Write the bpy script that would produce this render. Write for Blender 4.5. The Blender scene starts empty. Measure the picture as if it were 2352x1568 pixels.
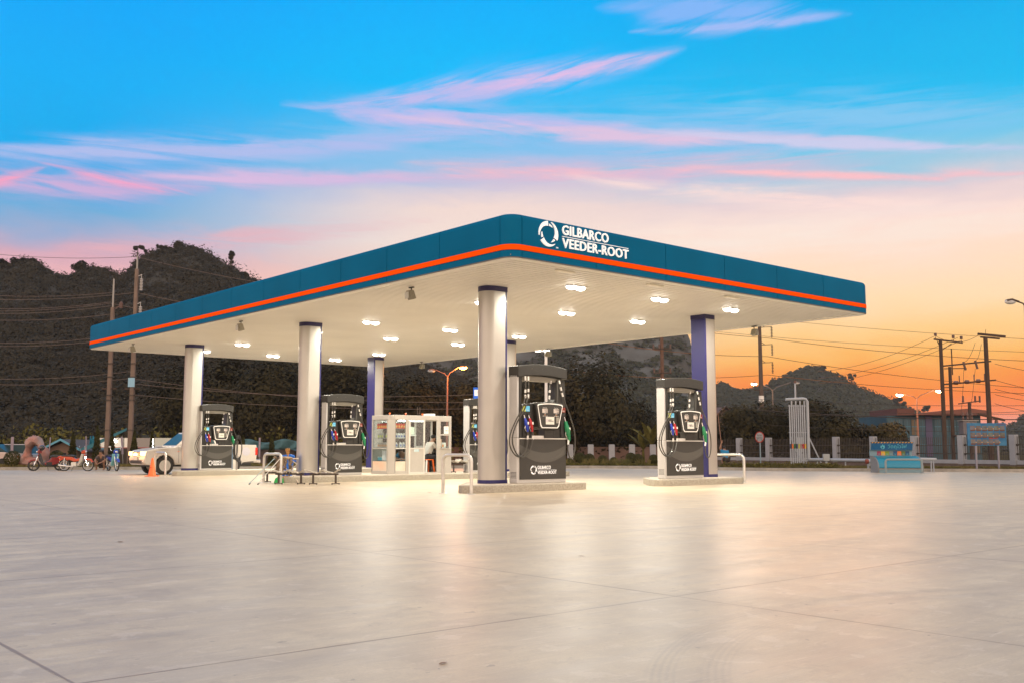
import bpy, bmesh, math, random
import numpy as np
from mathutils import Vector, Matrix, Euler
R = math.radians
random.seed(7); rng = np.random.default_rng(7)
scene = bpy.context.scene
COL = scene.collection

# ------------------------------------------------------------------ camera
PITCH, FPX, CAMH = 0.1047, 2314.0, 1.15
cam = bpy.data.objects.new('camera', bpy.data.cameras.new('camera')); COL.objects.link(cam)
cam.location = (0, 0, CAMH); cam.rotation_euler = (R(90) + PITCH, 0, 0)
cam.data.lens = 36.0 * FPX / 2352; cam.data.sensor_width = 36; cam.data.clip_end = 6000; cam.data.clip_start = 0.05
scene.camera = cam

def ray(px, py):
    a = (px - 1176) / FPX; b = (784 - py) / FPX
    c, s = math.cos(PITCH), math.sin(PITCH)
    return Vector((a, c - b * s, s + b * c))
def at(px, py, Y):
    d = ray(px, py); return d * (Y / d.y) + Vector((0, 0, CAMH))
def xz(px, Y, z=0.0):                      # point of the ground plane under picture column px at distance Y
    return Vector(((px - 1176) / FPX * (Y * math.cos(PITCH) + (z - CAMH) * math.sin(PITCH)), Y, z))
def azel(px, py):
    d = ray(px, py).normalized(); return math.atan2(d.x, d.y), math.asin(d.z)
def lin(r, g, b):
    f = lambda c: (c / 255) / 12.92 if c / 255 <= .04045 else ((c / 255 + .055) / 1.055) ** 2.4
    return (f(r), f(g), f(b), 1)

# ------------------------------------------------------------------ world: dusk sky by direction
world = bpy.data.worlds.new('World'); scene.world = world; world.use_nodes = True
nt = world.node_tree; nt.nodes.clear()
def N(t, **k):
    n = nt.nodes.new(t)
    for a, b in k.items(): setattr(n, a, b)
    return n
def M_(op, a, b=None, c=None):
    n = N('ShaderNodeMath', operation=op)
    for i, v in enumerate((a, b, c)):
        if v is None: continue
        if isinstance(v, (int, float)): n.inputs[i].default_value = v
        else: nt.links.new(v, n.inputs[i])
    return n.outputs[0]
def mixc(f, a, b):
    n = N('ShaderNodeMix', data_type='RGBA')
    for i, v in ((0, f), (6, a), (7, b)):
        if isinstance(v, (tuple, float, int)): n.inputs[i].default_value = v
        else: nt.links.new(v, n.inputs[i])
    return n.outputs[2]
def sstep(v, a, b):
    n = N('ShaderNodeMapRange', interpolation_type='SMOOTHSTEP'); nt.links.new(v, n.inputs[0])
    n.inputs[1].default_value = a; n.inputs[2].default_value = b; return n.outputs[0]
tc = N('ShaderNodeTexCoord'); sp = N('ShaderNodeSeparateXYZ'); nt.links.new(tc.outputs['Generated'], sp.inputs[0])
AZ = M_('ARCTAN2', sp.outputs[0], sp.outputs[1]); EL = M_('ARCSINE', sp.outputs[2])
# wisp noise in direction space, stretched along the horizon
cv = N('ShaderNodeCombineXYZ'); nt.links.new(M_('MULTIPLY', AZ, 7.0), cv.inputs[0]); nt.links.new(M_('MULTIPLY', M_('SUBTRACT', EL, M_('MULTIPLY', AZ, .06)), 46.0), cv.inputs[1])
ns = N('ShaderNodeTexNoise'); ns.inputs['Scale'].default_value = 1.3; ns.inputs['Detail'].default_value = 9; ns.inputs['Roughness'].default_value = .62; ns.inputs['Distortion'].default_value = .6
nt.links.new(cv.outputs[0], ns.inputs['Vector']); WISP = ns.outputs[0]
cv2 = N('ShaderNodeCombineXYZ'); nt.links.new(M_('MULTIPLY', AZ, 9.0), cv2.inputs[0]); nt.links.new(M_('MULTIPLY', EL, 30.0), cv2.inputs[1]); cv2.inputs[2].default_value = 4
ns2 = N('ShaderNodeTexNoise'); ns2.inputs['Scale'].default_value = 1.0; ns2.inputs['Detail'].default_value = 6; ns2.inputs['Distortion'].default_value = 1.0
nt.links.new(cv2.outputs[0], ns2.inputs['Vector']); SOFT = ns2.outputs[0]
ELW = M_('ADD', EL, M_('MULTIPLY', M_('SUBTRACT', SOFT, .5), .03))
def ramp(stops):
    n = N('ShaderNodeValToRGB'); nt.links.new(M_('DIVIDE', ELW, R(30)), n.inputs[0])
    e = n.color_ramp.elements
    while len(e) > 1: e.remove(e[0])
    e[0].position = stops[0][0] / 30; e[0].color = lin(*stops[0][1])
    for p, c in stops[1:]:
        q = e.new(p / 30); q.color = lin(*c)
    return n.outputs[0]
rl = ramp([(0, (236, 170, 165)), (7, (245, 196, 184)), (9.0, (240, 184, 188)), (10.0, (214, 172, 190)), (11.0, (166, 176, 210)), (12.2, (108, 176, 222)), (13.6, (74, 174, 234)), (15.8, (0, 174, 242)), (19, (0, 176, 250)), (24, (0, 168, 254))])
rm = ramp([(0, (244, 168, 130)), (5, (250, 190, 150)), (9, (253, 212, 190)), (11.4, (252, 230, 218)), (13.4, (246, 222, 214)), (14.6, (216, 206, 220)), (15.4, (160, 198, 230)), (16.8, (112, 194, 238)), (18.8, (50, 190, 246)), (20.4, (0, 190, 254)), (25, (0, 177, 255))])
rr = ramp([(0, (236, 146, 140)), (1.2, (246, 160, 140)), (2.0, (254, 138, 84)), (2.9, (255, 134, 44)), (3.8, (255, 156, 58)), (4.9, (255, 190, 100)), (6.1, (255, 212, 145)), (7.8, (255, 226, 186)), (10.0, (254, 226, 206)), (12.2, (248, 224, 220)), (13.4, (224, 210, 222)), (14.8, (160, 204, 234)), (16.4, (100, 200, 244)), (18, (20, 190, 250)), (24, (0, 172, 247))])
c1 = mixc(sstep(AZ, R(-24), R(-3)), rl, rm)
vg_ = N('ShaderNodeMix', data_type='RGBA', blend_type='MULTIPLY'); vg_.inputs[0].default_value = 1; nt.links.new(rr, vg_.inputs[6]); vg_.inputs[7].default_value = (1.08, 1.02, .95, 1)
base = mixc(sstep(AZ, R(0), R(15)), c1, vg_.outputs[2])
ELB = M_('ADD', EL, M_('MULTIPLY', M_('SUBTRACT', SOFT, .5), .012))
def streaks(sx, sy, tilt, seed, detail=8, dist=.8):
    c = N('ShaderNodeCombineXYZ'); nt.links.new(M_('MULTIPLY', AZ, sx), c.inputs[0]); nt.links.new(M_('MULTIPLY', M_('SUBTRACT', EL, M_('MULTIPLY', AZ, tilt)), sy), c.inputs[1]); c.inputs[2].default_value = seed
    n = N('ShaderNodeTexNoise'); n.inputs['Scale'].default_value = 1; n.inputs['Detail'].default_value = detail; n.inputs['Roughness'].default_value = .6; n.inputs['Distortion'].default_value = dist
    nt.links.new(c.outputs[0], n.inputs['Vector']); return n.outputs[0]
ST = {'up': streaks(9, 62, .25, 3), 'flat': streaks(7, 75, .0, 9), 'down': streaks(8, 70, -.10, 15), 'fine': streaks(16, 150, .04, 21)}
def band(px0, py0, px1, py1, thick, colr, amount, st='flat', lo=.40, hi_=.66):
    global base
    a0, e0 = azel(px0, py0); a1, e1 = azel(px1, py1); k = (e1 - e0) / (a1 - a0); am = (a0 + a1) / 2
    t = M_('DIVIDE', M_('SUBTRACT', AZ, am), abs(a1 - a0) / 2)
    along = M_('MAXIMUM', M_('SUBTRACT', 1.0, M_('MULTIPLY', t, t)), 0.0)
    wid = M_('ADD', M_('MULTIPLY', along, thick / FPX), thick * .25 / FPX)
    d = M_('SUBTRACT', ELB, M_('ADD', M_('MULTIPLY', M_('SUBTRACT', AZ, a0), k), e0))
    g = M_('DIVIDE', d, wid); g = M_('EXPONENT', M_('MULTIPLY', M_('MULTIPLY', g, g), -1.0))
    core = M_('MULTIPLY', M_('SQRT', along), g)
    w = sstep(M_('ADD', ST[st], M_('MULTIPLY', M_('SUBTRACT', core, .6), .22)), lo - .07, hi_ + .07)
    fn = M_('ADD', M_('MULTIPLY', sstep(ST['fine'], .25, .75), .35), .68)
    base = mixc(M_('MINIMUM', M_('MULTIPLY', M_('MULTIPLY', M_('MULTIPLY', core, w), fn), amount), 1.0), base, lin(*colr))
# broad veils
band(620, 290, 2500, 215, 60, (140, 198, 244), 1.1, 'flat', .34, .62)
band(300, 330, 1700, 350, 46, (140, 196, 240), 1.0, 'flat', .34, .62)
band(-300, 335, 1150, 300, 26, (176, 192, 240), 1.35, 'flat', .36, .6)
band(700, 246, 1580, 112, 26, (190, 190, 240), 1.5, 'up', .36, .6)
band(1050, 205, 1560, 120, 14, (226, 192, 234), 1.3, 'up', .4, .6)
band(640, 240, 1500, 300, 30, (196, 192, 240), 1.4, 'down', .36, .6)
band(860, 262, 2100, 318, 15, (224, 198, 228), 1.3, 'down', .34, .56)
band(120, 400, 1100, 398, 18, (218, 190, 228), 1.3, 'flat', .36, .6)
band(-200, 400, 500, 440, 34, (206, 178, 222), 1.2, 'down', .36, .62)
band(60, 365, 460, 458, 11, (240, 170, 208), 1.2, 'down', .36, .58)
band(-160, 470, 110, 385, 13, (248, 166, 200), 1.1, 'up', .34, .56)
band(820, 396, 2100, 352, 34, (230, 192, 214), 1.0, 'flat', .34, .62)
band(900, 372, 1500, 410, 18, (250, 192, 204), .9, 'down', .38, .6)
band(1450, 380, 2440, 398, 9, (252, 196, 204), 1.2, 'down', .3, .52)
band(1450, 296, 2450, 345, 13, (206, 208, 240), 1.3, 'down', .34, .58)
band(1600, 240, 2450, 262, 36, (130, 202, 244), 1.0, 'flat', .36, .62)
band(1360, 18, 1880, 22, 30, (130, 184, 250), 1.4, 'up', .38, .6)
band(1440, 76, 1960, 30, 13, (160, 190, 248), 1.4, 'up', .36, .58)
band(1250, 405, 2450, 480, 20, (255, 226, 220), 1.2, 'down', .34, .58)
band(-100, 590, 1000, 500, 26, (240, 180, 188), .8, 'flat', .34, .62)
band(1100, 560, 2700, 470, 50, (255, 240, 228), .7, 'flat', .3, .6)
# overhead and behind the camera: unseen sky, set pale above and over-bright behind as added fill
hi = sstep(EL, R(27), R(60)); base = mixc(hi, base, (.62, .62, .66, 1))
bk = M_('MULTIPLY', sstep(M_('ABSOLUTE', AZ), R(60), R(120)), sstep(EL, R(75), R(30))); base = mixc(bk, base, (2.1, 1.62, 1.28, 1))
base = mixc(sstep(EL, R(0), R(-4)), base, lin(90, 80, 72))
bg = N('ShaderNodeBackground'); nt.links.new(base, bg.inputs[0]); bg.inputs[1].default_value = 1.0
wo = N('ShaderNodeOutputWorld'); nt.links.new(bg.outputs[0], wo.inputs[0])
world.cycles.sampling_method = 'MANUAL'; world.cycles.sample_map_resolution = 512

# ------------------------------------------------------------------ sun (just set, glow behind the right hills)
sun = bpy.data.lights.new('sun', 'SUN'); sun.energy = .3; sun.angle = R(12); sun.color = (1, .55, .28)
so = bpy.data.objects.new('sun', sun); COL.objects.link(so)
so.rotation_euler = Vector((-math.sin(R(16)) , -math.cos(R(16)), -math.tan(R(3)))).to_track_quat('-Z', 'Y').to_euler()
# ------------------------------------------------------------------ exposure
scene.view_settings.view_transform = 'Standard'; scene.view_settings.look = 'None'
scene.view_settings.exposure = 0; scene.view_settings.gamma = 1
scene.cycles.max_bounces = 6; scene.cycles.transparent_max_bounces = 12
scene.cycles.sample_clamp_indirect = 4

# ------------------------------------------------------------------ materials
MATS = {}
def mat(name, colr, rough=.6, metal=0.0, vary=0.0, scale=3.0, bump=0.0, bscale=None, colr2=None, spec=.5, emit=0.0, coat=0.0, stretch=None):
    if name in MATS: return MATS[name]
    m = bpy.data.materials.new(name); m.use_nodes = True; t = m.node_tree; b = t.nodes['Principled BSDF']
    b.inputs['Roughness'].default_value = rough; b.inputs['Metallic'].default_value = metal
    b.inputs['Specular IOR Level'].default_value = spec; b.inputs['Coat Weight'].default_value = coat
    c = tuple(colr[:3]) + (1,)
    b.inputs['Base Color'].default_value = c; m.diffuse_color = c
    if emit: b.inputs['Emission Color'].default_value = c; b.inputs['Emission Strength'].default_value = emit; m.cycles.emission_sampling = 'NONE'
    if vary or bump or colr2:
        co = t.nodes.new('ShaderNodeTexCoord'); mp = t.nodes.new('ShaderNodeMapping'); t.links.new(co.outputs['Object'], mp.inputs[0])
        if stretch: mp.inputs['Scale'].default_value = stretch
        n = t.nodes.new('ShaderNodeTexNoise'); n.inputs['Scale'].default_value = scale; n.inputs['Detail'].default_value = 5; t.links.new(mp.outputs[0], n.inputs['Vector'])
        if vary or colr2:
            r = t.nodes.new('ShaderNodeValToRGB'); t.links.new(n.outputs[0], r.inputs[0])
            r.color_ramp.elements[0].position = .33; r.color_ramp.elements[1].position = .67
            r.color_ramp.elements[0].color = tuple(x * (1 - vary) for x in c[:3]) + (1,)
            r.color_ramp.elements[1].color = (tuple(colr2[:3]) + (1,)) if colr2 else tuple(min(1, x * (1 + vary)) for x in c[:3]) + (1,)
            t.links.new(r.outputs[0], b.inputs['Base Color'])
        if bump:
            n2 = t.nodes.new('ShaderNodeTexNoise'); n2.inputs['Scale'].default_value = bscale or scale * 6; n2.inputs['Detail'].default_value = 3; t.links.new(mp.outputs[0], n2.inputs['Vector'])
            bp = t.nodes.new('ShaderNodeBump'); bp.inputs['Strength'].default_value = bump; bp.inputs['Distance'].default_value = .02
            t.links.new(n2.outputs[0], bp.inputs['Height']); t.links.new(bp.outputs[0], b.inputs['Normal'])
    MATS[name] = m; return m
def glass(name, tint=(.9, .95, .95), refl=.12):
    m = bpy.data.materials.new(name); m.use_nodes = True; t = m.node_tree; t.nodes.remove(t.nodes['Principled BSDF'])
    o = t.nodes['Material Output']; a = t.nodes.new('ShaderNodeBsdfTransparent'); a.inputs[0].default_value = tint + (1,)
    g = t.nodes.new('ShaderNodeBsdfGlossy'); g.inputs['Roughness'].default_value = .03
    x = t.nodes.new('ShaderNodeMixShader'); x.inputs[0].default_value = .05; t.links.new(a.outputs[0], x.inputs[1]); t.links.new(g.outputs[0], x.inputs[2]); t.links.new(x.outputs[0], o.inputs[0])
    return m
TEAL = mat('teal_panel', (.0, .112, .235), .55, spec=.05, vary=.08, scale=.5, coat=0, bump=.03, bscale=.8)
ORANGE = mat('orange_stripe', (1.0, .09, .004), .6, spec=.0)
WHITE = mat('white_paint', (.78, .77, .74), .4, vary=.04)
SIGNW = mat('sign_white', (.9, .9, .9), .4, emit=.35)  # faint glow put into the lettering white itself, no lamp behind it
CREAM = mat('soffit_cream', (.82, .80, .75), .42, vary=.04, scale=.6)
SILVER = mat('column_silver', (.46, .445, .415), .34, metal=.6, vary=.04, scale=1.2)
BLUE = mat('column_blue', (.010, .010, .11), .4, coat=.1)
BLUED = mat('column_dark_band', (.02, .015, .09), .35)
ALU = mat('aluminium', (.62, .60, .56), .35, metal=.35, vary=.04)
STEEL = mat('galvanised_steel', (.60, .59, .56), .3, metal=.7, vary=.1, scale=6)
DARK = mat('charcoal_plastic', (.020, .0195, .0175), .45, vary=.12, scale=8, bump=.1, bscale=160)
DARK2 = mat('dark_panel', (.030, .029, .026), .42, vary=.05)
GREYB = mat('grey_band', (.072, .07, .064), .42)
GREYB2 = mat('light_grey_band', (.082, .08, .074), .42)
BLACK = mat('black_rubber', (.018, .018, .018), .5)
TYRE = mat('tyre_rubber', (.022, .021, .02), .8, vary=.15)
CHROME = mat('chrome', (.75, .75, .75), .15, metal=1.0)
ISLE = mat('granite_kerbing', (.36, .335, .28), .8, vary=.28, scale=45, bump=.2)
KERB = mat('kerb_concrete', (.28, .26, .235), .85, vary=.18, scale=3)
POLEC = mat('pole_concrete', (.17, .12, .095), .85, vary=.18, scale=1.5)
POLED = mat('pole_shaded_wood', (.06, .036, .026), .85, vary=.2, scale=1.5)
WIRE = mat('cable_black', (.05, .035, .03), .6)
CERAM = mat('insulator_brown', (.10, .05, .04), .35)
CERAMW = mat('insulator_grey', (.45, .42, .40), .3)
GALV = mat('lamp_post_paint', (.28, .265, .25), .5)
LAMPON = mat('lamp_glow_warm', (1, .80, .55), emit=9)
LAMPW = mat('lamp_glow_white', (1, .95, .85), emit=10)
LAMPO = mat('lamp_glow_orange', (1, .36, .06), emit=30)
REDL = mat('red_lens', (.6, .02, .01), .2, coat=.5)
SKIN = mat('skin_tone', (.30, .16, .10), .55)
HAIR = mat('black_hair', (.012, .010, .009), .6)
FWHITE = mat('fence_white', (.29, .30, .33), .6, vary=.06)
PLINTH = mat('plinth_brown', (.125, .092, .078), .85, vary=.15)
PICK = mat('fence_iron', (.045, .036, .03), .6)
PIPE = mat('pipe_paint', (.33, .36, .40), .4, vary=.05)
CAROR = mat('orange_plastic', (.85, .16, .03), .4, vary=.05)
GRASS = mat('grass_blades', (.075, .075, .018), .8, colr2=(.16, .12, .03), scale=1.2)
def leafmat(name, a, b, sc): return mat(name, a, .75, colr2=b, scale=sc, spec=.15)
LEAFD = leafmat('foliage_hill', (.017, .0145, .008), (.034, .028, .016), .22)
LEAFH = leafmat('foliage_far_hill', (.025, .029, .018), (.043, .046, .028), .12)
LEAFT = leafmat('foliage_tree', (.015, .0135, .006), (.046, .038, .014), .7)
LEAFC = leafmat('foliage_conifer', (.03, .032, .010), (.085, .078, .022), 1.5)
LEAFS = leafmat('foliage_shrub', (.05, .05, .012), (.14, .12, .028), 2.5)
BARK = mat('bark', (.10, .075, .055), .9, vary=.25, scale=4)
EARTH = mat('hill_soil', (.022, .019, .012), .95, colr2=(.036, .030, .018), scale=.05)
ROCKC = mat('limestone', (.10, .11, .115), .9, colr2=(.045, .04, .03), scale=.08, bump=.6, bscale=.5)

# ------------------------------------------------------------------ mesh builder
class MB:
    def __init__(s): s.v = []; s.f = []; s.m = []
    def add(s, v, f, mi=0):
        o = len(s.v); s.v += [tuple(p) for p in v]; s.f += [tuple(i + o for i in q) for q in f]; s.m += [mi] * len(f); return s
    def box(s, x0, x1, y0, y1, z0, z1, mi=0):
        v = [(x0, y0, z0), (x1, y0, z0), (x1, y1, z0), (x0, y1, z0), (x0, y0, z1), (x1, y0, z1), (x1, y1, z1), (x0, y1, z1)]
        return s.add(v, [(0, 3, 2, 1), (4, 5, 6, 7), (0, 1, 5, 4), (1, 2, 6, 5), (2, 3, 7, 6), (3, 0, 4, 7)], mi)
    def bar(s, a, b, w, h=None, mi=0):                      # square bar from a to b
        a = Vector(a); b = Vector(b); h = h or w; d = (b - a).normalized()
        up = Vector((0, 0, 1)) if abs(d.z) < .9 else Vector((0, 1, 0))
        x = d.cross(up).normalized() * w / 2; y = x.cross(d).normalized() * h / 2
        v = [p + q for p in (a, b) for q in (-x - y, x - y, x + y, -x + y)]
        return s.add(v, [(0, 1, 2, 3), (7, 6, 5, 4), (0, 4, 5, 1), (1, 5, 6, 2), (2, 6, 7, 3), (3, 7, 4, 0)], mi)
    def tube(s, pts, r, n=8, mi=0, cap=True):
        pts = [Vector(p) for p in pts]; k = len(pts); rs = r if isinstance(r, (list, tuple)) else [r] * k
        v = []; prev = None
        for i, p in enumerate(pts):
            d = (pts[min(i + 1, k - 1)] - pts[max(i - 1, 0)]).normalized()
            if prev is None: u = d.orthogonal().normalized()
            else: u = (prev - d * prev.dot(d)).normalized()
            prev = u; w = d.cross(u)
            v += [p + (u * math.cos(t) + w * math.sin(t)) * rs[i] for t in [2 * math.pi * j / n for j in range(n)]]
        f = [(i * n + j, i * n + (j + 1) % n, (i + 1) * n + (j + 1) % n, (i + 1) * n + j) for i in range(k - 1) for j in range(n)]
        if cap: f += [tuple(range(n))[::-1], tuple((k - 1) * n + j for j in range(n))]
        return s.add(v, f, mi)
    def lathe(s, prof, c=(0, 0, 0), n=16, axis='z', mi=0):   # prof: (radius, height)
        v = []
        for r, h in prof:
            for j in range(n):
                t = 2 * math.pi * j / n; a, b = r * math.cos(t), r * math.sin(t)
                p = (a, b, h) if axis == 'z' else ((a, h, b) if axis == 'y' else (h, a, b))
                v.append((p[0] + c[0], p[1] + c[1], p[2] + c[2]))
        k = len(prof)
        f = [(i * n + j, i * n + (j + 1) % n, (i + 1) * n + (j + 1) % n, (i + 1) * n + j) for i in range(k - 1) for j in range(n)]
        if prof[0][0] > 1e-5: f.append(tuple(range(n))[::-1])
        if prof[-1][0] > 1e-5: f.append(tuple((k - 1) * n + j for j in range(n)))
        return s.add(v, f, mi)
    def prism(s, poly, a, b, plane='xz', mi=0):              # polygon extruded between a and b
        n = len(poly); g = (lambda p, t: (p[0], t, p[1])) if plane == 'xz' else ((lambda p, t: (p[0], p[1], t)) if plane == 'xy' else (lambda p, t: (t, p[0], p[1])))
        v = [g(p, a) for p in poly] + [g(p, b) for p in poly]
        f = [tuple(range(n)), tuple(range(2 * n - 1, n - 1, -1))] + [(i, n + i, n + (i + 1) % n, (i + 1) % n) for i in range(n)]
        return s.add(v, f, mi)
    def ball(s, c, r, n=10, mi=0):
        rx, ry, rz = r if isinstance(r, (tuple, list)) else (r, r, r); k = n // 2 + 1; o = []
        for i in range(k + 1):
            t = math.pi * i / k - math.pi / 2
            for j in range(n):
                a = 2 * math.pi * j / n; o.append((c[0] + rx * math.cos(t) * math.cos(a), c[1] + ry * math.cos(t) * math.sin(a), c[2] + rz * math.sin(t)))
        f = [(i * n + j, i * n + (j + 1) % n, (i + 1) * n + (j + 1) % n, (i + 1) * n + j) for i in range(k) for j in range(n)]
        return s.add(o, f, mi)
    def build(s, name, mats, parent=None, smooth=False, bevel=0, fix=True, loc=None):
        me = bpy.data.meshes.new(name); me.from_pydata(s.v, [], s.f)
        for m in (mats if isinstance(mats, (list, tuple)) else [mats]): me.materials.append(m)
        if any(s.m): me.polygons.foreach_set('material_index', s.m)
        if fix:
            bm = bmesh.new(); bm.from_mesh(me); bmesh.ops.recalc_face_normals(bm, faces=bm.faces); bm.to_mesh(me); bm.free()
        if smooth:
            me.polygons.foreach_set('use_smooth', [True] * len(me.polygons))
            try: me.set_sharp_from_angle(angle=R(38))
            except Exception: pass
        o = bpy.data.objects.new(name, me); COL.objects.link(o)
        if loc is not None: o.location = loc
        if bevel:
            b = o.modifiers.new('bevel', 'BEVEL'); b.width = bevel; b.segments = 2; b.limit_method = 'ANGLE'; b.angle_limit = R(40)
        if parent is not None: o.parent = parent
        return o
def empty(name, loc=(0, 0, 0), rz=0, parent=None):
    o = bpy.data.objects.new(name, None); COL.objects.link(o); o.location = loc; o.rotation_euler = (0, 0, rz); o.empty_display_size = .2
    if parent: o.parent = parent
    return o
def tag(o, label=None, cat=None, group=None, kind=None):
    if label: o['label'] = label
    if cat: o['category'] = cat
    if group: o['group'] = group
    if kind: o['kind'] = kind
    return o
def kids(o): return [c for c in ALLK.get(o.name, [])]
def copy_tree(o, loc, rz=None, label=None, scale=None):
    def rec(s, par):
        c = s.copy(); COL.objects.link(c); c.parent = par
        for ch in s.children: rec(ch, c)
        return c
    c = rec(o, None); c.location = loc
    if rz is not None: c.rotation_euler = (0, 0, rz)
    if label: c['label'] = label
    if scale: c.scale = (scale,) * 3 if isinstance(scale, (int, float)) else scale
    return c
FONTC = {}
def text_into(mb, body, x0, z0, w, h, y=0.0, depth=.01, bold=.02, mi=0, thick=True, plane='xz'):
    """fit lettering into a box w x h whose lower-left corner is (x0,z0), facing -y"""
    key = (body, bold)
    if key not in FONTC:
        cu = bpy.data.curves.new('t', 'FONT'); cu.body = body; cu.size = 1; cu.space_character = 1.06; cu.offset = bold * .45; cu.extrude = .05; cu.resolution_u = 3
        ob = bpy.data.objects.new('t', cu); COL.objects.link(ob); bpy.context.view_layer.update()
        me = bpy.data.meshes.new_from_object(ob.evaluated_get(bpy.context.evaluated_depsgraph_get()))
        FONTC[key] = ([tuple(v.co) for v in me.vertices], [tuple(p.vertices) for p in me.polygons])
        bpy.data.objects.remove(ob); bpy.data.curves.remove(cu); bpy.data.meshes.remove(me)
    vs, fs = FONTC[key]
    if not vs: return mb
    ax = [v[0] for v in vs]; ay = [v[1] for v in vs]; sx = w / (max(ax) - min(ax)); sy = h / (max(ay) - min(ay))
    out = [(x0 + (v[0] - min(ax)) * sx, y - depth * (v[2] + .05) / .1, z0 + (v[1] - min(ay)) * sy) for v in vs]
    return mb.add(out, fs, mi)
def ring_logo(mb, cx, cz, r, y, depth, mi=0):
    """three sweeping blades round an open centre, each with a small inner fin"""
    def blade(a0, a1, ri0, ri1, ro0, ro1, n=14):
        P = []; Q = []
        for i in range(n + 1):
            t = i / n; a = R(a0 + (a1 - a0) * t)
            ro = ro0 + (ro1 - ro0) * t; ri = ri0 + (ri1 - ri0) * t ** 1.3
            P.append((cx + r * ro * math.cos(a), cz + r * ro * math.sin(a))); Q.append((cx + r * ri * math.cos(a), cz + r * ri * math.sin(a)))
        v = []; f = []
        for i in range(n + 1):
            v += [(P[i][0], y - depth, P[i][1]), (Q[i][0], y - depth, Q[i][1]), (P[i][0], y, P[i][1]), (Q[i][0], y, Q[i][1])]
        for i in range(n):
            k = i * 4; f += [(k, k + 1, k + 5, k + 4), (k, k + 4, k + 6, k + 2), (k + 1, k + 3, k + 7, k + 5)]
        mb.add(v, f, mi)
    for k in range(3):
        b = 95 + 120 * k
        blade(b, b + 98, .62, .97, 1.0, 1.0)
        blade(b + 112, b + 78, .64, .68, .80, .69)
def arc(cx, cz, r, a0, a1, n): return [(cx + r * math.cos(R(a0 + (a1 - a0) * i / n)), cz + r * math.sin(R(a0 + (a1 - a0) * i / n))) for i in range(n + 1)]

def rrect(x0, x1, y0, y1, r, n=5):
    p = []
    for cx, cy, a in ((x1 - r, y0 + r, -90), (x1 - r, y1 - r, 0), (x0 + r, y1 - r, 90), (x0 + r, y0 + r, 180)):
        p += arc(cx, cy, r, a, a + 90, n)
    return p

# ------------------------------------------------------------------ station frame (v along the front edge, u away from camera)
YAW = .7103; OX, OY = -.042, 22.577
VX, VY, UX, UY = math.cos(YAW), math.sin(YAW), -math.sin(YAW), math.cos(YAW)
def SP(v, u, z=0): return Vector((OX + v * VX + u * UX, OY + v * VY + u * UY, z))
S = 5.4865; CL, CW, FH = 28.77, 15.54, 1.02; IH = .2

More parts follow.
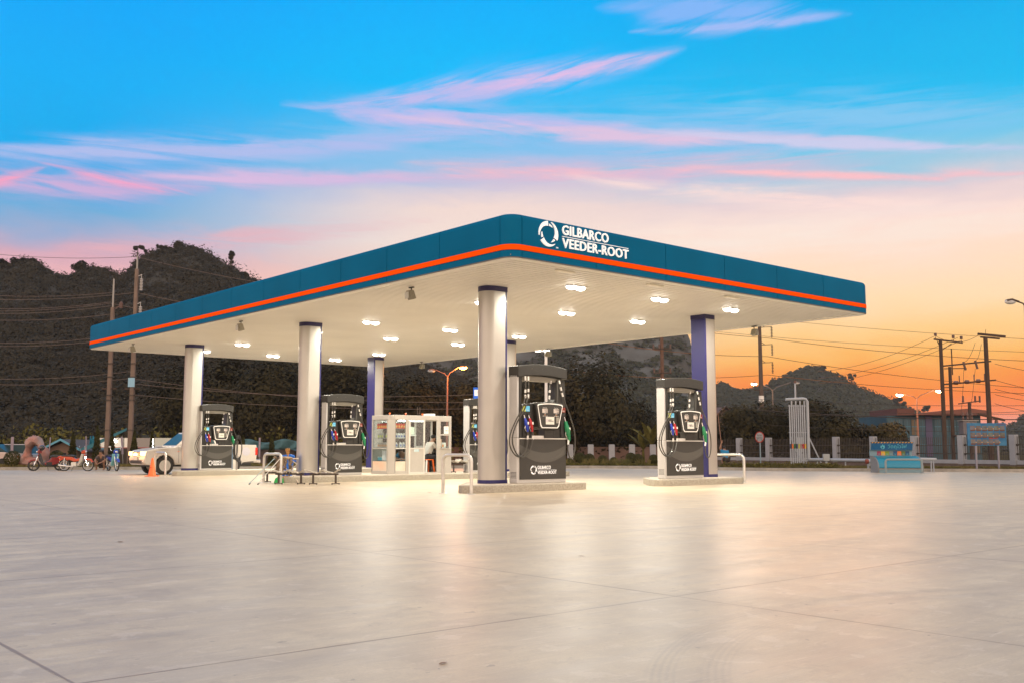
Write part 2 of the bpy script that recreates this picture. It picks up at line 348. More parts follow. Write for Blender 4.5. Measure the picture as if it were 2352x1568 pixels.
# ------------------------------------------------------------------ ground
def concrete():
    m = bpy.data.materials.new('forecourt_concrete'); m.use_nodes = True; t = m.node_tree; L = t.links.new; b = t.nodes['Principled BSDF']
    def nn(k, **kw):
        n = t.nodes.new(k)
        for a, c in kw.items(): setattr(n, a, c)
        return n
    def mm(op, a, c=None):
        n = nn('ShaderNodeMath', operation=op)
        for i, q in enumerate((a, c)):
            if q is None: continue
            if isinstance(q, (int, float)): n.inputs[i].default_value = q
            else: L(q, n.inputs[i])
        return n.outputs[0]
    def noise(vec, sc, det=4, rough=.55, dist=0):
        n = nn('ShaderNodeTexNoise'); n.inputs['Scale'].default_value = sc; n.inputs['Detail'].default_value = det; n.inputs['Roughness'].default_value = rough; n.inputs['Distortion'].default_value = dist; L(vec, n.inputs['Vector']); return n.outputs[0]
    def mr(v, a, c, d=0., e=1.):
        n = nn('ShaderNodeMapRange'); L(v, n.inputs[0])
        for i, q in enumerate((a, c, d, e)): n.inputs[i + 1].default_value = q
        return n.outputs[0]
    def mix(f, a, c, mode='MIX'):
        n = nn('ShaderNodeMix', data_type='RGBA', blend_type=mode)
        for i, q in ((0, f), (6, a), (7, c)):
            if isinstance(q, (tuple, float, int)): n.inputs[i].default_value = q
            else: L(q, n.inputs[i])
        return n.outputs[2]
    tc = nn('ShaderNodeTexCoord'); mp = nn('ShaderNodeMapping'); L(tc.outputs['Object'], mp.inputs[0])
    sp = nn('ShaderNodeSeparateXYZ'); L(mp.outputs[0], sp.inputs[0]); X, Y = sp.outputs[0], sp.outputs[1]
    def cell(c, off, size):                                    # distance to the nearest joint and the slab number
        q = mm('DIVIDE', mm('SUBTRACT', c, off), size); fl = mm('FLOOR', mm('ADD', q, .5)); d = mm('MULTIPLY', mm('ABSOLUTE', mm('SUBTRACT', q, fl)), size)
        return d, mm('FLOOR', q)
    dx, ix = cell(X, -8.5, 4.5); dy, iy = cell(Y, -7.5, 4.4)
    wob = mm('MULTIPLY', mm('SUBTRACT', noise(mp.outputs[0], 1.1, 3), .5), .03)
    dj = mm('MINIMUM', mm('ABSOLUTE', mm('ADD', dx, wob)), mm('ABSOLUTE', mm('ADD', dy, wob)))
    joint = mr(dj, .005, .014, 1, 0)
    halo = mr(dj, .0, .22, 1, 0)
    cb = nn('ShaderNodeCombineXYZ'); L(ix, cb.inputs[0]); L(iy, cb.inputs[1]); wn = nn('ShaderNodeTexWhiteNoise'); L(cb.outputs[0], wn.inputs[0])
    st = nn('ShaderNodeMapping'); st.inputs['Scale'].default_value = (.35, 2.2, 1); st.inputs['Rotation'].default_value = (0, 0, R(-38)); L(tc.outputs['Object'], st.inputs[0])
    big = noise(mp.outputs[0], .18, 5, .6, .5); streak = noise(st.outputs[0], .9, 8, .65, .8); fine = noise(mp.outputs[0], 60, 3)
    st2 = nn('ShaderNodeMapping'); st2.inputs['Scale'].default_value = (.5, 6, 1); st2.inputs['Rotation'].default_value = (0, 0, R(-40)); L(tc.outputs['Object'], st2.inputs[0])
    brush = noise(st2.outputs[0], 2.4, 6, .7)
    c = mix(mr(big, .3, .7), (.60, .49, .325, 1), (.73, .615, .42, 1))
    c = mix(mr(streak, .38, .62), mix(.5, c, (.36, .295, .23, 1)), c)
    c = mix(mm('MULTIPLY', mr(streak, .56, .72), .35), c, (.74, .63, .49, 1))
    c = mix(mm('MULTIPLY', mr(brush, .46, .66), .34), c, (.76, .655, .51, 1))
    c = mix(mm('MULTIPLY', wn.outputs[0], .14), c, (.42, .36, .31, 1))
    # dark rubber and oil smudges, small pits
    sm = noise(st.outputs[0], 2.3, 6, .7, 1.2); c = mix(mm('MULTIPLY', mr(sm, .63, .72), .45), c, (.25, .21, .18, 1))
    c = mix(mr(noise(mp.outputs[0], 1.7, 7, .68, .4), .38, .64), mix(.72, c, (.40, .32, .24, 1)), c) if False else mix(mm('MULTIPLY', mr(noise(mp.outputs[0], 1.7, 8, .7, .4), .60, .38), .42), c, (.38, .30, .22, 1))
    spot = noise(mp.outputs[0], 3.1, 9, .62, .3); c = mix(mm('MULTIPLY', mr(spot, .585, .60), .20), c, (.34, .27, .20, 1)); c = mix(mm('MULTIPLY', mr(spot, .40, .385), .22), c, (.84, .74, .60, 1))
    drip = noise(mp.outputs[0], 8.0, 4, .5, .2); c = mix(mm('MULTIPLY', mr(drip, .70, .715), .5), c, (.22, .17, .13, 1))
    wisp = noise(st2.outputs[0], 5.5, 9, .75, 1.0); c = mix(mm('MULTIPLY', mr(wisp, .57, .63), .28), c, (.85, .76, .64, 1)); c = mix(mm('MULTIPLY', mr(wisp, .42, .37), .22), c, (.36, .29, .22, 1))
    vo = nn('ShaderNodeTexVoronoi'); vo.inputs['Scale'].default_value = 2.2; L(mp.outputs[0], vo.inputs['Vector'])
    c = mix(mm('MULTIPLY', mr(vo.outputs['Distance'], .022, .036, .95, 0), mr(fine, .48, .52)), c, (.16, .12, .09, 1))
    # tyre arcs
    sw = nn('ShaderNodeSeparateXYZ'); L(tc.outputs['Object'], sw.inputs[0])
    ge = nn('ShaderNodeNewGeometry'); gp = nn('ShaderNodeSeparateXYZ'); L(ge.outputs['Position'], gp.inputs[0])
    for (cx, cy, r, sgx) in ((4.6, 4.6, 3.9, -1), (4.6, 4.6, 3.62, -1), (9.2, 12.6, 2.9, -1), (9.2, 12.6, 2.62, -1)):
        a = mm('SUBTRACT', gp.outputs[0], cx); bq = mm('SUBTRACT', gp.outputs[1], cy)
        d = mm('SUBTRACT', mm('SQRT', mm('ADD', mm('MULTIPLY', a, a), mm('MULTIPLY', bq, bq))), r)
        tr = mr(mm('ABSOLUTE', d), .05, .1, 1, 0); tread = mm('ADD', mm('MULTIPLY', mm('SINE', mm('MULTIPLY', d, 170)), .4), .6)
        half = mr(a, 0, -1.2, 0, 1); nz = mr(big, .35, .6, .3, 1)
        c = mix(mm('MULTIPLY', mm('MULTIPLY', mm('MULTIPLY', tr, tread), mm('MULTIPLY', half, nz)), .32), c, (.2, .17, .15, 1))
    c = mix(mm('MULTIPLY', halo, mm('MULTIPLY', mr(brush, .4, .7), .22)), c, (.3, .24, .2, 1))
    c = mix(mm('MULTIPLY', joint, .8), c, (.21, .135, .085, 1))
    c = mix(mm('MULTIPLY', mr(fine, .35, .65), .22), c, (.38, .32, .26, 1))
    L(c, b.inputs['Base Color'])
    L(mr(mm('ADD', mm('MULTIPLY', streak, .6), mm('MULTIPLY', brush, .4)), .3, .7, .30, .50), b.inputs['Roughness'])
    b.inputs['Specular IOR Level'].default_value = .42
    bp = nn('ShaderNodeBump'); bp.inputs['Strength'].default_value = .22; bp.inputs['Distance'].default_value = .012
    L(mm('SUBTRACT', mm('ADD', mm('MULTIPLY', brush, .5), mm('MULTIPLY', fine, .06)), mm('MULTIPLY', joint, 1.2)), bp.inputs['Height']); L(bp.outputs[0], b.inputs['Normal'])
    return m
# the kerb line, seen from the left edge of the photograph to the right edge
KL = [Vector((-75, 52, 0)), xz(-40, 52.5), xz(300, 53.5), xz(700, 55.5), xz(1050, 57), xz(1350, 57.2), xz(1530, 55.8), xz(1640, 52.5), xz(1760, 50.5), xz(2080, 49.2), xz(2400, 47.8), Vector((80, 44, 0))]
toL = lambda p: ((p.x - OX) * VX + (p.y - OY) * VY, (p.x - OX) * UX + (p.y - OY) * UY)
poly = [toL(p) for p in KL] + [toL(Vector((80, -40, 0))), toL(Vector((-75, -40, 0)))]
o = MB().add([(a, b, 0) for a, b in poly], [tuple(range(len(poly)))]).build('forecourt', concrete()); o.location = (OX, OY, 0); o.rotation_euler = (0, 0, YAW)
if o.data.polygons[0].normal.z < 0: o.data.flip_normals()
tag(o, kind='structure')
g = MB().add([(-3000, -500, 0), (3000, -500, 0), (3000, 3500, 0), (-3000, 3500, 0)], [(0, 1, 2, 3)])
tag(g.build('ground', mat('ground_soil', (.045, .036, .022), .95, spec=0, colr2=(.09, .075, .045), scale=.3), loc=(0, 0, -.35)), kind='structure')
def strip_mesh(line, wid, z0, z1, back=True):
    mb = MB(); n = len(line); off = []
    for i in range(n):
        d = (line[min(i + 1, n - 1)] - line[max(i - 1, 0)]).normalized(); off.append(Vector((-d.y, d.x, 0)))
    v = []
    for p, q in zip(line, off): v += [(p.x, p.y, z0), (p.x + q.x * .02, p.y + q.y * .02, z1), (p.x + q.x * wid, p.y + q.y * wid, z1), (p.x + q.x * wid, p.y + q.y * wid, z0)]
    f = [(i * 4 + j, i * 4 + j + 1, i * 4 + j + 5, i * 4 + j + 4) for i in range(n - 1) for j in range(3)]
    return mb.add(v, f)
fine_line = []
for a, b in zip(KL[:-1], KL[1:]):
    k = max(1, int((b - a).length / 1.0)); fine_line += [a.lerp(b, i / k) for i in range(k)]
fine_line.append(KL[-1])
segs = []
tag(strip_mesh(fine_line, .18, -.02, .15).build('kerb', KERB), kind='structure')
VERGE_END = 11
vl = []
for p in fine_line: vl.append(p)
mb = MB(); v = []; n = len(vl)
for i, p in enumerate(vl):
    d = (vl[min(i + 1, n - 1)] - vl[max(i - 1, 0)]).normalized(); q = Vector((-d.y, d.x, 0)); q = (q + Vector((0, 1, 0))).normalized()
    v += [(p.x + q.x * .16, p.y + q.y * .16, .13), (p.x + q.x * 4, p.y + q.y * 4, .12), (p.x + q.x * 13, p.y + q.y * 13, -.05)]
mb.add(v, [(i * 3 + j, i * 3 + j + 1, i * 3 + j + 4, i * 3 + j + 3) for i in range(n - 1) for j in range(2)])
vg = mb.build('verge', mat('verge_soil', (.075, .06, .03), .95, colr2=(.15, .11, .045), scale=.8, bump=.5)); tag(vg, kind='structure')
if vg.data.polygons[0].normal.z < 0: vg.data.flip_normals()
rd = MB().add([(-150, 66, 0), (150, 66, 0), (150, 76, 0), (-150, 76, 0)], [(0, 1, 2, 3)]).build('road', mat('asphalt', (.05, .048, .045), .8, vary=.2, scale=2), loc=(0, 0, -.12)); tag(rd, kind='structure')

# ------------------------------------------------------------------ canopy
canopy = empty('canopy', SP(0, 0, 0), YAW)
tag(canopy, 'large flat canopy with teal fascia, orange stripe and cream ribbed ceiling over the pumps', 'canopy')
def path_point(t, r=.36):                # walks round the canopy outline; returns point and outward normal in (v,u)
    A, B = CW - 2 * r, CL - 2 * r; q = math.pi * r / 2
    sides = [(A, 'f'), (q, 'c1'), (B, 'r'), (q, 'c2'), (A, 'b'), (q, 'c3'), (B, 'l'), (q, 'c4')]
    tot = 2 * (A + B) + 4 * q; t %= tot
    for ln, k in sides:
        if t <= ln + 1e-9: break
        t -= ln
    if k == 'f': return (r + t, 0), (0, -1)
    if k == 'r': return (CW, r + t), (1, 0)
    if k == 'b': return (CW - r - t, CL), (0, 1)
    if k == 'l': return (0, CL - r - t), (-1, 0)
    c, a0 = {'c1': ((CW - r, r), -90), 'c2': ((CW - r, CL - r), 0), 'c3': ((r, CL - r), 90), 'c4': ((r, r), 180)}[k]
    a = R(a0) + t / r; return (c[0] + r * math.cos(a), c[1] + r * math.sin(a)), (math.cos(a), math.sin(a))
RC = .36; A_ = CW - 2 * RC; B_ = CL - 2 * RC; Q_ = math.pi * RC / 2; TOT = 2 * (A_ + B_) + 4 * Q_
def sweep(t0, t1, prof, closed=False):
    ts = [t0]
    marks = []; acc = 0
    for ln in (A_, Q_, B_, Q_, A_, Q_, B_, Q_):
        if abs(ln - Q_) < 1e-6: marks += [acc + Q_ * i / 6 for i in range(7)]
        acc += ln
    marks += [m + TOT for m in marks] + [m - TOT for m in marks]
    ts += sorted(m for m in marks if t0 + 1e-4 < m < t1 - 1e-4) + [t1]
    mb = MB(); v = []
    for t in ts:
        (x, y), (nx, ny) = path_point(t)
        v += [(x + nx * d, y + ny * d, z) for d, z in prof]
    k = len(prof); f = [(i * k + j, i * k + (j + 1) % k, (i + 1) * k + (j + 1) % k, (i + 1) * k + j) for i in range(len(ts) - 1) for j in range(k)]
    if not closed: f += [tuple(range(k)), tuple((len(ts) - 1) * k + j for j in range(k))[::-1]]
    return mb.add(v, f)
top = S + FH
pan = [(0, S + .295), (0, top - .13)] + [(-.13 + .13 * math.cos(R(a)), top - .13 + .13 * math.sin(R(a))) for a in (22, 45, 67, 90)] + [(-.4, top), (-.4, top - .02), (-.14, top - .02), (-.03, top - .14), (-.03, S + .295)]
seams = [.0]
seams = [RC + x for x in ()] 
cuts = []
cuts += [v - RC for v in (RC + .0, 2.8, 5.38, 7.87, 10.35, 12.8, CW - RC)]
c0 = A_ + Q_
cuts += [c0 + B_ * i / 12 for i in range(13)]
c1_ = c0 + B_ + Q_
cuts += [c1_ + A_ * i / 6 for i in range(7)]
c2_ = c1_ + A_ + Q_
cuts += [c2_ + B_ * i / 12 for i in range(13)]
cuts = sorted(cuts) + [TOT]
for a, b in zip(cuts[:-1], cuts[1:]):
    sweep(a + .009, b - .009, pan).build('fascia_panel', TEAL, canopy, smooth=True)
    sweep(a + .007, b - .007, [(0, S + .004), (0, S + .155), (-.03, S + .155), (-.03, S + .004)]).build('lower_fascia', TEAL, canopy, smooth=True)
sweep(0, TOT - .001, [(.012, S + .165), (.012, S + .29), (-.02, S + .29), (-.02, S + .165)]).build('orange_stripe', ORANGE, canopy, smooth=True)
sweep(0, TOT - .001, [(-.035, S + .02), (-.035, top - .16), (-.06, top - .16), (-.06, S + .02)]).build('fascia_frame', mat('frame_black', (.02, .02, .02)), canopy)
sweep(0, TOT - .001, [(-.002, S - .012), (-.002, S + .002), (-.05, S + .002), (-.05, S - .012)]).build('edge_trim', mat('trim_grey', (.10, .10, .10), .5), canopy)
sweep(0, TOT - .001, [(-.05, S - .03), (-.05, S + .01), (-.24, S + .01), (-.24, S - .03)]).build('soffit_border', CREAM, canopy)
mb = MB(); w = .2; y = .24
while y < CL - .24:
    y1 = min(y + w, CL - .24)
    mb.box(.24, CW - .24, y + .03, y1 - .03, S + .002, S + .034); y = y1
mb.build('soffit', CREAM, canopy)
MB().box(.1, CW - .1, .1, CL - .1, S + .035, S + .06).build('soffit_backing', mat('backing', (.30, .25, .18)), canopy)
MB().box(.35, CW - .35, .35, CL - .35, top - .2, top - .12).build('roof_deck', mat('roof_sheet', (.35, .36, .37), .6, metal=.3), canopy)
# emblem and lettering on the front fascia (local frame: x = v, -y outward)
mb = MB(); ring_logo(mb, 1.17, S + .655, .305, -.004, .03)
mb.build('fascia_emblem', SIGNW, canopy)
mb = MB(); text_into(mb, 'GILBARCO', 1.62, S + .70, 1.58, .235, -.004, .03, .026); text_into(mb, 'VEEDER-ROOT', 1.62, S + .385, 2.3, .235, -.004, .03, .026)
mb.box(1.62, 3.92, -.03, -.004, S + .652, S + .662); text_into(mb, 'TM', 1.42, S + .34, .07, .035, -.004, .01, .0)
mb.build('fascia_lettering', SIGNW, canopy)

# lamps in the canopy ceiling
def make_lamp():
    r = empty('canopy_light', (0, 0, 0), YAW)
    mb = MB().prism(rrect(-.34, .34, -.17, .17, .14), -.03, 0, 'xy')
    mb.build('housing', mat('lamp_housing', (.62, .60, .55), .4), r)
    for sx in (-.17, .17):
        MB().ball((sx, 0, -.035), (.155, .13, .085), 16).build('lens', LAMPW, r, smooth=True)
    ld = bpy.data.lights.new('lamp_bulb', 'AREA'); ld.shape = 'ELLIPSE'; ld.size = .34; ld.size_y = .16; ld.energy = 195; ld.color = (1, .92, .77)
    lo = bpy.data.objects.new('lamp_bulb', ld); COL.objects.link(lo); lo.parent = r; lo.location = (0, 0, -.125)
    return r
lamp0 = make_lamp()
col_words = {4.2: 'left', 7.63: 'middle', 11.0: 'right'}
row_words = {2.17: 'first row, nearest the logo', 6.1: 'second row, behind the front columns', 12.3: 'third row, before the middle columns', 16.2: 'fourth row, behind the middle columns', 22.2: 'fifth row, before the rear columns', 26.1: 'sixth row, at the far end'}
first = True
for u, rw in row_words.items():
    for v, cw in col_words.items():
        lab = '%s glowing twin light of the %s' % (cw, rw)
        if first: l = lamp0; l.location = SP(v, u, S - .002); first = False
        else: l = copy_tree(lamp0, SP(v, u, S - .002))
        tag(l, lab, 'canopy light', 'lights recessed in the canopy ceiling')
mb0 = None
for i, (v, u, lab) in enumerate(((2.34, .64, 'unlit slim strip lamp on the ceiling edge below the lettering'), (5.65, .62, 'unlit slim strip lamp on the ceiling edge, middle of the front side'), (9.0, .62, 'unlit slim strip lamp on the ceiling edge, right part of the front side'))):
    if mb0 is None: mb0 = MB().box(-.3, .3, -.06, .06, -.045, 0).build('strip_lamp', mat('strip_lamp_lens', (.9, .86, .75), .3), bevel=.015); o = mb0
    else: o = copy_tree(mb0, (0, 0, 0))
    o.location = SP(v, u, S - .002); o.rotation_euler = (0, 0, YAW); tag(o, lab, 'lamp', 'unlit strip lamps along the front edge')

# floodlights hanging from the canopy edge
def make_flood():
    r = empty('floodlight', (0, 0, 0))
    MB().box(-.12, .12, -.04, .04, -.04, 0).bar((0, 0, -.02), (0, 0, -.14), .03).build('bracket', DARK, r)
    mb = MB().prism([(-.13, -.13), (.02, -.13), (.13, -.40), (-.05, -.46), (-.17, -.22)], -.13, .13, 'yz'); mb.build('housing', mat('flood_grey', (.28, .26, .2), .5), r, bevel=.015)
    MB().box(-.1, .1, -.195, -.175, -.42, -.2).build('glass_cover', mat('flood_glass', (.5, .5, .45), .1), r)
    return r
fl = [((945, 657), 'grey floodlight under the canopy edge, nearest to the front corner'), ((553.7, 735), 'grey floodlight under the left canopy edge, between the two left columns'), ((306, 788), 'grey floodlight under the far left tip of the canopy'), ((968, 829), 'small grey floodlight on the rear canopy edge near the orange street lamp'), ((1270, 800), 'small grey floodlight on the rear canopy edge above the white mast'), ((1739, 748), 'grey floodlight on the right canopy edge beside the tall insulator pole')]
f0 = None
for (px, py), lab in fl:
    d = ray(px, py); p = d * ((S - CAMH) / d.z) + Vector((0, 0, CAMH)); v, u = toL(p); v = min(max(v, .35), CW - .35); u = min(max(u, .35), CL - .35)
    if f0 is None: f0 = make_flood(); o = f0; o.location = SP(v, u, S - .03); 
    else: o = copy_tree(f0, SP(v, u, S - .03))
    o.scale = (.78,) * 3
    o.rotation_euler = (0, 0, YAW + R(-90 if v < 2 else (90 if v > CW - 2 else 180))); tag(o, lab, 'floodlight', 'floodlights under the canopy edge')

# ------------------------------------------------------------------ islands and columns
def nose(v0, v1, u0, u1, g=0):
    g2 = g * .8
    return [(v0 + .35 + g, u0 + g), (v1 - .3 - g, u0 + g), (v1 - .08 - g2, u0 + .1 + g2), (v1 - g, u0 + .4), (v1 - g, u1 - .4), (v1 - .3 - g, u1 - g), (v0 + 1.5 + g, u1 - g), (v0 + .12 + g, u0 + .62), (v0 + g, u0 + .32), (v0 + .10 + g2, u0 + .08 + g2)]
def island(v0, v1, u0, u1, lab):
    r = empty('pump_island', SP(0, 0, 0), YAW); tag(r, lab, 'pump island', 'raised concrete pump islands')
    MB().prism(nose(v0, v1, u0, u1), -.05, IH, 'xy').build('kerbstone', ISLE, r, bevel=.025)
    MB().prism(nose(v0, v1, u0, u1, .14), IH, IH + .006, 'xy').build('island_top', mat('island_screed', (.55, .48, .39), .7, vary=.1, scale=2), r)
    return r
island(1.15, 5.45, 2.9, 5.0, 'grey granite edged island under the nearest column and largest pump')
island(8.45, 12.65, 2.9, 5.0, 'grey granite edged island under the right front column and right pump')
island(1.2, 14.3, 12.75, 15.1, 'long granite edged island carrying the glass kiosk')
island(1.9, 14.3, 23.2, 25.2, 'long granite edged island at the back beside the white pickup')
def column(v, u, flip, lab):
    """rounded aluminium cladding towards the outside, flat blue cladding towards the inside"""
    r = empty('canopy_column', SP(v, u, IH), YAW); tag(r, lab, 'column', 'columns holding up the canopy')
    w, d = .34, .29; s = 1 if not flip else -1                   # half sizes along v and u; the inner side is +v (or -v when flipped)
    H = S - IH
    def outline(g, closed=True):
        o = [(s * (w - .06), -d - g), ] + [(-s * (w - .24) + -s * (.24 + g) * math.sin(R(a)), -(d + g) * math.cos(R(a))) for a in range(0, 181, 15)] + [(s * (w - .06), d + g)]
        return o
    MB().prism(outline(0), .10, H - .14, 'xy').build('silver_cladding', SILVER, r, smooth=True)
    MB().box(min(s * (w - .06), s * (w + .002)), max(s * (w - .06), s * (w + .002)), -d - .004, d + .004, .1, H - .14).build('blue_cladding', BLUE, r, bevel=.01)
    o = outline(.008) + [(s * (w + .01), d + .008), (s * (w + .01), -d - .008)]
    MB().prism(o, 0, .1, 'xy').build('plinth_band', BLUE, r)
    MB().prism(o, H - .14, H, 'xy').build('head_band', BLUED, r)
    return r
column(2.60, 3.85, False, 'nearest silver column beside the largest pump')
column(2.80, 14.1, False, 'silver column behind the bench seats on the left side')
column(2.88, 24.1, False, 'farthest left silver column beside the white pickup')
column(11.78, 3.85, True, 'right front column with a blue left flank and silver front')
column(11.95, 14.1, True, 'silver column half hidden behind the nearest column')
column(12.13, 24.1, True, 'rear column with a blue flank behind the glass kiosk')

# ------------------------------------------------------------------ fuel pumps
def make_pump():
    W, D, H = 1.85, .44, 3.15
    r = empty('fuel_pump', (0, 0, 0), YAW)
    # lower cabinet
    MB().box(.0, W, .02, D, 0, 1.17).build('cabinet', mat('pump_silver', (.52, .52, .52), .35, metal=.25, vary=.03), r, bevel=.03)
    pnl = MB().box(.085, W - .03, -.006, .025, .10, 1.14).build('front_panel', DARK2, r)
    # sweeping bands on the panel
    def sw(poly, m, name, y):
        MB().prism(poly, y - .003, y, 'xz').build(name, m, pnl)
    def clipx(p): return [(min(max(a, .085), W - .03), min(max(b, .10), 1.14)) for a, b in p]
    band_lo = [(.085 + (W - .115) * t, .80 - 1.62 * t * (1 - t) * .62 - .04 * t) for t in [i / 16 for i in range(17)]]
    band_up = [(.085 + (W - .115) * t, 1.00 - 1.62 * t * (1 - t) * .45 - .22 * t ** 2 * (1 - t) + .0) for t in [i / 16 for i in range(17)]]
    sw(clipx(band_lo + [(a, min(b, 1.1)) for a, b in band_up[::-1]]), GREYB, 'swoosh', -.006)
    hor = [(1.20, .62), (1.40, .66), (1.60, .76), (1.77, .92), (W - .03, 1.02), (W - .03, .86), (1.7, .74), (1.5, .66)]
    sw(hor, GREYB2, 'swoosh', -.007)
    MB().box(.07, W, -.012, .03, 1.145, 1.165).build('white_trim', WHITE, r)
    mb = MB(); ring_logo(mb, .585, .345, .115, -.006, .006); mb.build('emblem', SIGNW, r)
    mb = MB(); text_into(mb, 'GILBARCO', .73, .365, .50, .085, -.006, .006, .024); text_into(mb, 'VEEDER-ROOT', .73, .235, .72, .085, -.006, .006, .024); mb.box(.73, 1.45, -.012, -.006, .34, .345)
    mb.build('lettering', SIGNW, r)
    mb = MB()
    for k in range(5): mb.box(-.002, .004, .06 + .0, .36, .14 + k * .035, .152 + k * .035)
    mb.build('side_vents', BLACK, r)
    # side pillars, tapering in towards the top
    for nm, xs in (('side_pillar', ((0, .0), (.075, .03))), ):
        mb = MB().prism([(0, 1.17), (.075, 1.17), (.075, 2.85), (.0, 2.82)], .02, D, 'xz'); mb.build('side_pillar', mat('pump_silver', (0, 0, 0)), r, bevel=.02)
    mb = MB().prism([(.075, 1.17), (.15, 1.17), (.15, 2.2), (.17, 2.72), (.19, 2.86), (.075, 2.86)], .0, D - .02, 'xz'); mb.build('inner_pillar', DARK, r, bevel=.015)
    mb = MB().prism([(1.62, 1.17), (W, 1.17), (W, 2.3), (W - .03, 2.72), (1.5, 2.72), (1.44, 2.2), (1.36, 2.08), (1.36, 1.17)], .03, D - .02, 'xz'); mb.build('right_pillar', DARK, r, bevel=.02)
    MB().prism([(1.47, 2.05), (1.50, 2.05), (1.56, 2.72), (1.52, 2.72)], -.0, .03, 'xz').build('pillar_edge_strip', GREYB2, r)
    # head canopy, slightly arched
    t = [i / 10 for i in range(11)]
    up = [(-.0 + (W + .0) * a, 3.03 + .14 * 4 * a * (1 - a) * .55 + .0) for a in t]; lo = [(W * a, 2.74 + .12 * 4 * a * (1 - a) * .6) for a in t]
    MB().prism([(0, 2.74)] + up + lo[::-1][:-1], -.05, D + .03, 'xz').build('head_canopy', DARK, r, bevel=.02)
    lo2 = [(.16 + 1.38 * a, 2.745 + .12 * 4 * a * (1 - a) * .4) for a in t]
    MB().prism(lo2 + [(1.54, 2.66), (.16, 2.66)], .08, D - .04, 'xz').build('head_soffit', mat('head_soffit_grey', (.23, .22, .19), .5), r)
    MB().box(.5, .507, -.053, -.05, 2.97, 2.977).box(.9, .907, -.053, -.05, 2.98, 2.987).build('rivets', CHROME, r)
    # nozzle bay
    mb = MB().prism([(.12, 1.17), (.62, 1.17), (.62, 2.06), (.45, 2.07), (.12, 2.02)], .02, D - .06, 'xz'); mb.build('nozzle_bay', DARK, r, bevel=.015)
    MB().box(.62, 1.1, .1, D - .06, 1.166, 1.235).build('centre_sill', WHITE, r)
    MB().box(1.05, 1.4, .04, D - .06, 1.17, 1.48).build('receipt_box', DARK2, r, bevel=.01)
    mb = MB()
    for k in range(5):
        for j in range(6): mb.box(1.10 + j * .045, 1.13 + j * .045, .036, .041, 1.23 + k * .045, 1.245 + k * .045)
    mb.build('receipt_grille', BLACK, r)
    for cx, cc, nmn in ((.235, (.55, .62, .06), 'yellow'), (.385, (.12, .50, .80), 'blue')):
        p = MB().box(cx - (.05 if nmn == 'yellow' else .075), cx + .075, .012, .022, 1.86, 2.0).build('grade_label', mat('grade_' + nmn, cc, .35), r)
        mb = MB(); text_into(mb, 'FUEL', cx - .03, 1.875, .07, .03, .012, .003, .0); mb.build('label_text', WHITE, p)
    p = MB().box(1.70, 1.83, .018, .03, 1.86, 1.99).build('grade_label', mat('grade_brown', (.26, .045, .03), .35), r)
    mb = MB(); text_into(mb, 'FUEL', 1.725, 1.875, .08, .04, .018, .003, .0); mb.build('label_text', WHITE, p)
    for cx in (.26, .43, 1.70):
        mb = MB().box(cx - .075, cx + .075, -.012, .03, 1.20, 1.81); mb.box(cx - .05, cx + .05, -.03, -.01, 1.70, 1.79); mb.box(cx - .055, cx + .055, -.035, -.01, 1.22, 1.27)
        mb.build('nozzle_holster', mat('holster_black', (.015, .015, .014), .35), r, bevel=.008)
    def nozzle(cx, z, m, y=-.05, s=1.0, name='nozzle'):
        mb = MB()
        mb.tube([(cx - .05 * s, y + .02, z + .15 * s), (cx - .035 * s, y, z + .07 * s)], [.034 * s, .044 * s], 8, 0)
        mb.tube([(cx - .04 * s, y, z + .08 * s), (cx - .015 * s, y - .01, z - .01 * s), (cx + .02 * s, y - .01, z - .12 * s)], [.045 * s, .062 * s, .040 * s], 8, 0)
        mb.tube([(cx + .02 * s, y - .01, z - .11 * s), (cx + .03 * s, y - .01, z - .2 * s)], [.038 * s, .03 * s], 8, 0)
        o = mb.build(name, m, r, smooth=True)
        MB().tube([(cx - .075 * s, y + .03, z + .23 * s), (cx - .05 * s, y + .015, z + .14 * s)], [.016, .018], 8).build('spout', CHROME, o, smooth=True)
        MB().tube([(cx - .05 * s, y - .01, z - .03), (cx - .07 * s, y - .01, z - .11), (cx - .02 * s, y - .01, z - .19 * s)], .010, 6).build('trigger', CHROME, o)
        MB().box(cx - .012, cx + .035 * s, y - .075, y - .06, z - .01, z + .055).build('emblem', WHITE, o)
    nozzle(.30, 1.53, mat('nozzle_blue', (.005, .04, .42), .3, coat=.4)); nozzle(.47, 1.53, mat('nozzle_red', (.42, .006, .012), .3, coat=.4))
    nozzle(1.87, 1.40, mat('nozzle_green', (.0, .19, .07), .35, coat=.3), -.05, 1.45)
    # computer head: tapered screen box
    def trap(x0, x1, x2, x3, z0, z1, arch=.03):
        n = 8; return [(x0, z0 + .06), (x0 + .05, z0)] + [(x1 - .05, z0), (x1, z0 + .06)] + [(x3, z1 - .03)] + [(x3 - .03 + (x2 - x3 + .06) * i / n, z1 + arch * 4 * (i / n) * (1 - i / n)) for i in range(n + 1)] + [(x2, z1 - .03)]
    # (x0,x1 bottom; x2,x3 top)
    MB().prism(trap(.70, 1.48, .58, 1.64, 1.40, 2.09), -.12, .22, 'xz').build('display_head', DARK, r, bevel=.02)
    scr = MB().prism(trap(.775, 1.45, .665, 1.60, 1.445, 2.04), -.128, -.12, 'xz').build('display_panel', DARK2, r)
    o1 = trap(.76, 1.465, .648, 1.617, 1.432, 2.055); o2 = trap(.785, 1.44, .676, 1.589, 1.455, 2.03)
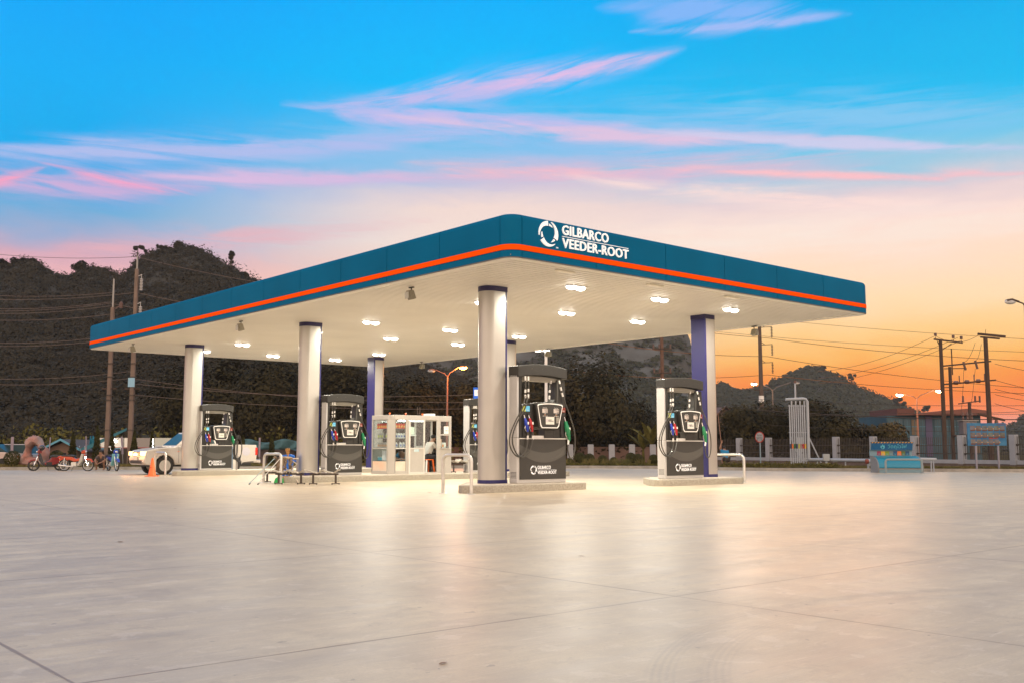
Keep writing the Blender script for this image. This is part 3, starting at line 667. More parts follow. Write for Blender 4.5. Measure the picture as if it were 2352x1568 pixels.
    mb = MB(); n = len(o1); mb.add([(a, -.134, b) for a, b in o1] + [(a, -.134, b) for a, b in o2] + [(a, -.122, b) for a, b in o1], [(i, (i + 1) % n, n + (i + 1) % n, n + i) for i in range(n)] + [(i, (i + 1) % n, 2 * n + (i + 1) % n, 2 * n + i) for i in range(n)]); mb.build('display_outline', mat('outline_white', (.85, .85, .83), .4), scr)
    LCD = mat('lcd_grey', (.50, .44, .40), .3, emit=.12)
    for cx, t1, t2 in ((.93, '13.78', '5.470'), (1.36, '13.08', '5.470')):
        p = MB().box(cx - .10, cx + .10, -.134, -.127, 1.83, 1.94).build('price_display', LCD, scr)
        mb = MB(); text_into(mb, t1, cx - .02, 1.89, .11, .04, -.134, .003, .0); text_into(mb, t2, cx + .01, 1.84, .08, .035, -.134, .003, .0); mb.build('price_digits', BLACK, p)
        for tt, xx, zz, ww in (('TOTAL SALE', -.08, 1.955, .15), ('LITRES', -.03, 1.80, .07), ('PRICE PER LITRE', -.09, 1.74, .19)):
            mb = MB(); text_into(mb, tt, cx + xx, zz, ww, .017, -.128, .003, 0); mb.build('display_caption', WHITE, scr)
        MB().box(cx - .03, cx + .03, -.132, -.127, 1.765, 1.79).build('unit_display', mat('lcd_amber', (.35, .17, .08), .3), scr)
    s = MB().box(.96, 1.28, -.134, -.127, 1.53, 1.73).build('screen', mat('screen_light', (.62, .60, .54), .3, emit=.15), scr)
    mb = MB()
    for k, cc in enumerate((0, 1, 2)): pass
    mb = MB(); text_into(mb, 'GILBARCO', 1.055, 1.635, .13, .028, -.134, .003, .01); text_into(mb, 'VEEDER-ROOT', 1.055, 1.60, .20, .028, -.134, .003, .01); mb.build('screen_lettering', BLACK, s)
    mb = MB(); ring_logo(mb, 1.015, 1.632, .035, -.134, .002); mb.build('screen_emblem', mat('emblem_multi', (.10, .35, .55), .4, colr2=(.6, .1, .4), scale=12), s)
    mb = MB()
    for i in range(4):
        for j in range(5): mb.box(1.36 + i * .028, 1.38 + i * .028, -.134, -.127, 1.57 + j * .03, 1.588 + j * .03)
    text_into(mb, 'KEYPAD', 1.36, 1.725, .10, .014, -.128, .003, 0)
    mb.build('keypad', mat('key_grey', (.5, .48, .42), .4), scr)
    # hoses
    def bez(pts, n=26):
        P = [Vector(p) for p in pts]; out = []; k = len(P)
        for i in range(k - 1):
            a = P[max(i - 1, 0)]; b = P[i]; c = P[i + 1]; d = P[min(i + 2, k - 1)]
            for j in range(n // (k - 1) + 2):
                t = j / (n // (k - 1) + 2)
                out.append(.5 * ((2 * b) + (-a + c) * t + (2 * a - 5 * b + 4 * c - d) * t * t + (-a + 3 * b - 3 * c + d) * t ** 3))
        out.append(P[-1]); return out
    HOSE = mat('hose_black', (.04, .038, .032), .35, coat=.2)
    def hose(pts, fit):
        o = MB().tube(bez(pts), .021, 8).build('hose', HOSE, r, smooth=True)
        for a, b in fit: MB().tube([a, b], .030, 8).build('hose_coupling', mat('coupling_white', (.72, .71, .68), .3, metal=.3), o, smooth=True)
    hose([(.27, -.02, 2.76), (.28, -.03, 2.5), (.25, -.05, 2.25), (.12, -.10, 1.95), (-.15, -.14, 1.62), (-.36, -.14, 1.25), (-.36, -.14, .95), (-.15, -.13, .72), (.08, -.12, .72), (.27, -.10, .92), (.33, -.07, 1.18), (.325, -.06, 1.35)],
         [((.27, -.02, 2.77), (.275, -.025, 2.66)), ((.27, -.035, 2.42), (.262, -.04, 2.34)), ((.262, -.04, 2.28), (.25, -.05, 2.20)), ((.325, -.065, 1.13), (.33, -.065, 1.23))])
    hose([(.38, -.02, 2.76), (.39, -.03, 2.5), (.36, -.05, 2.25), (.23, -.08, 1.95), (-.05, -.11, 1.62), (-.24, -.12, 1.28), (-.25, -.12, 1.0), (-.08, -.11, .74), (.14, -.11, .68), (.38, -.10, .85), (.51, -.08, 1.18), (.50, -.06, 1.35)],
         [((.38, -.02, 2.77), (.385, -.025, 2.66)), ((.38, -.035, 2.44), (.372, -.04, 2.36)), ((.372, -.04, 2.30), (.358, -.05, 2.20)), ((.505, -.075, 1.13), (.51, -.075, 1.23))])
    hose([(1.56, -.02, 2.70), (1.66, -.04, 2.4), (1.76, -.07, 2.1), (1.93, -.10, 1.75), (2.08, -.12, 1.35), (2.10, -.12, .95), (2.02, -.12, .68), (1.90, -.11, .66), (1.84, -.09, .85), (1.87, -.07, 1.03), (1.90, -.06, 1.15)],
         [((1.555, -.02, 2.71), (1.58, -.03, 2.62)), ((1.60, -.035, 2.53), (1.63, -.04, 2.44)), ((1.65, -.045, 2.38), (1.68, -.05, 2.28)), ((1.86, -.07, 1.0), (1.90, -.06, 1.14))])
    hose([(1.33, .1, 2.70), (1.30, .1, 2.5), (1.26, .1, 2.2), (1.24, .1, 2.0)], [((1.33, .1, 2.70), (1.325, .1, 2.62)), ((1.29, .1, 2.45), (1.28, .1, 2.38)), ((1.275, .1, 2.3), (1.265, .1, 2.2))])
    return r
pump0 = make_pump()
pumps = [(2.93, 3.12, (.97, .78, 1.03), 'largest dark fuel pump beside the nearest silver column'), (8.86, 3.12, (1, .72, 1), 'dark fuel pump left of the blue flanked right column'),
         (3.12, 13.35, (.80, .78, .905), 'dark fuel pump right of the silver column behind the benches'), (3.12, 23.6, (.77, .78, .9), 'farthest dark fuel pump in front of the white pickup'), (9.3, 13.3, (.9, .75, .92), 'dark fuel pump mostly hidden behind the nearest silver column')]
for i, (v, u, sc, lab) in enumerate(pumps):
    if i == 0: p = pump0; p.location = SP(v, u, IH + .006); p.scale = sc; p['label'] = lab
    else: p = copy_tree(pump0, SP(v, u, IH + .006), None, lab, sc)
    tag(p, lab, 'fuel pump', 'fuel pumps under the canopy')

# ------------------------------------------------------------------ hoop barriers
def hoop(p0, p1, h, lab, r=.042, m=STEEL, rad=.16):
    p0 = Vector((p0.x, p0.y, 0)); p1 = Vector((p1.x, p1.y, 0)); d = (p1 - p0).normalized(); L = (p1 - p0).length
    e = empty('hoop_barrier', p0); tag(e, lab, 'barrier', 'tubular hoop barriers guarding the islands')
    pts = [Vector((0, 0, .0)), Vector((0, 0, h - rad))] + [d * (rad - rad * math.cos(R(a))) + Vector((0, 0, h - rad + rad * math.sin(R(a)))) for a in (22, 45, 68, 90)]
    pts += [d * (L - rad + rad * math.sin(R(a))) + Vector((0, 0, h - rad + rad * math.cos(R(a)))) for a in (0, 22, 45, 68, 90)] + [d * L]
    MB().tube(pts, r, 14).build('hoop', m, e, smooth=True)
    for q in (Vector((0, 0, 0)), d * L): MB().lathe([(.0, .014), (.10, .014), (.11, 0)][::-1], (q.x, q.y, .001), 14).build('base_plate', m, e)
    return e
hoop(SP(.80, 3.55), SP(.98, 2.62), .97, 'steel hoop barrier in front of the nearest column')
hoop(SP(1.0, 13.7), SP(1.02, 12.55), .95, 'steel hoop barrier draped with mop rags behind the mop handles')
hoop(SP(1.60, 24.6), SP(1.65, 23.6), .95, 'steel hoop barrier beside the orange traffic cone')
hoop(SP(13.2, 4.9), SP(13.22, 3.45), .92, 'steel hoop barrier right of the right front column', .045)

# ================================================================== vegetation
def leaves(name, pts, size, m, parent=None, up=.35, squash=.6, nb=None):
    """many small leaf-cluster faces, one per point"""
    P = np.asarray(pts, dtype=np.float32); n = len(P)
    nr = rng.normal(size=(n, 3)) * (1 if nb is None else .33); nr[:, 2] += up; nr = nr if nb is None else nr + nb; nr /= np.linalg.norm(nr, axis=1)[:, None]
    t = rng.normal(size=(n, 3)); t -= (t * nr).sum(1)[:, None] * nr; t /= np.linalg.norm(t, axis=1)[:, None]; b = np.cross(nr, t)
    s = (np.asarray(size) * rng.uniform(.55, 1.35, n))[:, None]; t = t * s; b = b * s * squash
    V = np.stack([P - t, P - b * .9 + t * .1, P + t, P + b], 1).reshape(-1, 3)
    me = bpy.data.meshes.new(name); me.vertices.add(4 * n); me.vertices.foreach_set('co', V.astype(np.float32).ravel())
    me.loops.add(4 * n); me.loops.foreach_set('vertex_index', np.arange(4 * n, dtype=np.int32))
    me.polygons.add(n); me.polygons.foreach_set('loop_start', np.arange(0, 4 * n, 4, dtype=np.int32)); me.polygons.foreach_set('loop_total', np.full(n, 4, dtype=np.int32))
    me.materials.append(m); me.update(calc_edges=True); me.validate()
    o = bpy.data.objects.new(name, me); COL.objects.link(o)
    if parent is not None: o.parent = parent
    return o
def crown_pts(w, d, h, z0, n, lobes=14, gap=.55, seed=1, ls=1.0):
    r = np.random.default_rng(seed); out = []
    L = []
    for i in range(lobes):
        a = r.uniform(0, 2 * math.pi); q = r.uniform(.15, .95) ** .6; zz = r.uniform(.12, .98)
        wid = math.sqrt(max(.05, 1 - (zz * 1.1 - .35) ** 2 * 1.5)) 
        L.append((math.cos(a) * q * w / 2 * wid * .8, math.sin(a) * q * d / 2 * wid * .8, z0 + zz * h * .86, r.uniform(.18, .36) * min(w, h) * ls))
    per = n // lobes
    for (x, y, z, s) in L:
        v = r.normal(size=(per, 3)); v /= np.linalg.norm(v, axis=1)[:, None]
        rad = s * (1 - np.abs(r.normal(0, .22, per))) * (1 + .12 * np.sin(v[:, 0] * 7 + z) * np.cos(v[:, 2] * 9))
        p = v * rad[:, None]; p[:, 2] *= .8; p += (x, y, z); out.append(p)
    p = np.concatenate(out); return p[p[:, 2] > z0 * .5]
def tree(name, loc, w, h, z0, n, leaf, label, group, m=LEAFT, seed=1, lobes=14, lab_cat='tree', trunkr=.16, d=None, ls=1.0):
    r = empty(name, loc, random.uniform(0, 6)); tag(r, label, lab_cat, group)
    mb = MB(); mb.tube([(0, 0, -.3), (.05, 0, z0 * .6 + .2), (-.05, .05, z0 + h * .35), (0, 0, z0 + h * .7)], [trunkr, trunkr * .8, trunkr * .55, trunkr * .15], 8)
    rr_ = random.Random(seed)
    for k in range(5):
        a = rr_.uniform(0, 6.28); q = w * .32; z = z0 * .7 + h * (.12 + .08 * k)
        mb.tube([(0, 0, z), (math.cos(a) * q * .5, math.sin(a) * q * .5, z + h * .14), (math.cos(a) * q, math.sin(a) * q, z + h * .2)], [trunkr * .45, trunkr * .3, trunkr * .1], 6)
    mb.build('trunk', BARK, r, smooth=True)
    P_ = crown_pts(w, d or w, h, z0, n, lobes, seed=seed, ls=ls); Cc = P_.mean(0); nb = P_ - Cc; nb /= np.linalg.norm(nb, axis=1)[:, None] + 1e-6
    leaves('crown', P_, leaf, m, r, up=.3, nb=nb * .9)
    return r
# ---- hills: ridge profiles become real terrain, then forest is scattered on it
def interp(pts, x): return float(np.interp(x, [p[0] for p in pts], [p[1] for p in pts]))
def hill(name, ridge, px0, px1, Yn, Yr, nx, ny, shape, rough, m, zmin=-.3, seed=1, back=.35):
    """ridge: (picture column, picture row) of the skyline when it stands at distance Yr"""
    r = np.random.default_rng(seed)
    xs = np.linspace(px0, px1, nx); H = []
    for px in xs:
        H.append(max(0, at(px, interp(ridge, px), Yr).z))
    ph = r.uniform(0, 6.28, (10, 2)); fr = r.uniform(.5, 3.5, (10, 2))
    V = []; ts = list(np.linspace(0, 1, ny)) + [1.0 + back * .5, 1 + back]
    for j, t in enumerate(ts):
        Y = Yn + (Yr - Yn) * t
        for i, px in enumerate(xs):
            h = H[i] * (shape(min(t, 1)) if t <= 1 else max(0, 1 - (t - 1) / back) * .9)
            nz = sum(math.sin(fr[k, 0] * i * .18 + ph[k, 0] + k) * math.cos(fr[k, 1] * j * .55 + ph[k, 1]) for k in range(10)) / 10
            f = min(1, (1 - t) * 3 + .0) if t < 1 else 0
            z = h + nz * rough * h * f
            X = (px - 1176) / FPX * (Y if t <= 1 else Y) * 1.0
            V.append((X, Y + nz * rough * 8 * f, max(z, zmin) if t < 1 else z))
    n2 = len(ts); F = [(j * nx + i, j * nx + i + 1, (j + 1) * nx + i + 1, (j + 1) * nx + i) for j in range(n2 - 1) for i in range(nx - 1)]
    o = MB().add(V, F).build(name, m, smooth=True, fix=False)
    if o.data.polygons[nx].normal.z < 0: o.data.flip_normals()
    tag(o, kind='structure')
    return np.array(V).reshape(n2, nx, 3)
def scatter(G, n, size, name, m, label, lift=(.0, 3.0), bare=None, seed=3, clump=1, rows=None):
    """tree-crown sized clumps of leaf faces over the terrain grid G"""
    r = np.random.default_rng(seed); ny, nx, _ = G.shape; ny = rows or ny - 2
    a = r.uniform(0, ny - 1.001, n) ; b = r.uniform(0, nx - 1.001, n)
    i = a.astype(int); j = b.astype(int); fa = (a - i)[:, None]; fb = (b - j)[:, None]
    P = (G[i, j] * (1 - fa) * (1 - fb) + G[i + 1, j] * fa * (1 - fb) + G[i, j + 1] * (1 - fa) * fb + G[i + 1, j + 1] * fa * fb)
    if bare is not None: P = P[bare(P, r)]
    out = []; sz = []
    cr = r.uniform(lift[1] * .35, lift[1] * .8, len(P)) * (.65 + .45 * (r.uniform(size=len(P)) < .25))
    per = clump
    v = r.normal(size=(len(P), per, 3)); v /= np.linalg.norm(v, axis=2)[:, :, None]; v[:, :, 2] = np.abs(v[:, :, 2]) * .75
    Q = P[:, None, :] + v * cr[:, None, None] * (1 - .75 * r.beta(1.2, 1.6, (len(P), per, 1)))
    o = leaves(name, Q.reshape(-1, 3), size, m, up=.5, nb=v.reshape(-1, 3) * .9 + np.array([0, -.3, 0])); tag(o, label, None, None, 'stuff'); o['category'] = 'forest'
    return o
RL = [(-500, 640), (-250, 615), (-100, 606), (0, 612), (30, 600), (60, 602), (95, 622), (125, 634), (165, 630), (200, 612), (240, 622), (272, 636), (300, 600), (330, 580), (370, 572), (410, 566), (450, 574), (480, 592), (520, 612), (560, 634), (600, 658), (700, 715), (850, 790), (1000, 850), (1150, 900), (1300, 960), (1420, 1000), (1500, 1027)]
GL = hill('hill', RL, -500, 1500, 95, 225, 130, 26, lambda t: min(1, .04 + .96 * t ** 1.15), .10, EARTH, seed=5)
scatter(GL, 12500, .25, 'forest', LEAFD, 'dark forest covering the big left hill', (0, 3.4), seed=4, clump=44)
RC_ = [(700, 900), (900, 860), (1060, 800), (1180, 740), (1300, 720), (1420, 716), (1500, 722), (1560, 742), (1584, 764), (1591, 800), (1598, 836), (1606, 880), (1640, 930), (1700, 980), (1760, 1020), (1800, 1027)]
GC = hill('hill', RC_, 700, 1800, 260, 420, 120, 18, lambda t: min(1, .03 + .5 * t + .47 * t ** 6), .10, ROCKC, seed=9)
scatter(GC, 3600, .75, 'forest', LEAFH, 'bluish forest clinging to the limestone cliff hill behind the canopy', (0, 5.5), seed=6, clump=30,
        bare=lambda P, r: (np.sin(P[:, 0] * .13 + P[:, 2] * .21) + np.sin(P[:, 2] * .35 + 1) + r.normal(0, .5, len(P))) < 1.15)
RR = [(1500, 1000), (1600, 905), (1655, 878), (1690, 890), (1720, 898), (1750, 888), (1790, 872), (1812, 858), (1835, 848), (1860, 841), (1885, 844), (1905, 855), (1925, 862), (1950, 876), (1975, 892), (2010, 908), (2050, 922), (2080, 936), (2120, 955), (2170, 985), (2230, 1015), (2280, 1027)]
GR = hill('hill', RR, 1500, 2280, 330, 600, 110, 20, lambda t: min(1, .03 + .97 * t ** 1.3), .08, EARTH, seed=12)
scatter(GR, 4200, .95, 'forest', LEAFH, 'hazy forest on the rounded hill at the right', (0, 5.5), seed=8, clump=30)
RF = [(2180, 1027), (2240, 1015), (2290, 995), (2330, 968), (2370, 945), (2430, 925), (2520, 930), (2650, 970), (2760, 1027)]
GF = hill('hill', RF, 2180, 2760, 420, 650, 60, 10, lambda t: min(1, .03 + .97 * t ** 1.3), .08, EARTH, seed=15)
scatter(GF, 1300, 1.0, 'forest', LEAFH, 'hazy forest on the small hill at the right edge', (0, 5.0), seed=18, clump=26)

# ---- skyline trees standing on the left ridge
sky_trees = [(20, 588, 62, 56, 'broad round tree on the ridge at the left edge'), (64, 590, 58, 48, 'round crowned ridge tree right of the leftmost one'), (112, 616, 34, 26, 'low thin ridge tree left of the middle clump'), (196, 600, 58, 40, 'wide dark ridge tree left of the concrete poles'),
             (242, 616, 40, 26, 'small open ridge tree behind the shorter concrete pole'), (316, 562, 64, 38, 'open branched tree on the ridge behind the taller concrete pole'), (368, 560, 34, 26, 'small feathery tree just left of the summit'), (405, 556, 48, 40, 'summit tree, highest of the left hill'), (448, 566, 46, 34, 'dense ridge tree right of the summit'),
             (531, 574, 26, 40, 'lone thin tree sticking up on the right shoulder of the ridge'), (560, 624, 40, 24, 'low ridge tree closest to the canopy edge')]
for i, (px, pt, wpx, hpx, lab) in enumerate(sky_trees):
    Y = 222; k = Y / FPX; topz = at(px, pt, Y).z; base = at(px, interp(RL, px) + 6, Y).z
    w = wpx * k; h = max(topz - base, hpx * k); p = at(px, 600, Y); z0 = base - (h - (topz - base)) if h > topz - base else base
    thin = i in (2, 4, 5, 6, 9)
    tree('ridge_tree', (p.x, Y, topz - h - 0.6), w, h * (.62 if thin else .8), h * (.38 if thin else .2) + .5, 1300 if thin else 4200, .24 if thin else .27, lab, 'trees on the skyline of the left hill', LEAFD, seed=40 + i, lobes=8 if thin else 16, trunkr=.2, ls=.62 if thin else 1.0)
tp = at(1345 * .551 * .5742 + 1608 * 1 + 0, 860, 500)
tree('ridge_tree', (at(2030, 0, 560).x, 560, at(2030, 931, 560).z - 1), 8.5, 4.6, 1.2, 1500, .45, 'round lone tree on the falling ridge of the right hill', 'trees on the right ridge', LEAFH, seed=77, lobes=8)
for i, (px, py, lab) in enumerate(((1812, 852, 'small tree left of the right hill summit'), (1862, 838, 'small tree on the right hill summit'), (1925, 856, 'small tree right of the right hill summit'), (2090, 930, 'small tree low on the right ridge'))):
    tree('ridge_tree', (at(px, 0, 590).x, 590, at(px, py + 17, 590).z), 6.5, 3.6, .5, 900, .5, lab, 'trees on the right ridge', LEAFH, seed=90 + i, lobes=7)

# ---- tall dark trees behind the station (px centre, row of the top, width px, distance)
big = [(430, 850, 130, 92, 'dark tree behind the farthest left column'), (520, 822, 150, 86, 'tall dark tree left of the farthest fuel pump'), (618, 828, 150, 84, 'tall dark tree between the farthest pump and the bench column'), (705, 838, 120, 88, 'dark tree behind the bench column'),
       (790, 836, 130, 82, 'dark tree above the pump behind the benches'), (880, 872, 110, 80, 'dark tree above the glass kiosk'), (965, 872, 120, 78, 'olive tree left of the orange street lamp'), (1060, 886, 120, 80, 'olive tree right of the orange street lamp'), (1160, 872, 130, 84, 'dark tree behind the nearest column'),
       (1260, 862, 130, 82, 'dark tree behind the largest pump'), (1368, 842, 170, 80, 'large round dark tree between the two front pumps'), (1230, 905, 120, 79, 'low dark tree right of the nearest column'), (1470, 935, 110, 86, 'low dark tree left of the right pump'), (1565, 950, 130, 86, 'low dark tree behind the right pump'),
       (1700, 940, 110, 78, 'rounded mango tree right of the right column'), (1768, 936, 110, 80, 'rounded mango tree left of the vent pipes'), (1868, 926, 120, 78, 'rounded mango tree behind the vent pipes'), (1925, 950, 90, 74, 'rounded mango tree right of the vent pipes'), (2020, 966, 140, 76, 'broad mango tree behind the blue service cabinet')]
for i, (px, pt, wpx, Y, lab) in enumerate(big):
    k = Y / FPX; h = at(px, pt, Y).z; w = wpx * k
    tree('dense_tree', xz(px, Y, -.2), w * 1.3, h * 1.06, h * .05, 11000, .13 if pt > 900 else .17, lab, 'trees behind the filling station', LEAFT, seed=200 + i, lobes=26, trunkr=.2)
# scrub between the road and the left hill
scr = []
for i in range(150):
    px = rng.uniform(-60, 1300); Y = rng.uniform(78, 98); s = rng.uniform(1.0, 2.6); c = xz(px, Y, 0)
    v = rng.normal(size=(110, 3)); v /= np.linalg.norm(v, axis=1)[:, None]; v[:, 2] = np.abs(v[:, 2]); v = v * s * rng.uniform(.7, 1, (110, 1)); v[:, 2] *= 1.3
    scr.append(v + np.array(c))
o = leaves('undergrowth', np.concatenate(scr), .17, LEAFS, up=.5); tag(o, 'tangled green brown undergrowth at the foot of the left hill', 'undergrowth', None, 'stuff')
# conifers on the left verge
for i, (px, pt, pb, w, Y, lab) in enumerate(((165, 996, 1062, 21, 57, 'conical conifer right of the brown gabled house'), (220.5, 981, 1066, 21, 57, 'tallest conifer, left of the shorter concrete pole'), (254.6, 990, 1062, 17, 58, 'narrow conifer between the two concrete poles'),
     (306, 990, 1066, 20, 57, 'conifer right of the taller concrete pole'), (347, 994, 1060, 15, 58, 'thin conifer strung with fairy lights'), (396.5, 987, 1050, 18, 58, 'conifer above the pickup windscreen'), (557, 1003, 1056, 16, 59, 'small conifer behind the pickup tailgate'), (623, 1000, 1062, 18, 59, 'conifer right of the pickup tailgate'), (748, 1000, 1062, 14, 59, 'thin conifer behind the bench column'))):
    k = Y / FPX; p = xz(px, Y, .1); h = at(px, pt, Y).z; r = empty('conifer', p); tag(r, lab, 'conifer', 'clipped conifers along the left verge')
    MB().tube([(0, 0, -.2), (0, 0, h * .9)], [.06, .02], 6).build('trunk', BARK, r)
    n = 2600; t = rng.uniform(0, 1, n) ** .8; a = rng.uniform(0, 6.28, n); rad = w * k / 2 * (1 - t) ** .72 * (1 + .22 * np.sin(a * 5 + t * 23)) * rng.uniform(.7, 1.06, n)
    leaves('foliage', np.stack([np.cos(a) * rad, np.sin(a) * rad, t * (h - .12) + .12], 1), .05, LEAFC, r, up=.8)
# clipped round shrubs
balls = [(28, 1054, 15, 55, 'big clipped ball shrub left of the rock arch'), (130, 1050, 13, 55, 'dark ball shrub in front of the gabled house'), (1308, 1062, 8, 60, 'smallest ball shrub beside the largest pump'), (1332, 1053, 10.5, 60, 'first large ball shrub right of the largest pump'), (1354, 1054.5, 10, 60, 'ball shrub touching the first large one'), (1384, 1057, 9, 60, 'darker ball shrub among spiky grass'),
         (1410, 1059, 7, 60, 'small tufted shrub before the second white post'), (1449, 1053, 10.5, 60, 'ball shrub left of the third white post, left of its pair'), (1465, 1055, 10, 60, 'ball shrub left of the third white post, right of its pair'), (1501, 1055, 9, 59, 'ball shrub just left of the right pump'), (850, 1062, 8, 60, 'small ball shrub behind the rear blue column')]
for i, (px, py, rp_, Y, lab) in enumerate(balls):
    c = at(px, py - 2, Y); rr_ = rp_ * 1.2 * Y / FPX; r = empty('ball_shrub', (c.x, c.y, .1)); tag(r, lab, 'shrub', 'clipped round shrubs')
    MB().tube([(0, 0, -.05), (0, 0, c.z - .1)], .03, 6).build('stem', BARK, r)
    n = 2200; v = rng.normal(size=(n, 3)); v /= np.linalg.norm(v, axis=1)[:, None]; v *= rr_ * rng.uniform(.86, 1.03, (n, 1)); v[:, 2] += c.z - .1
    leaves('foliage', v[v[:, 2] > 0], .038, LEAFC, r, up=.5, nb=(v[v[:, 2] > 0] - np.array([0, 0, c.z - .1])) / rr_)
# spiky ornamental grass and low ground cover along the verge
def blades(name, pts, hgt, label, m=GRASS, wid=.012, per=14, spread=.16):
    V = []; n = 0
    for p in pts:
        for k in range(per):
            a = rng.uniform(0, 6.28); h = hgt * rng.uniform(.5, 1.15); s = spread * rng.uniform(.2, 1.2); q = (math.cos(a) * s, math.sin(a) * s); w = wid
            b = (p[0] + rng.normal(0, .04), p[1] + rng.normal(0, .04), p[2])
            V += [(b[0] - w, b[1], b[2]), (b[0] + w, b[1], b[2]), (b[0] + q[0] * .5 + w * .7, b[1] + q[1] * .5, b[2] + h * .7), (b[0] + q[0] * .5 - w * .7, b[1] + q[1] * .5, b[2] + h * .7), (b[0] + q[0] * 1.3, b[1] + q[1] * 1.3, b[2] + h)]; n += 1
    F = [f for i in range(n) for f in ((i * 5, i * 5 + 1, i * 5 + 2, i * 5 + 3), (i * 5 + 3, i * 5 + 2, i * 5 + 4))]
    o = MB().add(V, F).build(name, m, fix=False); tag(o, label, 'grass', None, 'stuff'); return o
blades('ornamental_grass', [tuple(xz(rng.uniform(1290, 1530), rng.uniform(58.6, 60.5), .12)) for _ in range(70)], .42, 'spiky yellow green grass between the ball shrubs', wid=.014)
blades('lawn_edge', [tuple(xz(px, float(np.interp(px, [0, 700, 1050], [54.2, 56.4, 58])) + rng.uniform(.2, 4), .1)) for px in rng.uniform(-30, 900, 2600)], .16, 'short yellowish grass on the left verge', per=7, spread=.1, wid=.02)
blades('weeds', [tuple(xz(px, float(np.interp(px, [1650, 2080, 2352], [53.3, 50.0, 48.6])) + rng.uniform(.2, 1.8), .12)) for px in rng.uniform(1655, 2352, 900)], .13, 'low dry weeds along the right kerb', per=8, spread=.12, wid=.018)
cov = []
for px in rng.uniform(1285, 1560, 300):
    c = np.array(xz(px, rng.uniform(58.2, 60.5), .12)); v = rng.normal(size=(40, 3)) * (.2, .2, .06); v[:, 2] = np.abs(v[:, 2]); cov.append(c + v)
for px in rng.uniform(1655, 1925, 160):
    c = np.array(xz(px, float(np.interp(px, [1650, 1925], [53.6, 51.4])) + rng.uniform(0, 1.2), .12)); v = rng.normal(size=(40, 3)) * (.18, .18, .11); v[:, 2] = np.abs(v[:, 2]); cov.append(c + v)
o = leaves('ground_cover', np.concatenate(cov), .05, LEAFS, up=.8); tag(o, 'low leafy ground cover behind the kerb', 'ground cover', None, 'stuff')
# banana plants
for i, (px, Y, h, lab) in enumerate(((1497, 68, 3.3, 'banana plant with upright leaves left of the right pump'), (1478, 69, 2.6, 'shorter banana plant beside the taller one'))):
    r = empty('banana_plant', xz(px, Y, -.1)); tag(r, lab, 'banana plant', 'banana plants behind the wall'); MB().tube([(0, 0, 0), (0, 0, h * .45)], [.12, .07], 8).build('stem', LEAFS, r)
    mb = MB()
    for k in range(8):
        a = k * .8 + i; b = Vector((0, 0, h * .42)); q = Vector((math.cos(a), math.sin(a), 0)); side = Vector((-q.y, q.x, 0)); lean = .25 + .12 * (k % 4); v = []
        for j in range(6):
            t = j / 5; p = b + q * (t * lean * h * .9) + Vector((0, 0, h * .62 * (t - .35 * t * t * lean * 2))); w = .22 * math.sin(math.pi * min(.97, t * .9 + .08)); v += [p - side * w + Vector((0, 0, .04)), p, p + side * w + Vector((0, 0, .04))]
        mb.add(v, [(j * 3 + c, j * 3 + c + 1, j * 3 + c + 4, j * 3 + c + 3) for j in range(5) for c in (0, 1)])
    mb.build('leaf_fan', LEAFS, r, fix=False)

# ================================================================== poles, lamps, wires
def pole_tube(mb, px0, py0, px1, py1, Y, w0, w1, mi=0):
    a = at(px0, py0, Y); b = at(px1, py1, Y); mb.tube([(a.x, a.y, max(a.z, -.1)), (b.x, b.y, b.z)], [w0 / 2, w1 / 2], 8, mi); return b
def up_pole(px, ptop, Y, w0, w1):
    """vertical pole through picture column px (at the horizon) up to picture row ptop"""
    b = xz(px, Y, -.2); return b, at(px, ptop, Y).z
def disc_string(mb, x, y, z0, z1, r, n):
    for i in range(n):
        z = z0 + (z1 - z0) * (i + .5) / n; mb.lathe([(.02, -.04), (r, -.02), (r * .9, .02), (.02, .04)], (x, y, z), 8)
# left pair of concrete poles
for (px, Y, pt, pe, ins, lab) in ((243.5, 61, 706, 641, None, 'shorter concrete pole with a steel extension, left of the pair'), (296.5, 61, 618, 588, ((640, 668), (704, 732)), 'taller concrete pole carrying insulator strings, right of the pair')):
    b = xz(px, Y, -.2); r = empty('utility_pole', b); tag(r, lab, 'utility pole', 'concrete poles on the left verge'); zt = at(px, pt, Y).z + .2; ze = at(px, pe, Y).z + .2
    MB().tube([(0, 0, 0), (0, 0, zt)], [.185, .14], 4).build('shaft', POLEC, r, bevel=.02); MB().box(-.04, .04, -.04, .04, zt - 1.8, ze).build('extension', GALV, r)
    for z in (2.4, 4.2, 4.5, 5.6, 6.4): MB().box(-.19, .19, -.19, .19, z, z + .03).build('steel_band', DARK, r)
    if ins:
        for a, c in ins:
            zz0 = at(px, c, Y).z + .2; zz1 = at(px, a, Y).z + .2; mb = MB().bar((0, 0, zz1 + .1), (.32, 0, zz1 + .25), .04); mb.tube([(.30, 0, zz0), (.30, 0, zz1 + .2)], .02, 6); disc_string(mb, .30, 0, zz0, zz1, .11, 8); mb.build('insulator_string', CERAMW, r)
        MB().box(-.2, .2, -.2, -.19, 5.0, 5.55).build('number_band', mat('band_pale_blue', (.25, .45, .6)), r)
    else:
        mb = MB().bar((.1, 0, zt - .1), (.45, 0, zt + .1), .06); mb.lathe([(.10, 0), (.12, .3), (.05, .4)], (.5, 0, zt - .05), 8); mb.build('fuse_cutout', CERAM, r)
    MB().bar((-.45, 0, 4.9), (.45, 0, 4.9), .08).build('crossarm', POLED, r)
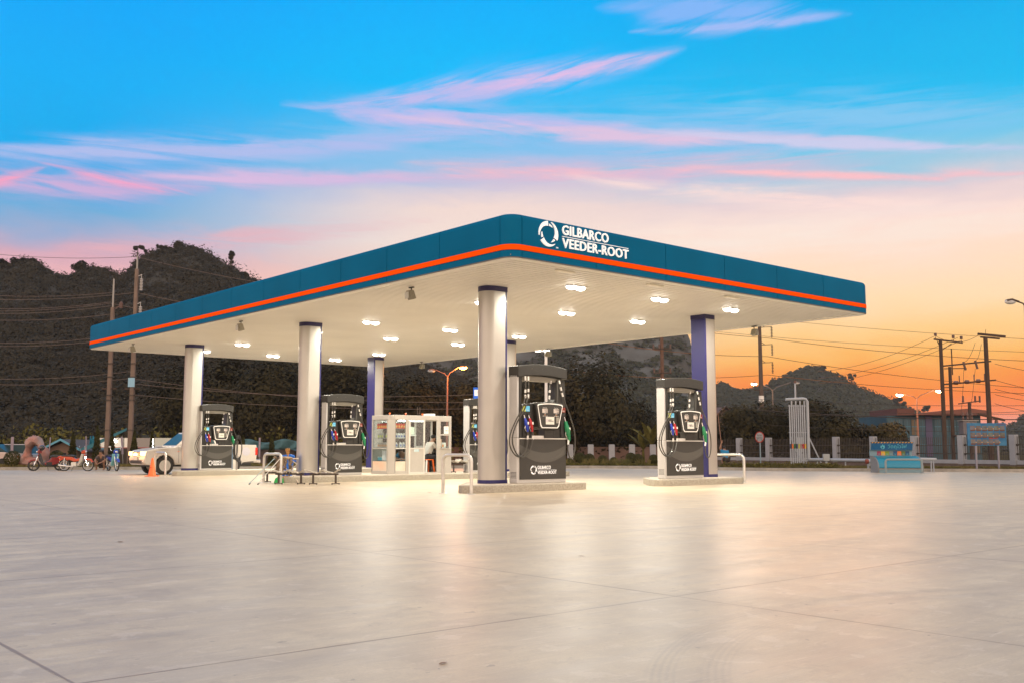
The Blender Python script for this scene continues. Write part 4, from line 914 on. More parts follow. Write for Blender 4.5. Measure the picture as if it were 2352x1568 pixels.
# red-brown pole with two crossarms behind the canopy
Y = 120; b = xz(1524, Y, 0); r = empty('utility_pole', b); tag(r, 'brown pole with two crossarms behind the canopy, left of the right column', 'utility pole')
zt = at(1524, 762, Y).z; MB().tube([(0, 0, -.3), (0, 0, zt)], [.28, .2], 8).build('shaft', mat('pole_red_brown', (.14, .075, .05), .9, vary=.15), r)
for py, hw in ((801, 1.15), (856, 1.1)):
    z = at(1524, py, Y).z; MB().bar((-hw, -.2, z), (hw, -.2, z), .14).build('crossarm', POLED, r)
    for x in (-hw * .9, -.3 * hw, .85 * hw):
        MB().tube([(x, -.2, z), (x, -.2, z + .55)], .1, 8).build('insulator', CERAM, r)
# tall tapered pole with three suspension insulators
Y = 85; b = xz(1752.5, Y, 0); r = empty('utility_pole', b); tag(r, 'tall pole with three hanging insulator strings right of the canopy', 'utility pole'); zt = at(1750, 738, Y).z
MB().tube([(0, 0, -.3), (0, 0, zt)], [.24, .14], 8).build('shaft', mat('pole_grey_brown', (.10, .07, .056), .9, vary=.15), r)
for py in (756, 796, 837):
    z = at(1752, py - 4, Y).z; mb = MB().bar((.1, 0, z), (1.05, 0, z + .05), .05); mb.bar((.1, 0, z + .25), (.4, 0, z + .03), .04)
    z2 = at(1752, py + 20, Y).z; mb.tube([(1.02, 0, z2), (1.02, 0, z + .05)], .02, 6); disc_string(mb, 1.02, 0, z2, z, .1, 7); mb.build('insulator_arm', WIRE, r)
z = at(1752, 895, Y).z; MB().bar((-.6, -.1, z), (.65, -.1, z), .07).build('crossarm', POLED, r); MB().lathe([(.225, 0), (.215, .55)], (0, 0, at(1752, 923, Y).z), 10).build('reflective_band', WHITE, r)
# transformer structure: three poles
Y = 62
def vpole(px, pt, w0, w1, lab, m=POLED, cat='utility pole'):
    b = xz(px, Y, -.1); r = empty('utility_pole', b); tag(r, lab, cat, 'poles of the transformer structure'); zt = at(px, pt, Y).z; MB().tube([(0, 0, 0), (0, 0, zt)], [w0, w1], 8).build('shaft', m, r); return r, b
r1, b1 = vpole(2173, 778, .15, .11, 'left pole of the transformer group with a tilted top crossarm')
def zof(px, py, Y=62): return at(px, py, Y).z + .1
mb = MB(); L0 = (at(2145, 779, Y).x - b1.x, 0, zof(2145, 779)); L1 = (at(2211, 787, Y).x - b1.x, 0, zof(2211, 787)); MB().bar(L0, L1, .09).build('crossarm', POLED, r1)
for t in (.06, .68, .96):
    x = L0[0] + (L1[0] - L0[0]) * t; z = L0[2] + (L1[2] - L0[2]) * t; MB().tube([(x, 0, z), (x, 0, z + .15)], .02, 6).lathe([(.05, .2), (.09, .22), (.09, .38), (.05, .4)], (x, 0, z), 8).build('insulator', CERAM, r1)
MB().bar((L0[0] * .5, 0, L0[2] - .1), (0, 0, L0[2] - .55), .04).bar((L1[0] * .5, 0, L1[2] - .05), (0, 0, L1[2] - .5), .04).build('brace', POLED, r1)
r2, b2 = vpole(2192, 838, .13, .10, 'short middle pole of the transformer group with a rod on top')
MB().tube([(.15, 0, zof(2195, 860)), (.15, 0, zof(2197, 800))], .035, 6).build('lightning_rod', POLED, r2)
r3, b3 = vpole(2278, 770, .17, .13, 'right pole of the transformer group with a heavy top beam')
ends = lambda px, py, b: (at(px, py, Y).x - b.x, 0, zof(px, py))
MB().bar(ends(2246, 767, b3), ends(2309, 773, b3), .13).bar(ends(2252, 774, b3), ends(2296, 778, b3), .09).build('top_beam', POLED, r3)
MB().tube([(0, 0, zof(2278, 770)), (.05, 0, zof(2279, 757))], .015, 5).build('lightning_rod', POLED, r3)
MB().bar(ends(2165, 840, b3), ends(2276, 829, b3), .09).bar(ends(2168, 846, b3), ends(2220, 845, b3), .05).build('long_crossarm', POLED, r3)
MB().bar(ends(2167, 882, b3), ends(2287, 872, b3), .09).bar(ends(2168, 889, b3), ends(2214, 888, b3), .05).build('long_crossarm', POLED, r3)
for px, py in ((2212, 834), (2239, 831)):
    e = ends(px, py, b3); MB().bar((e[0], -.05, e[2] + .1), (e[0] + .12, -.05, e[2] - .42), .10).build('fuse_cutout', CERAM, r3)
for px, py in ((2203, 879), (2237, 876), (2261, 874)):
    e = ends(px, py, b3); MB().bar((e[0], -.05, e[2]), (e[0], -.05, e[2] + .45), .05).build('arrester', CERAM, r3)
for px, py in ((2195, 879), (2220, 877), (2246, 875)):
    e = ends(px, py, b3); MB().lathe([(.02, -.18), (.12, -.1), (.12, .1), (.02, .18)], (e[0], -.06, e[2] + .02), 8, 'x').build('fuse_cutout', CERAM, r3)
MB().bar(ends(2246, 950, b3), ends(2308, 964, b3), .13).build('service_arm', POLED, r3)
for px, py in ((2288, 964), (2303, 970)):
    e = ends(px, py, b3); MB().lathe([(.03, .18), (.1, .1), (.13, -.1), (.03, -.15)], (e[0], -.02, e[2] - .12), 8).build('insulator', CERAM, r3)
# transformer tank on its platform between the poles
tx0, tx1 = at(2204, 980, Y).x, at(2235, 980, Y).x; tz0, tz1 = at(2204, 997, Y).z, at(2204, 966, Y).z
r = empty('transformer', (tx0, Y - .2, tz0)); tag(r, 'grey boxy transformer with three bushings, left of the picture board', 'transformer')
MB().box(0, tx1 - tx0, -.35, .35, 0, tz1 - tz0).build('tank', mat('tank_grey', (.17, .155, .165), .6, vary=.1), r, bevel=.03); MB().box(-.08, tx1 - tx0 + .1, -.4, .4, tz1 - tz0, tz1 - tz0 + .05).build('lid', GALV, r)
for i in range(3): MB().lathe([(.05, 0), (.08, .1), (.05, .2), (.08, .3), (.05, .4), (.03, .5)], (.15 + i * .27, 0, tz1 - tz0 + .05), 8).build('bushing', CERAM, r)
mb = MB()
for i in range(4): mb.box(.1 + i * .2, .13 + i * .2, -.40, -.35, .08, tz1 - tz0 - .08)
mb.build('cooling_fins', mat('tank_grey', (0, 0, 0)), r); MB().box(-.5, tx1 - tx0 + .9, -.3, .3, -.12, -.02).build('platform', POLED, r)
# small distant pole
b = xz(2232.5, 100, 0); r = empty('utility_pole', b); tag(r, 'small distant pole above the far building roof', 'utility pole'); zt = at(2232, 922, 100).z
MB().tube([(0, 0, 0), (0, 0, zt)], [.2, .15], 6).build('shaft', POLED, r); MB().bar((-1.1, 0, zt - .2), (1.1, 0, zt + .1), .1).build('crossarm', POLED, r)
for x in (-.6, .6, 1.05): MB().tube([(x, 0, zt - .05), (x, 0, zt + .6)], .09, 6).build('insulator', CERAM, r)

def street_lamp(px, Y, psplit, heads, lab, m=GALV, lit=(True, True), lm=LAMPON, r0=.09, base=-.2):
    b = xz(px, Y, base); zs = at(px, psplit, Y).z - base
    r = empty('street_lamp', b); tag(r, lab, 'street lamp'); MB().tube([(0, 0, 0), (0, 0, zs)], [r0, r0 * .6], 8).build('post', m, r, smooth=True)
    for (hx, hy), on in zip(heads, lit):
        h = at(hx, hy, Y); dx = h.x - b.x; dz = h.z - base; sg = 1 if dx > 0 else -1
        MB().tube([(0, 0, zs - .1), (dx * .18, 0, zs + (dz - zs) * .35), (dx * .8, 0, dz + .02)], .035, 6).build('arm', m, r, smooth=True)
        hd = MB(); L = .62; hd.prism([(dx - sg * L * .5, dz - .02), (dx + sg * L * .1, dz + .12), (dx + sg * L * .5, dz + .08), (dx + sg * L * .52, dz - .02)], -.14, .14, 'xz'); hd.build('lamp_head', m, r, bevel=.03)
        if on:
            ll = bpy.data.lights.new('lamp_bulb', 'POINT'); ll.energy = 1000 if lm is LAMPO else 260; ll.color = (1, .30, .06) if lm is LAMPO else (1, .55, .25); ll.shadow_soft_size = .15; lq = bpy.data.objects.new('lamp_bulb', ll); COL.objects.link(lq); lq.parent = r; lq.location = (dx + sg * .12, -.1, dz - .22)
        MB().ball((dx + sg * .12, 0, dz - .03), (.28, .15, .13), 12).build('lamp_glass', lm if on else mat('lamp_glass_off', (.5, .5, .5), .2), r, smooth=True)
    return r
street_lamp(1026, 72, 862, ((995, 850), (1060, 843)), 'double armed street lamp above the kiosk with its right head glowing orange', mat('post_rust', (.28, .13, .09), .6), (False, True), LAMPO)
street_lamp(1779, 90, 894, ((1735, 880), (1827, 878)), 'double armed street lamp behind the vent pipes', mat('post_grey_dim', (.16, .13, .12), .6), (True, False))
street_lamp(2112, 75, 913, ((2070, 905), (2153, 896)), 'double armed street lamp with both heads glowing, left of the transformer poles', mat('post_rust', (0, 0, 0)), (True, True))
street_lamp(2376, 48, 700, ((2326, 692), (2430, 692)), 'dark street lamp arm reaching in at the right edge', mat('post_dark', (.06, .035, .025), .6), (False, False), r0=.12)
# floodlight mast
Y = 60; b = xz(1255, Y, 0); r = empty('light_mast', b); tag(r, 'white mast with two bright floodlights behind the largest pump', 'light mast'); zt = at(1255, 806, Y).z
MB().tube([(0, 0, -.2), (0, 0, zt)], [.1, .085], 10).build('mast', WHITE, r, smooth=True); MB().bar((-.6, 0, zt), (.25, 0, zt), .06).build('head_frame', WHITE, r)
for x in (-.48, .03):
    MB().box(x - .2, x + .2, -.12, .12, zt + .03, zt + .13).build('lamp_head', ALU, r, bevel=.02); MB().box(x - .17, x + .17, -.16, -.10, zt - .03, zt + .06).build('lamp_glass', LAMPW, r, bevel=.01)

# overhead wires: endpoints as (px, row, distance)
def wire(a, b, sag, lab, rad=.018, m=WIRE, grp='overhead wires'):
    A, B = at(*a), at(*b); n = 18; pts = [A.lerp(B, i / n) - Vector((0, 0, sag * 4 * (i / n) * (1 - i / n))) for i in range(n + 1)]
    o = MB().tube(pts, rad, 5, cap=False).build('overhead_wire', m, smooth=True); tag(o, lab, 'wire', grp); return o
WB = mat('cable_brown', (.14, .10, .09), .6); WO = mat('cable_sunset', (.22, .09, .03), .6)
LW = [(-250, 548, 312, 590, 'highest wire, crossing the pink sky at the left edge'), (312, 590, 1000, 690, 'highest wire right of the taller concrete pole'), (-250, 650, 260, 672, 'wire just above the shorter concrete pole'), (-250, 668, 312, 672, 'upper hill wire left of the taller pole'), (312, 672, 900, 735, 'upper hill wire right of the taller pole'),
      (-250, 688, 254, 694, 'first of three close wires across the left hill'), (-250, 695, 254, 697, 'second of three close wires across the left hill'), (-250, 701, 254, 703, 'third of three close wires across the left hill'), (-250, 712, 254, 722, 'wire below the three close ones on the left hill'), (254, 697, 900, 760, 'wire leaving the shorter pole towards the canopy'),
      (-250, 766, 254, 772, 'upper cable left of the canopy tip'), (-250, 772, 254, 780, 'lower cable left of the canopy tip'), (-250, 850, 300, 852, 'thin wire below the canopy tip level'), (-250, 860, 300, 868, 'thin wire, lower of the two at the farthest column'), (300, 868, 1180, 922, 'long drooping cable behind the pumps'), (300, 880, 1180, 900, 'thin cable above the glass kiosk'), (300, 905, 1300, 930, 'dark cable running behind the kiosk roof')]
for a, b_, c, d, lab in LW: wire((a, b_, 61), (c, d, 61), .5, lab, .014, WB)
RW = [((1300, 700, 85), (1761, 776, 85), 'top phase wire arriving at the insulator pole'), ((1761, 776, 85), (2600, 835, 70), 'top phase wire leaving the insulator pole to the right'), ((1300, 770, 85), (1762, 818, 85), 'middle phase wire arriving at the insulator pole'), ((1762, 818, 85), (2600, 905, 70), 'middle phase wire leaving the insulator pole to the right'),
      ((1300, 850, 85), (1763, 860, 85), 'bottom phase wire arriving at the insulator pole'), ((1763, 860, 85), (2600, 905, 72), 'bottom phase wire leaving the insulator pole to the right'), ((1500, 700, 90), (2600, 790, 60), 'thin earth wire high over the transformer poles'), ((1500, 745, 88), (2600, 815, 60), 'second thin wire over the transformer poles'),
      ((1880, 852, 84), (2146, 772, 62), 'first slanting wire rising to the transformer crossarm'), ((1880, 868, 84), (2200, 775, 62), 'second slanting wire rising to the transformer crossarm'), ((1880, 880, 84), (2209, 781, 62), 'third slanting wire rising to the transformer crossarm'), ((2146, 770, 62), (2250, 768, 62), 'short wire between the two crossarm tops'),
      ((1600, 905, 80), (2600, 925, 60), 'first of the long service cables over the right hill'), ((1600, 922, 80), (2600, 945, 60), 'second of the long service cables over the right hill'), ((1600, 928, 80), (2600, 960, 60), 'third of the long service cables, thick and dark'), ((1600, 945, 80), (2600, 930, 60), 'fourth long service cable, low over the mango trees'), ((1600, 962, 80), (2600, 985, 60), 'lowest long service cable over the far building'),
      ((2285, 872, 62), (2600, 900, 60), 'first wire right of the transformer poles'), ((2285, 893, 62), (2600, 905, 60), 'second wire right of the transformer poles'), ((2285, 905, 62), (2600, 915, 60), 'third wire right of the transformer poles'), ((2285, 926, 62), (2600, 950, 60), 'fourth wire right of the transformer poles'), ((2285, 835, 62), (2600, 850, 60), 'upper thin wire right of the transformer poles'), ((1170, 905, 80), (1640, 960, 80), 'cable sagging between the two front pumps'), ((1170, 850, 80), (1640, 905, 80), 'upper cable behind the two front pumps')]
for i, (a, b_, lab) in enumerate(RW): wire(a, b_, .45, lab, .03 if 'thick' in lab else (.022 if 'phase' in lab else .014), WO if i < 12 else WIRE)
for i, (x0, y0, x1, y1, lab) in enumerate(((2240, 787, 2213, 832, 'left drop wire from the top beam to the fuse cutout'), (2254, 790, 2240, 828, 'right drop wire from the top beam to the fuse cutout'), (2214, 846, 2206, 960, 'left long drop wire to the transformer'), (2240, 846, 2225, 960, 'right long drop wire to the transformer'))):
    wire((x0, y0, 62), (x1, y1, 62), .25, lab, .012, WIRE, 'drop wires of the transformer')

# ================================================================== glass kiosk on the long island
GL_ = glass('clear_glass'); FROST = mat('frosted_film', (.62, .62, .54), .5, colr2=(.72, .50, .36), scale=1.3)
KV, KU, KW, KD, KH = 5.62, 13.12, 2.72, 1.25, 2.12
kio = empty('kiosk', SP(KV, KU, IH + .006), YAW); tag(kio, 'small white aluminium kiosk with glass panes and an open door on the long island', 'kiosk')
KA = mat('kiosk_aluminium', (.44, .42, .39), .4, metal=.15, vary=.03); KAW = mat('kiosk_frame_white', (.60, .58, .54), .4)
X = lambda u: .18 + (u - 475) * .00259                    # picture units measured across the kiosk front
Zk = lambda y: (1310 - y) * .00202
def fr(x0, x1, z0, z1, name='frame', m=KA, y0=.0, y1=.06, bev=.006): return MB().box(x0, x1, y0, y1, z0, z1).build(name, m, kio, bevel=bev)
MB().prism([(-.0, .18), (.18, 0), (KW, 0), (KW, KD), (0, KD)], Zk(342), KH, 'xy').build('roof_box', KA, kio, bevel=.01)
MB().prism([(-.0, .18), (.18, 0), (KW, 0), (KW, KD), (0, KD)], 0, .05, 'xy').build('floor', KA, kio)
MB().prism([(0, .18), (.18, 0), (.205, .03), (.03, .205)], .05, Zk(342), 'xy').build('corner_post', KA, kio)
fr(.205, X(660), .05, .12, 'frame'); fr(X(660), X(700), .05, Zk(342), 'post'); fr(.205, X(660), Zk(862), Zk(845), 'frame', KAW); fr(.205, X(490), .12, Zk(342), 'post')
fr(X(1200), X(1262), .05, Zk(342), 'post'); fr(X(1415), KW, .05, Zk(342), 'post'); fr(X(1262), X(1415), .05, Zk(860), 'lower_panel'); fr(X(1262), X(1415), Zk(618), Zk(592), 'frame'); fr(X(1262), X(1415), Zk(360), Zk(342), 'frame')
MB().box(X(1250), X(1430), -.07, .08, Zk(858), Zk(846)).build('counter_shelf', STEEL, kio)
fr(X(490), X(660), .12, Zk(1082), 'frosted_film', FROST, .02, .03, 0)
# side (towards the left): posts and film
MB().box(0, .06, .205, .26, .05, Zk(342)).box(0, .06, KD - .06, KD, .05, Zk(342)).box(0, .06, .26, KD - .06, .05, .12).box(0, .06, .26, KD - .06, Zk(862), Zk(845)).build('side_frame', KA, kio, bevel=.005)
MB().box(.02, .03, .26, KD - .06, .12, Zk(1082)).build('frosted_film', FROST, kio)
# back and right frames
MB().box(0, .9, KD - .06, KD - .002, .05, .95).box(.9, 1.7, KD - .06, KD - .002, .05, .3).box(1.95, KW, KD - .06, KD - .002, .05, 1.02).build('back_panel', KA, kio)
for x in (.86, 1.62, 1.9, 2.66): MB().box(x, x + .05, KD - .065, KD, .05, Zk(342)).build('post', KA, kio)
MB().box(1.2, 1.95, KD - .07, KD, Zk(622), Zk(600)).build('frame', KAW, kio)
MB().box(KW - .04, KW - .002, .06, KD - .06, .05, 1.0).build('right_panel', KA, kio)
for n_, a in (('x', (.22, X(660), .028, .032, .12, Zk(342))), ('y', (.028, .032, .26, KD - .06, .12, Zk(342))), ('z', (X(1262), X(1415), .028, .032, Zk(860), Zk(360))), ('w', (.06, 1.62, KD - .035, KD - .03, .95, Zk(342))), ('v', (1.95, KW - .05, KD - .035, KD - .03, 1.02, Zk(342)))):
    MB().box(*a).build('window_pane', GL_, kio)
door = MB().box(X(700), X(730), -.03, .01, .0, Zk(352)).box(X(955), X(980), -.03, .01, .0, Zk(352)).box(X(730), X(955), -.03, .01, 0, .07).box(X(730), X(955), -.03, .01, Zk(368), Zk(352)).box(X(730), X(955), -.03, .01, Zk(865), Zk(842)).build('sliding_door', KAW, kio, bevel=.004)
MB().box(X(730), X(955), -.015, -.005, .07, Zk(865)).build('door_panel', KA, door); MB().box(X(730), X(955), -.012, -.008, Zk(842), Zk(368)).build('door_glass', GL_, door)
MB().box(X(966), X(972), -.05, -.03, Zk(840), Zk(735)).build('door_handle', STEEL, door); MB().box(X(795), X(878), -.019, -.014, Zk(912), Zk(868)).build('door_sticker', mat('sticker_pale_blue', (.35, .62, .72), .4, colr2=(.75, .8, .8), scale=8), door)
MB().box(X(1328), X(1410), .020, .027, Zk(586), Zk(448)).build('notice', mat('paper', (.8, .8, .76), .6), kio)
mb = MB(); text_into(mb, 'CREDIT', X(1350), Zk(480), .10, .02, .020, .002, 0); mb.build('notice_text', mat('ink_red', (.5, .12, .08), .6), kio)
for i, c in enumerate(((.02, .2, .5), (.35, .2, .05), (.4, .42, .45))): MB().box(X(1338 + i * 24), X(1356 + i * 24), .018, .0205, Zk(535), Zk(522)).build('card_mark', mat('card%d' % i, c, .5), kio)
MB().box(X(1040), X(1120), KD - .075, KD - .068, Zk(595), Zk(455)).build('notice', mat('paper_green', (.62, .68, .55), .6), kio)
MB().box(X(1165), X(1262), .35, .75, KH, KH + .09).build('roof_unit', WHITE, kio, bevel=.01)
for xu in (405, 672, 960): MB().lathe([(.015, 0), (.015, .03), (.035, .045), (.035, .06), (.015, .075)], (X(xu), .08, KH), 8).build('lifting_eye', CAROR, kio)
mb = MB().tube([(X(1125), 1.0, KH), (X(1125), 1.0, KH + .36)], .012, 5).tube([(X(1168), 1.0, KH), (X(1168), 1.0, KH + .36)], .012, 5).tube([(X(1125), 1.0, KH + .13), (X(1168), 1.0, KH + .13)], .01, 5); mb.build('roof_ladder', POLED, kio)
kl = bpy.data.lights.new('kiosk_bulb', 'AREA'); kl.shape = 'RECTANGLE'; kl.size = 1.1; kl.size_y = .1; kl.energy = 12; kl.color = (.9, 1, .85); klo = bpy.data.objects.new('ceiling_light', kl); COL.objects.link(klo); klo.parent = kio; klo.location = (1.35, .65, Zk(342) - .05)
MB().box(.8, 1.9, .58, .72, Zk(342) - .04, Zk(342)).build('light_housing', LAMPW, kio)
for z in (Zk(500), Zk(672), Zk(835)):
    MB().box(.06, .28, .2, KD - .1, z - .012, z).box(.28, X(655), .06, .30, z - .012, z).build('shelf', GALV, kio)
# oil bottles on the kiosk shelves
def bottle(h, w, m, capm, lm, name='oil_bottle'):
    r = empty(name); 
    b = MB().prism([(-w / 2, 0), (w / 2, 0), (w / 2, h * .55), (w * .32, h * .8), (w * .1, h * .88), (-w * .12, h * .88), (-w * .5, h * .66)], -.035, .035, 'xz').build('bottle_body', m, r, bevel=.008)
    MB().lathe([(.014, h * .86), (.014, h)], (0, 0, 0), 8).build('cap', capm, r); MB().box(-w * .3, w * .32, -.038, -.035, h * .15, h * .52).build('bottle_label', lm, r)
    return r
bt = {'red': bottle(.215, .105, mat('bottle_red', (.75, .06, .015), .3), BLACK, mat('label_gold', (.8, .48, .12), .5)), 'green': bottle(.21, .075, mat('bottle_grey', (.36, .36, .33), .3), ALU, mat('label_lime', (.55, .62, .05), .5)),
      'amber': bottle(.20, .07, mat('bottle_grey', (0, 0, 0)), ALU, mat('label_orange', (.62, .22, .05), .5)), 'white': bottle(.21, .10, mat('bottle_white', (.62, .62, .60), .3), BLACK, mat('label_blue', (.08, .14, .4), .5))}
used_b = set()
def put(kind, x, y, z, rz, lab):
    if kind in used_b: o = copy_tree(bt[kind], (0, 0, 0))
    else: o = bt[kind]; used_b.add(kind)
    o.location = Vector((OX, OY, 0)) + Vector(((KV + x) * VX + (KU + y) * UX, (KV + x) * VY + (KU + y) * UY, IH + .006 + z)); o.rotation_euler = (0, 0, YAW + rz); tag(o, lab, 'bottle', 'oil bottles on the kiosk shelves: ' + lab)
for i in range(7): put('red', .14, .30 + i * .12, Zk(500) + .001, R(-90), 'red oil bottle on the top shelf behind the kiosk side pane')
for i in range(4): put('red', .30 + i * .115, .12, Zk(500) + .001, 0, 'red oil bottle on the top shelf behind the kiosk front pane')
for i in (0, 1, 3, 4, 5): put('green', .14, .32 + i * .13, Zk(672) + .001, R(-90), 'grey bottle with lime label on the middle side shelf')
for i in range(4): put('white', .30 + i * .115, .12, Zk(672) + .001, 0, 'white oil bottle on the middle shelf behind the front pane')
for i in range(6): put('amber', .14, .32 + i * .13, Zk(835) + .001, R(-90), 'grey bottle with orange label on the lowest side shelf')
for i in (0, 1.6, 2.8): put('white', .31 + i * .115, .12, Zk(835) + .001, 0, 'white oil bottle on the lowest shelf behind the front pane')
def KP(x, y, z): return SP(KV + x, KU + y, IH + .006 + z)
def thing_box(name, lab, cat, loc, rz, parts, group=None):
    r = empty(name, loc, rz); tag(r, lab, cat, group)
    for nm, m, b, bev in parts: MB().box(*b).build(nm, m, r, bevel=bev)
    return r
thing_box('cash_box', 'dark cash drawer and terminal on the desk inside the kiosk', 'cash box', KP(2.32, .5, .80), YAW, (('drawer', DARK, (0, .35, 0, .3, 0, .12), .01), ('terminal', mat('beige_plastic', (.55, .42, .25), .5), (.08, .25, .05, .2, .12, .22), .01)))
thing_box('desk', 'dark desk inside the kiosk doorway', 'desk', KP(2.06, .45, 0.05), YAW, (('desktop', mat('desk_brown', (.10, .07, .05), .5), (0, .62, 0, .55, .72, .75), .005), ('leg', DARK, (.02, .06, .02, .06, 0, .72), 0), ('leg', DARK, (.56, .6, .02, .06, 0, .72), 0), ('drawer_unit', DARK, (.3, .6, .2, .5, .2, .72), 0)))
thing_box('jug', 'white plastic tub with an orange label on the kiosk counter', 'tub', KP(X(1318), .12, Zk(846) + .002), YAW, (('tub_body', WHITE, (-.03, .17, -.05, .12, 0, .20), .03), ('tub_label', mat('label_orange', (0, 0, 0)), (-.02, .05, -.054, -.05, .03, .13), 0)))
thing_box('leaflet_stand', 'peach coloured leaflet stand beside the tub on the kiosk counter', 'stand', KP(X(1268), .14, Zk(846) + .002), YAW, (('leaflets', mat('peach_card', (.72, .45, .30), .6, vary=.2, scale=20), (-.02, .13, 0, .03, 0, .34), .003), ('stand_foot', ALU, (-.02, .13, 0, .1, 0, .01), 0)))
for i, (x, c, lab) in enumerate(((.12, (.72, .70, .74), 'pale cardboard box low in the kiosk side window'), (.40, (.10, .35, .45), 'teal goods box low in the kiosk corner'))):
    thing_box('storage_box', lab, 'box', KP(.08, x + .3, .48), YAW, (('box_body', mat('box%d' % i, c, .6), (0, .22, 0, .26, 0, .35 if i == 0 else .12), .01), ('box_lid', WHITE, (-.005, .225, -.005, .265, .35 if i == 0 else .12, .37 if i == 0 else .135), .004)))
st = empty('stool', KP(1.93, .42, .05), YAW); tag(st, 'white and orange plastic stool under the seated attendant', 'stool')
MB().box(-.17, .17, -.17, .17, .44, .47).build('seat', CAROR, st, bevel=.02)
for sx, m in ((-1, WHITE), (1, CAROR)):
    for sy in (-1, 1): MB().bar((sx * .14, sy * .14, .44), (sx * .19, sy * .18, 0), .045).build('leg', m, st)

# ================================================================== people
def skin_mesh(name, J, E, m, parent=None, sub=2):
    """J: name -> (x, y, z, radius); E: edges; grown into one surface with the Skin modifier"""
    k = list(J); me = bpy.data.meshes.new(name); me.from_pydata([J[a][:3] for a in k], [(k.index(a), k.index(b)) for a, b in E], [])
    me.materials.append(m); o = bpy.data.objects.new(name, me); COL.objects.link(o); s = o.modifiers.new('skin', 'SKIN'); s.use_smooth_shade = True
    for i, a in enumerate(k): d = me.skin_vertices[0].data[i]; q = J[a][3]; d.radius = (q, q) if not isinstance(q, tuple) else q; d.use_root = (i == 0)
    u = o.modifiers.new('sub', 'SUBSURF'); u.levels = u.render_levels = sub
    if parent: o.parent = parent
    return o
def fingers(J, E, w, d, side, up=(0, 0, 1)):
    d = Vector(d).normalized(); u = Vector(up); s = d.cross(u).normalized() * side; P = Vector(J[w][:3]); n = w
    J[n + 'p'] = tuple(P + d * .07) + (.026,); E.append((n, n + 'p'))
    for i, ln in enumerate((.066, .074, .068, .052)):
        b = P + d * .095 + s * (i - 1.5) * .020; J[n + 'f%d' % i] = tuple(b) + (.009,); J[n + 'g%d' % i] = tuple(b + d * ln * .6 - u * .014) + (.008,); J[n + 'h%d' % i] = tuple(b + d * ln - u * .034) + (.007,)
        E += [(n + 'p', n + 'f%d' % i), (n + 'f%d' % i, n + 'g%d' % i), (n + 'g%d' % i, n + 'h%d' % i)]
    J[n + 't'] = tuple(P + d * .04 - s * .035 - u * .01) + (.011,); J[n + 'u'] = tuple(P + d * .08 - s * .05 - u * .02) + (.009,); E += [(n, n + 't'), (n + 't', n + 'u')]
def person(loc, rz, lab, Jt, shirt, shorts, cloth_arms=True, long_leg=False, group=None):
    r = empty('person', loc, rz); tag(r, lab, 'person', group); J = dict(Jt)
    E = [('pel', 'sp'), ('sp', 'ch'), ('ch', 'nk'), ('nk', 'hd'), ('hd', 'tp')]
    for s in 'lr': E += [('ch', 'sh' + s), ('sh' + s, 'el' + s), ('el' + s, 'wr' + s), ('pel', 'hp' + s), ('hp' + s, 'kn' + s), ('kn' + s, 'an' + s), ('an' + s, 'to' + s)]
    for s, q in (('l', 1), ('r', -1)):
        d = Vector(J['wr' + s][:3]) - Vector(J['el' + s][:3]); up = (0, 0, 1) if abs(d.normalized().z) < .8 else (0, 1, 0); fingers(J, E, 'wr' + s, d, q, up)
    body = skin_mesh('body', J, E, SKIN, r)
    h = Vector(J['hd'][:3]); f = Vector(J.get('face', (0, -1, 0, 0))[:3]).normalized() if False else FACE
    MB().ball(tuple(h + Vector((0, 0, .045)) - f * .022), (.092, .10, .088), 14).build('hair', HAIR, r, smooth=True)
    sd = f.cross(Vector((0, 0, 1))).normalized()
    for q in (-1, 1): MB().ball(tuple(h + f * .088 + sd * .032 * q + Vector((0, 0, .0))), .010, 8).build('eye', HAIR, r)
    MB().ball(tuple(h + f * .102 + Vector((0, 0, -.03))), (.014, .014, .02), 8).build('nose', SKIN, r); MB().ball(tuple(h + f * .092 + Vector((0, 0, -.062))), (.022, .01, .007), 8).build('mouth', mat('lips', (.25, .08, .06), .5), r)
    g = .018; C = {}; 
    for k in ('pel', 'sp', 'ch'): C[k] = J[k][:3] + (J[k][3] + g,)
    C['cl'] = tuple(Vector(J['ch'][:3]).lerp(Vector(J['nk'][:3]), .55)) + (J['nk'][3] + .012,)
    CE = [('sp', 'pel'), ('sp', 'ch'), ('ch', 'cl')]; C = {k: C[k] for k in ('sp', 'pel', 'ch', 'cl')}
    for s in 'lr':
        C['sh' + s] = J['sh' + s][:3] + (J['sh' + s][3] + g,); C['sl' + s] = tuple(Vector(J['sh' + s][:3]).lerp(Vector(J['el' + s][:3]), .7)) + (J['el' + s][3] + .026,); CE += [('ch', 'sh' + s), ('sh' + s, 'sl' + s)]
    skin_mesh('shirt', C, CE, shirt, r)
    T = {'pel': J['pel'][:3] + (J['pel'][3] + .022,)}; TE = []
    for s in 'lr':
        T['hp' + s] = J['hp' + s][:3] + (J['hp' + s][3] + .02,); t = 1 if long_leg else .75; T['k' + s] = tuple(Vector(J['hp' + s][:3]).lerp(Vector(J['kn' + s][:3]), t)) + (J['kn' + s][3] + .03,); TE += [('pel', 'hp' + s), ('hp' + s, 'k' + s)]
        if long_leg: T['a' + s] = tuple(Vector(J['kn' + s][:3]).lerp(Vector(J['an' + s][:3]), .9)) + (J['an' + s][3] + .025,); TE += [('k' + s, 'a' + s)]
    skin_mesh('trousers' if long_leg else 'shorts', T, TE, shorts, r)
    return r
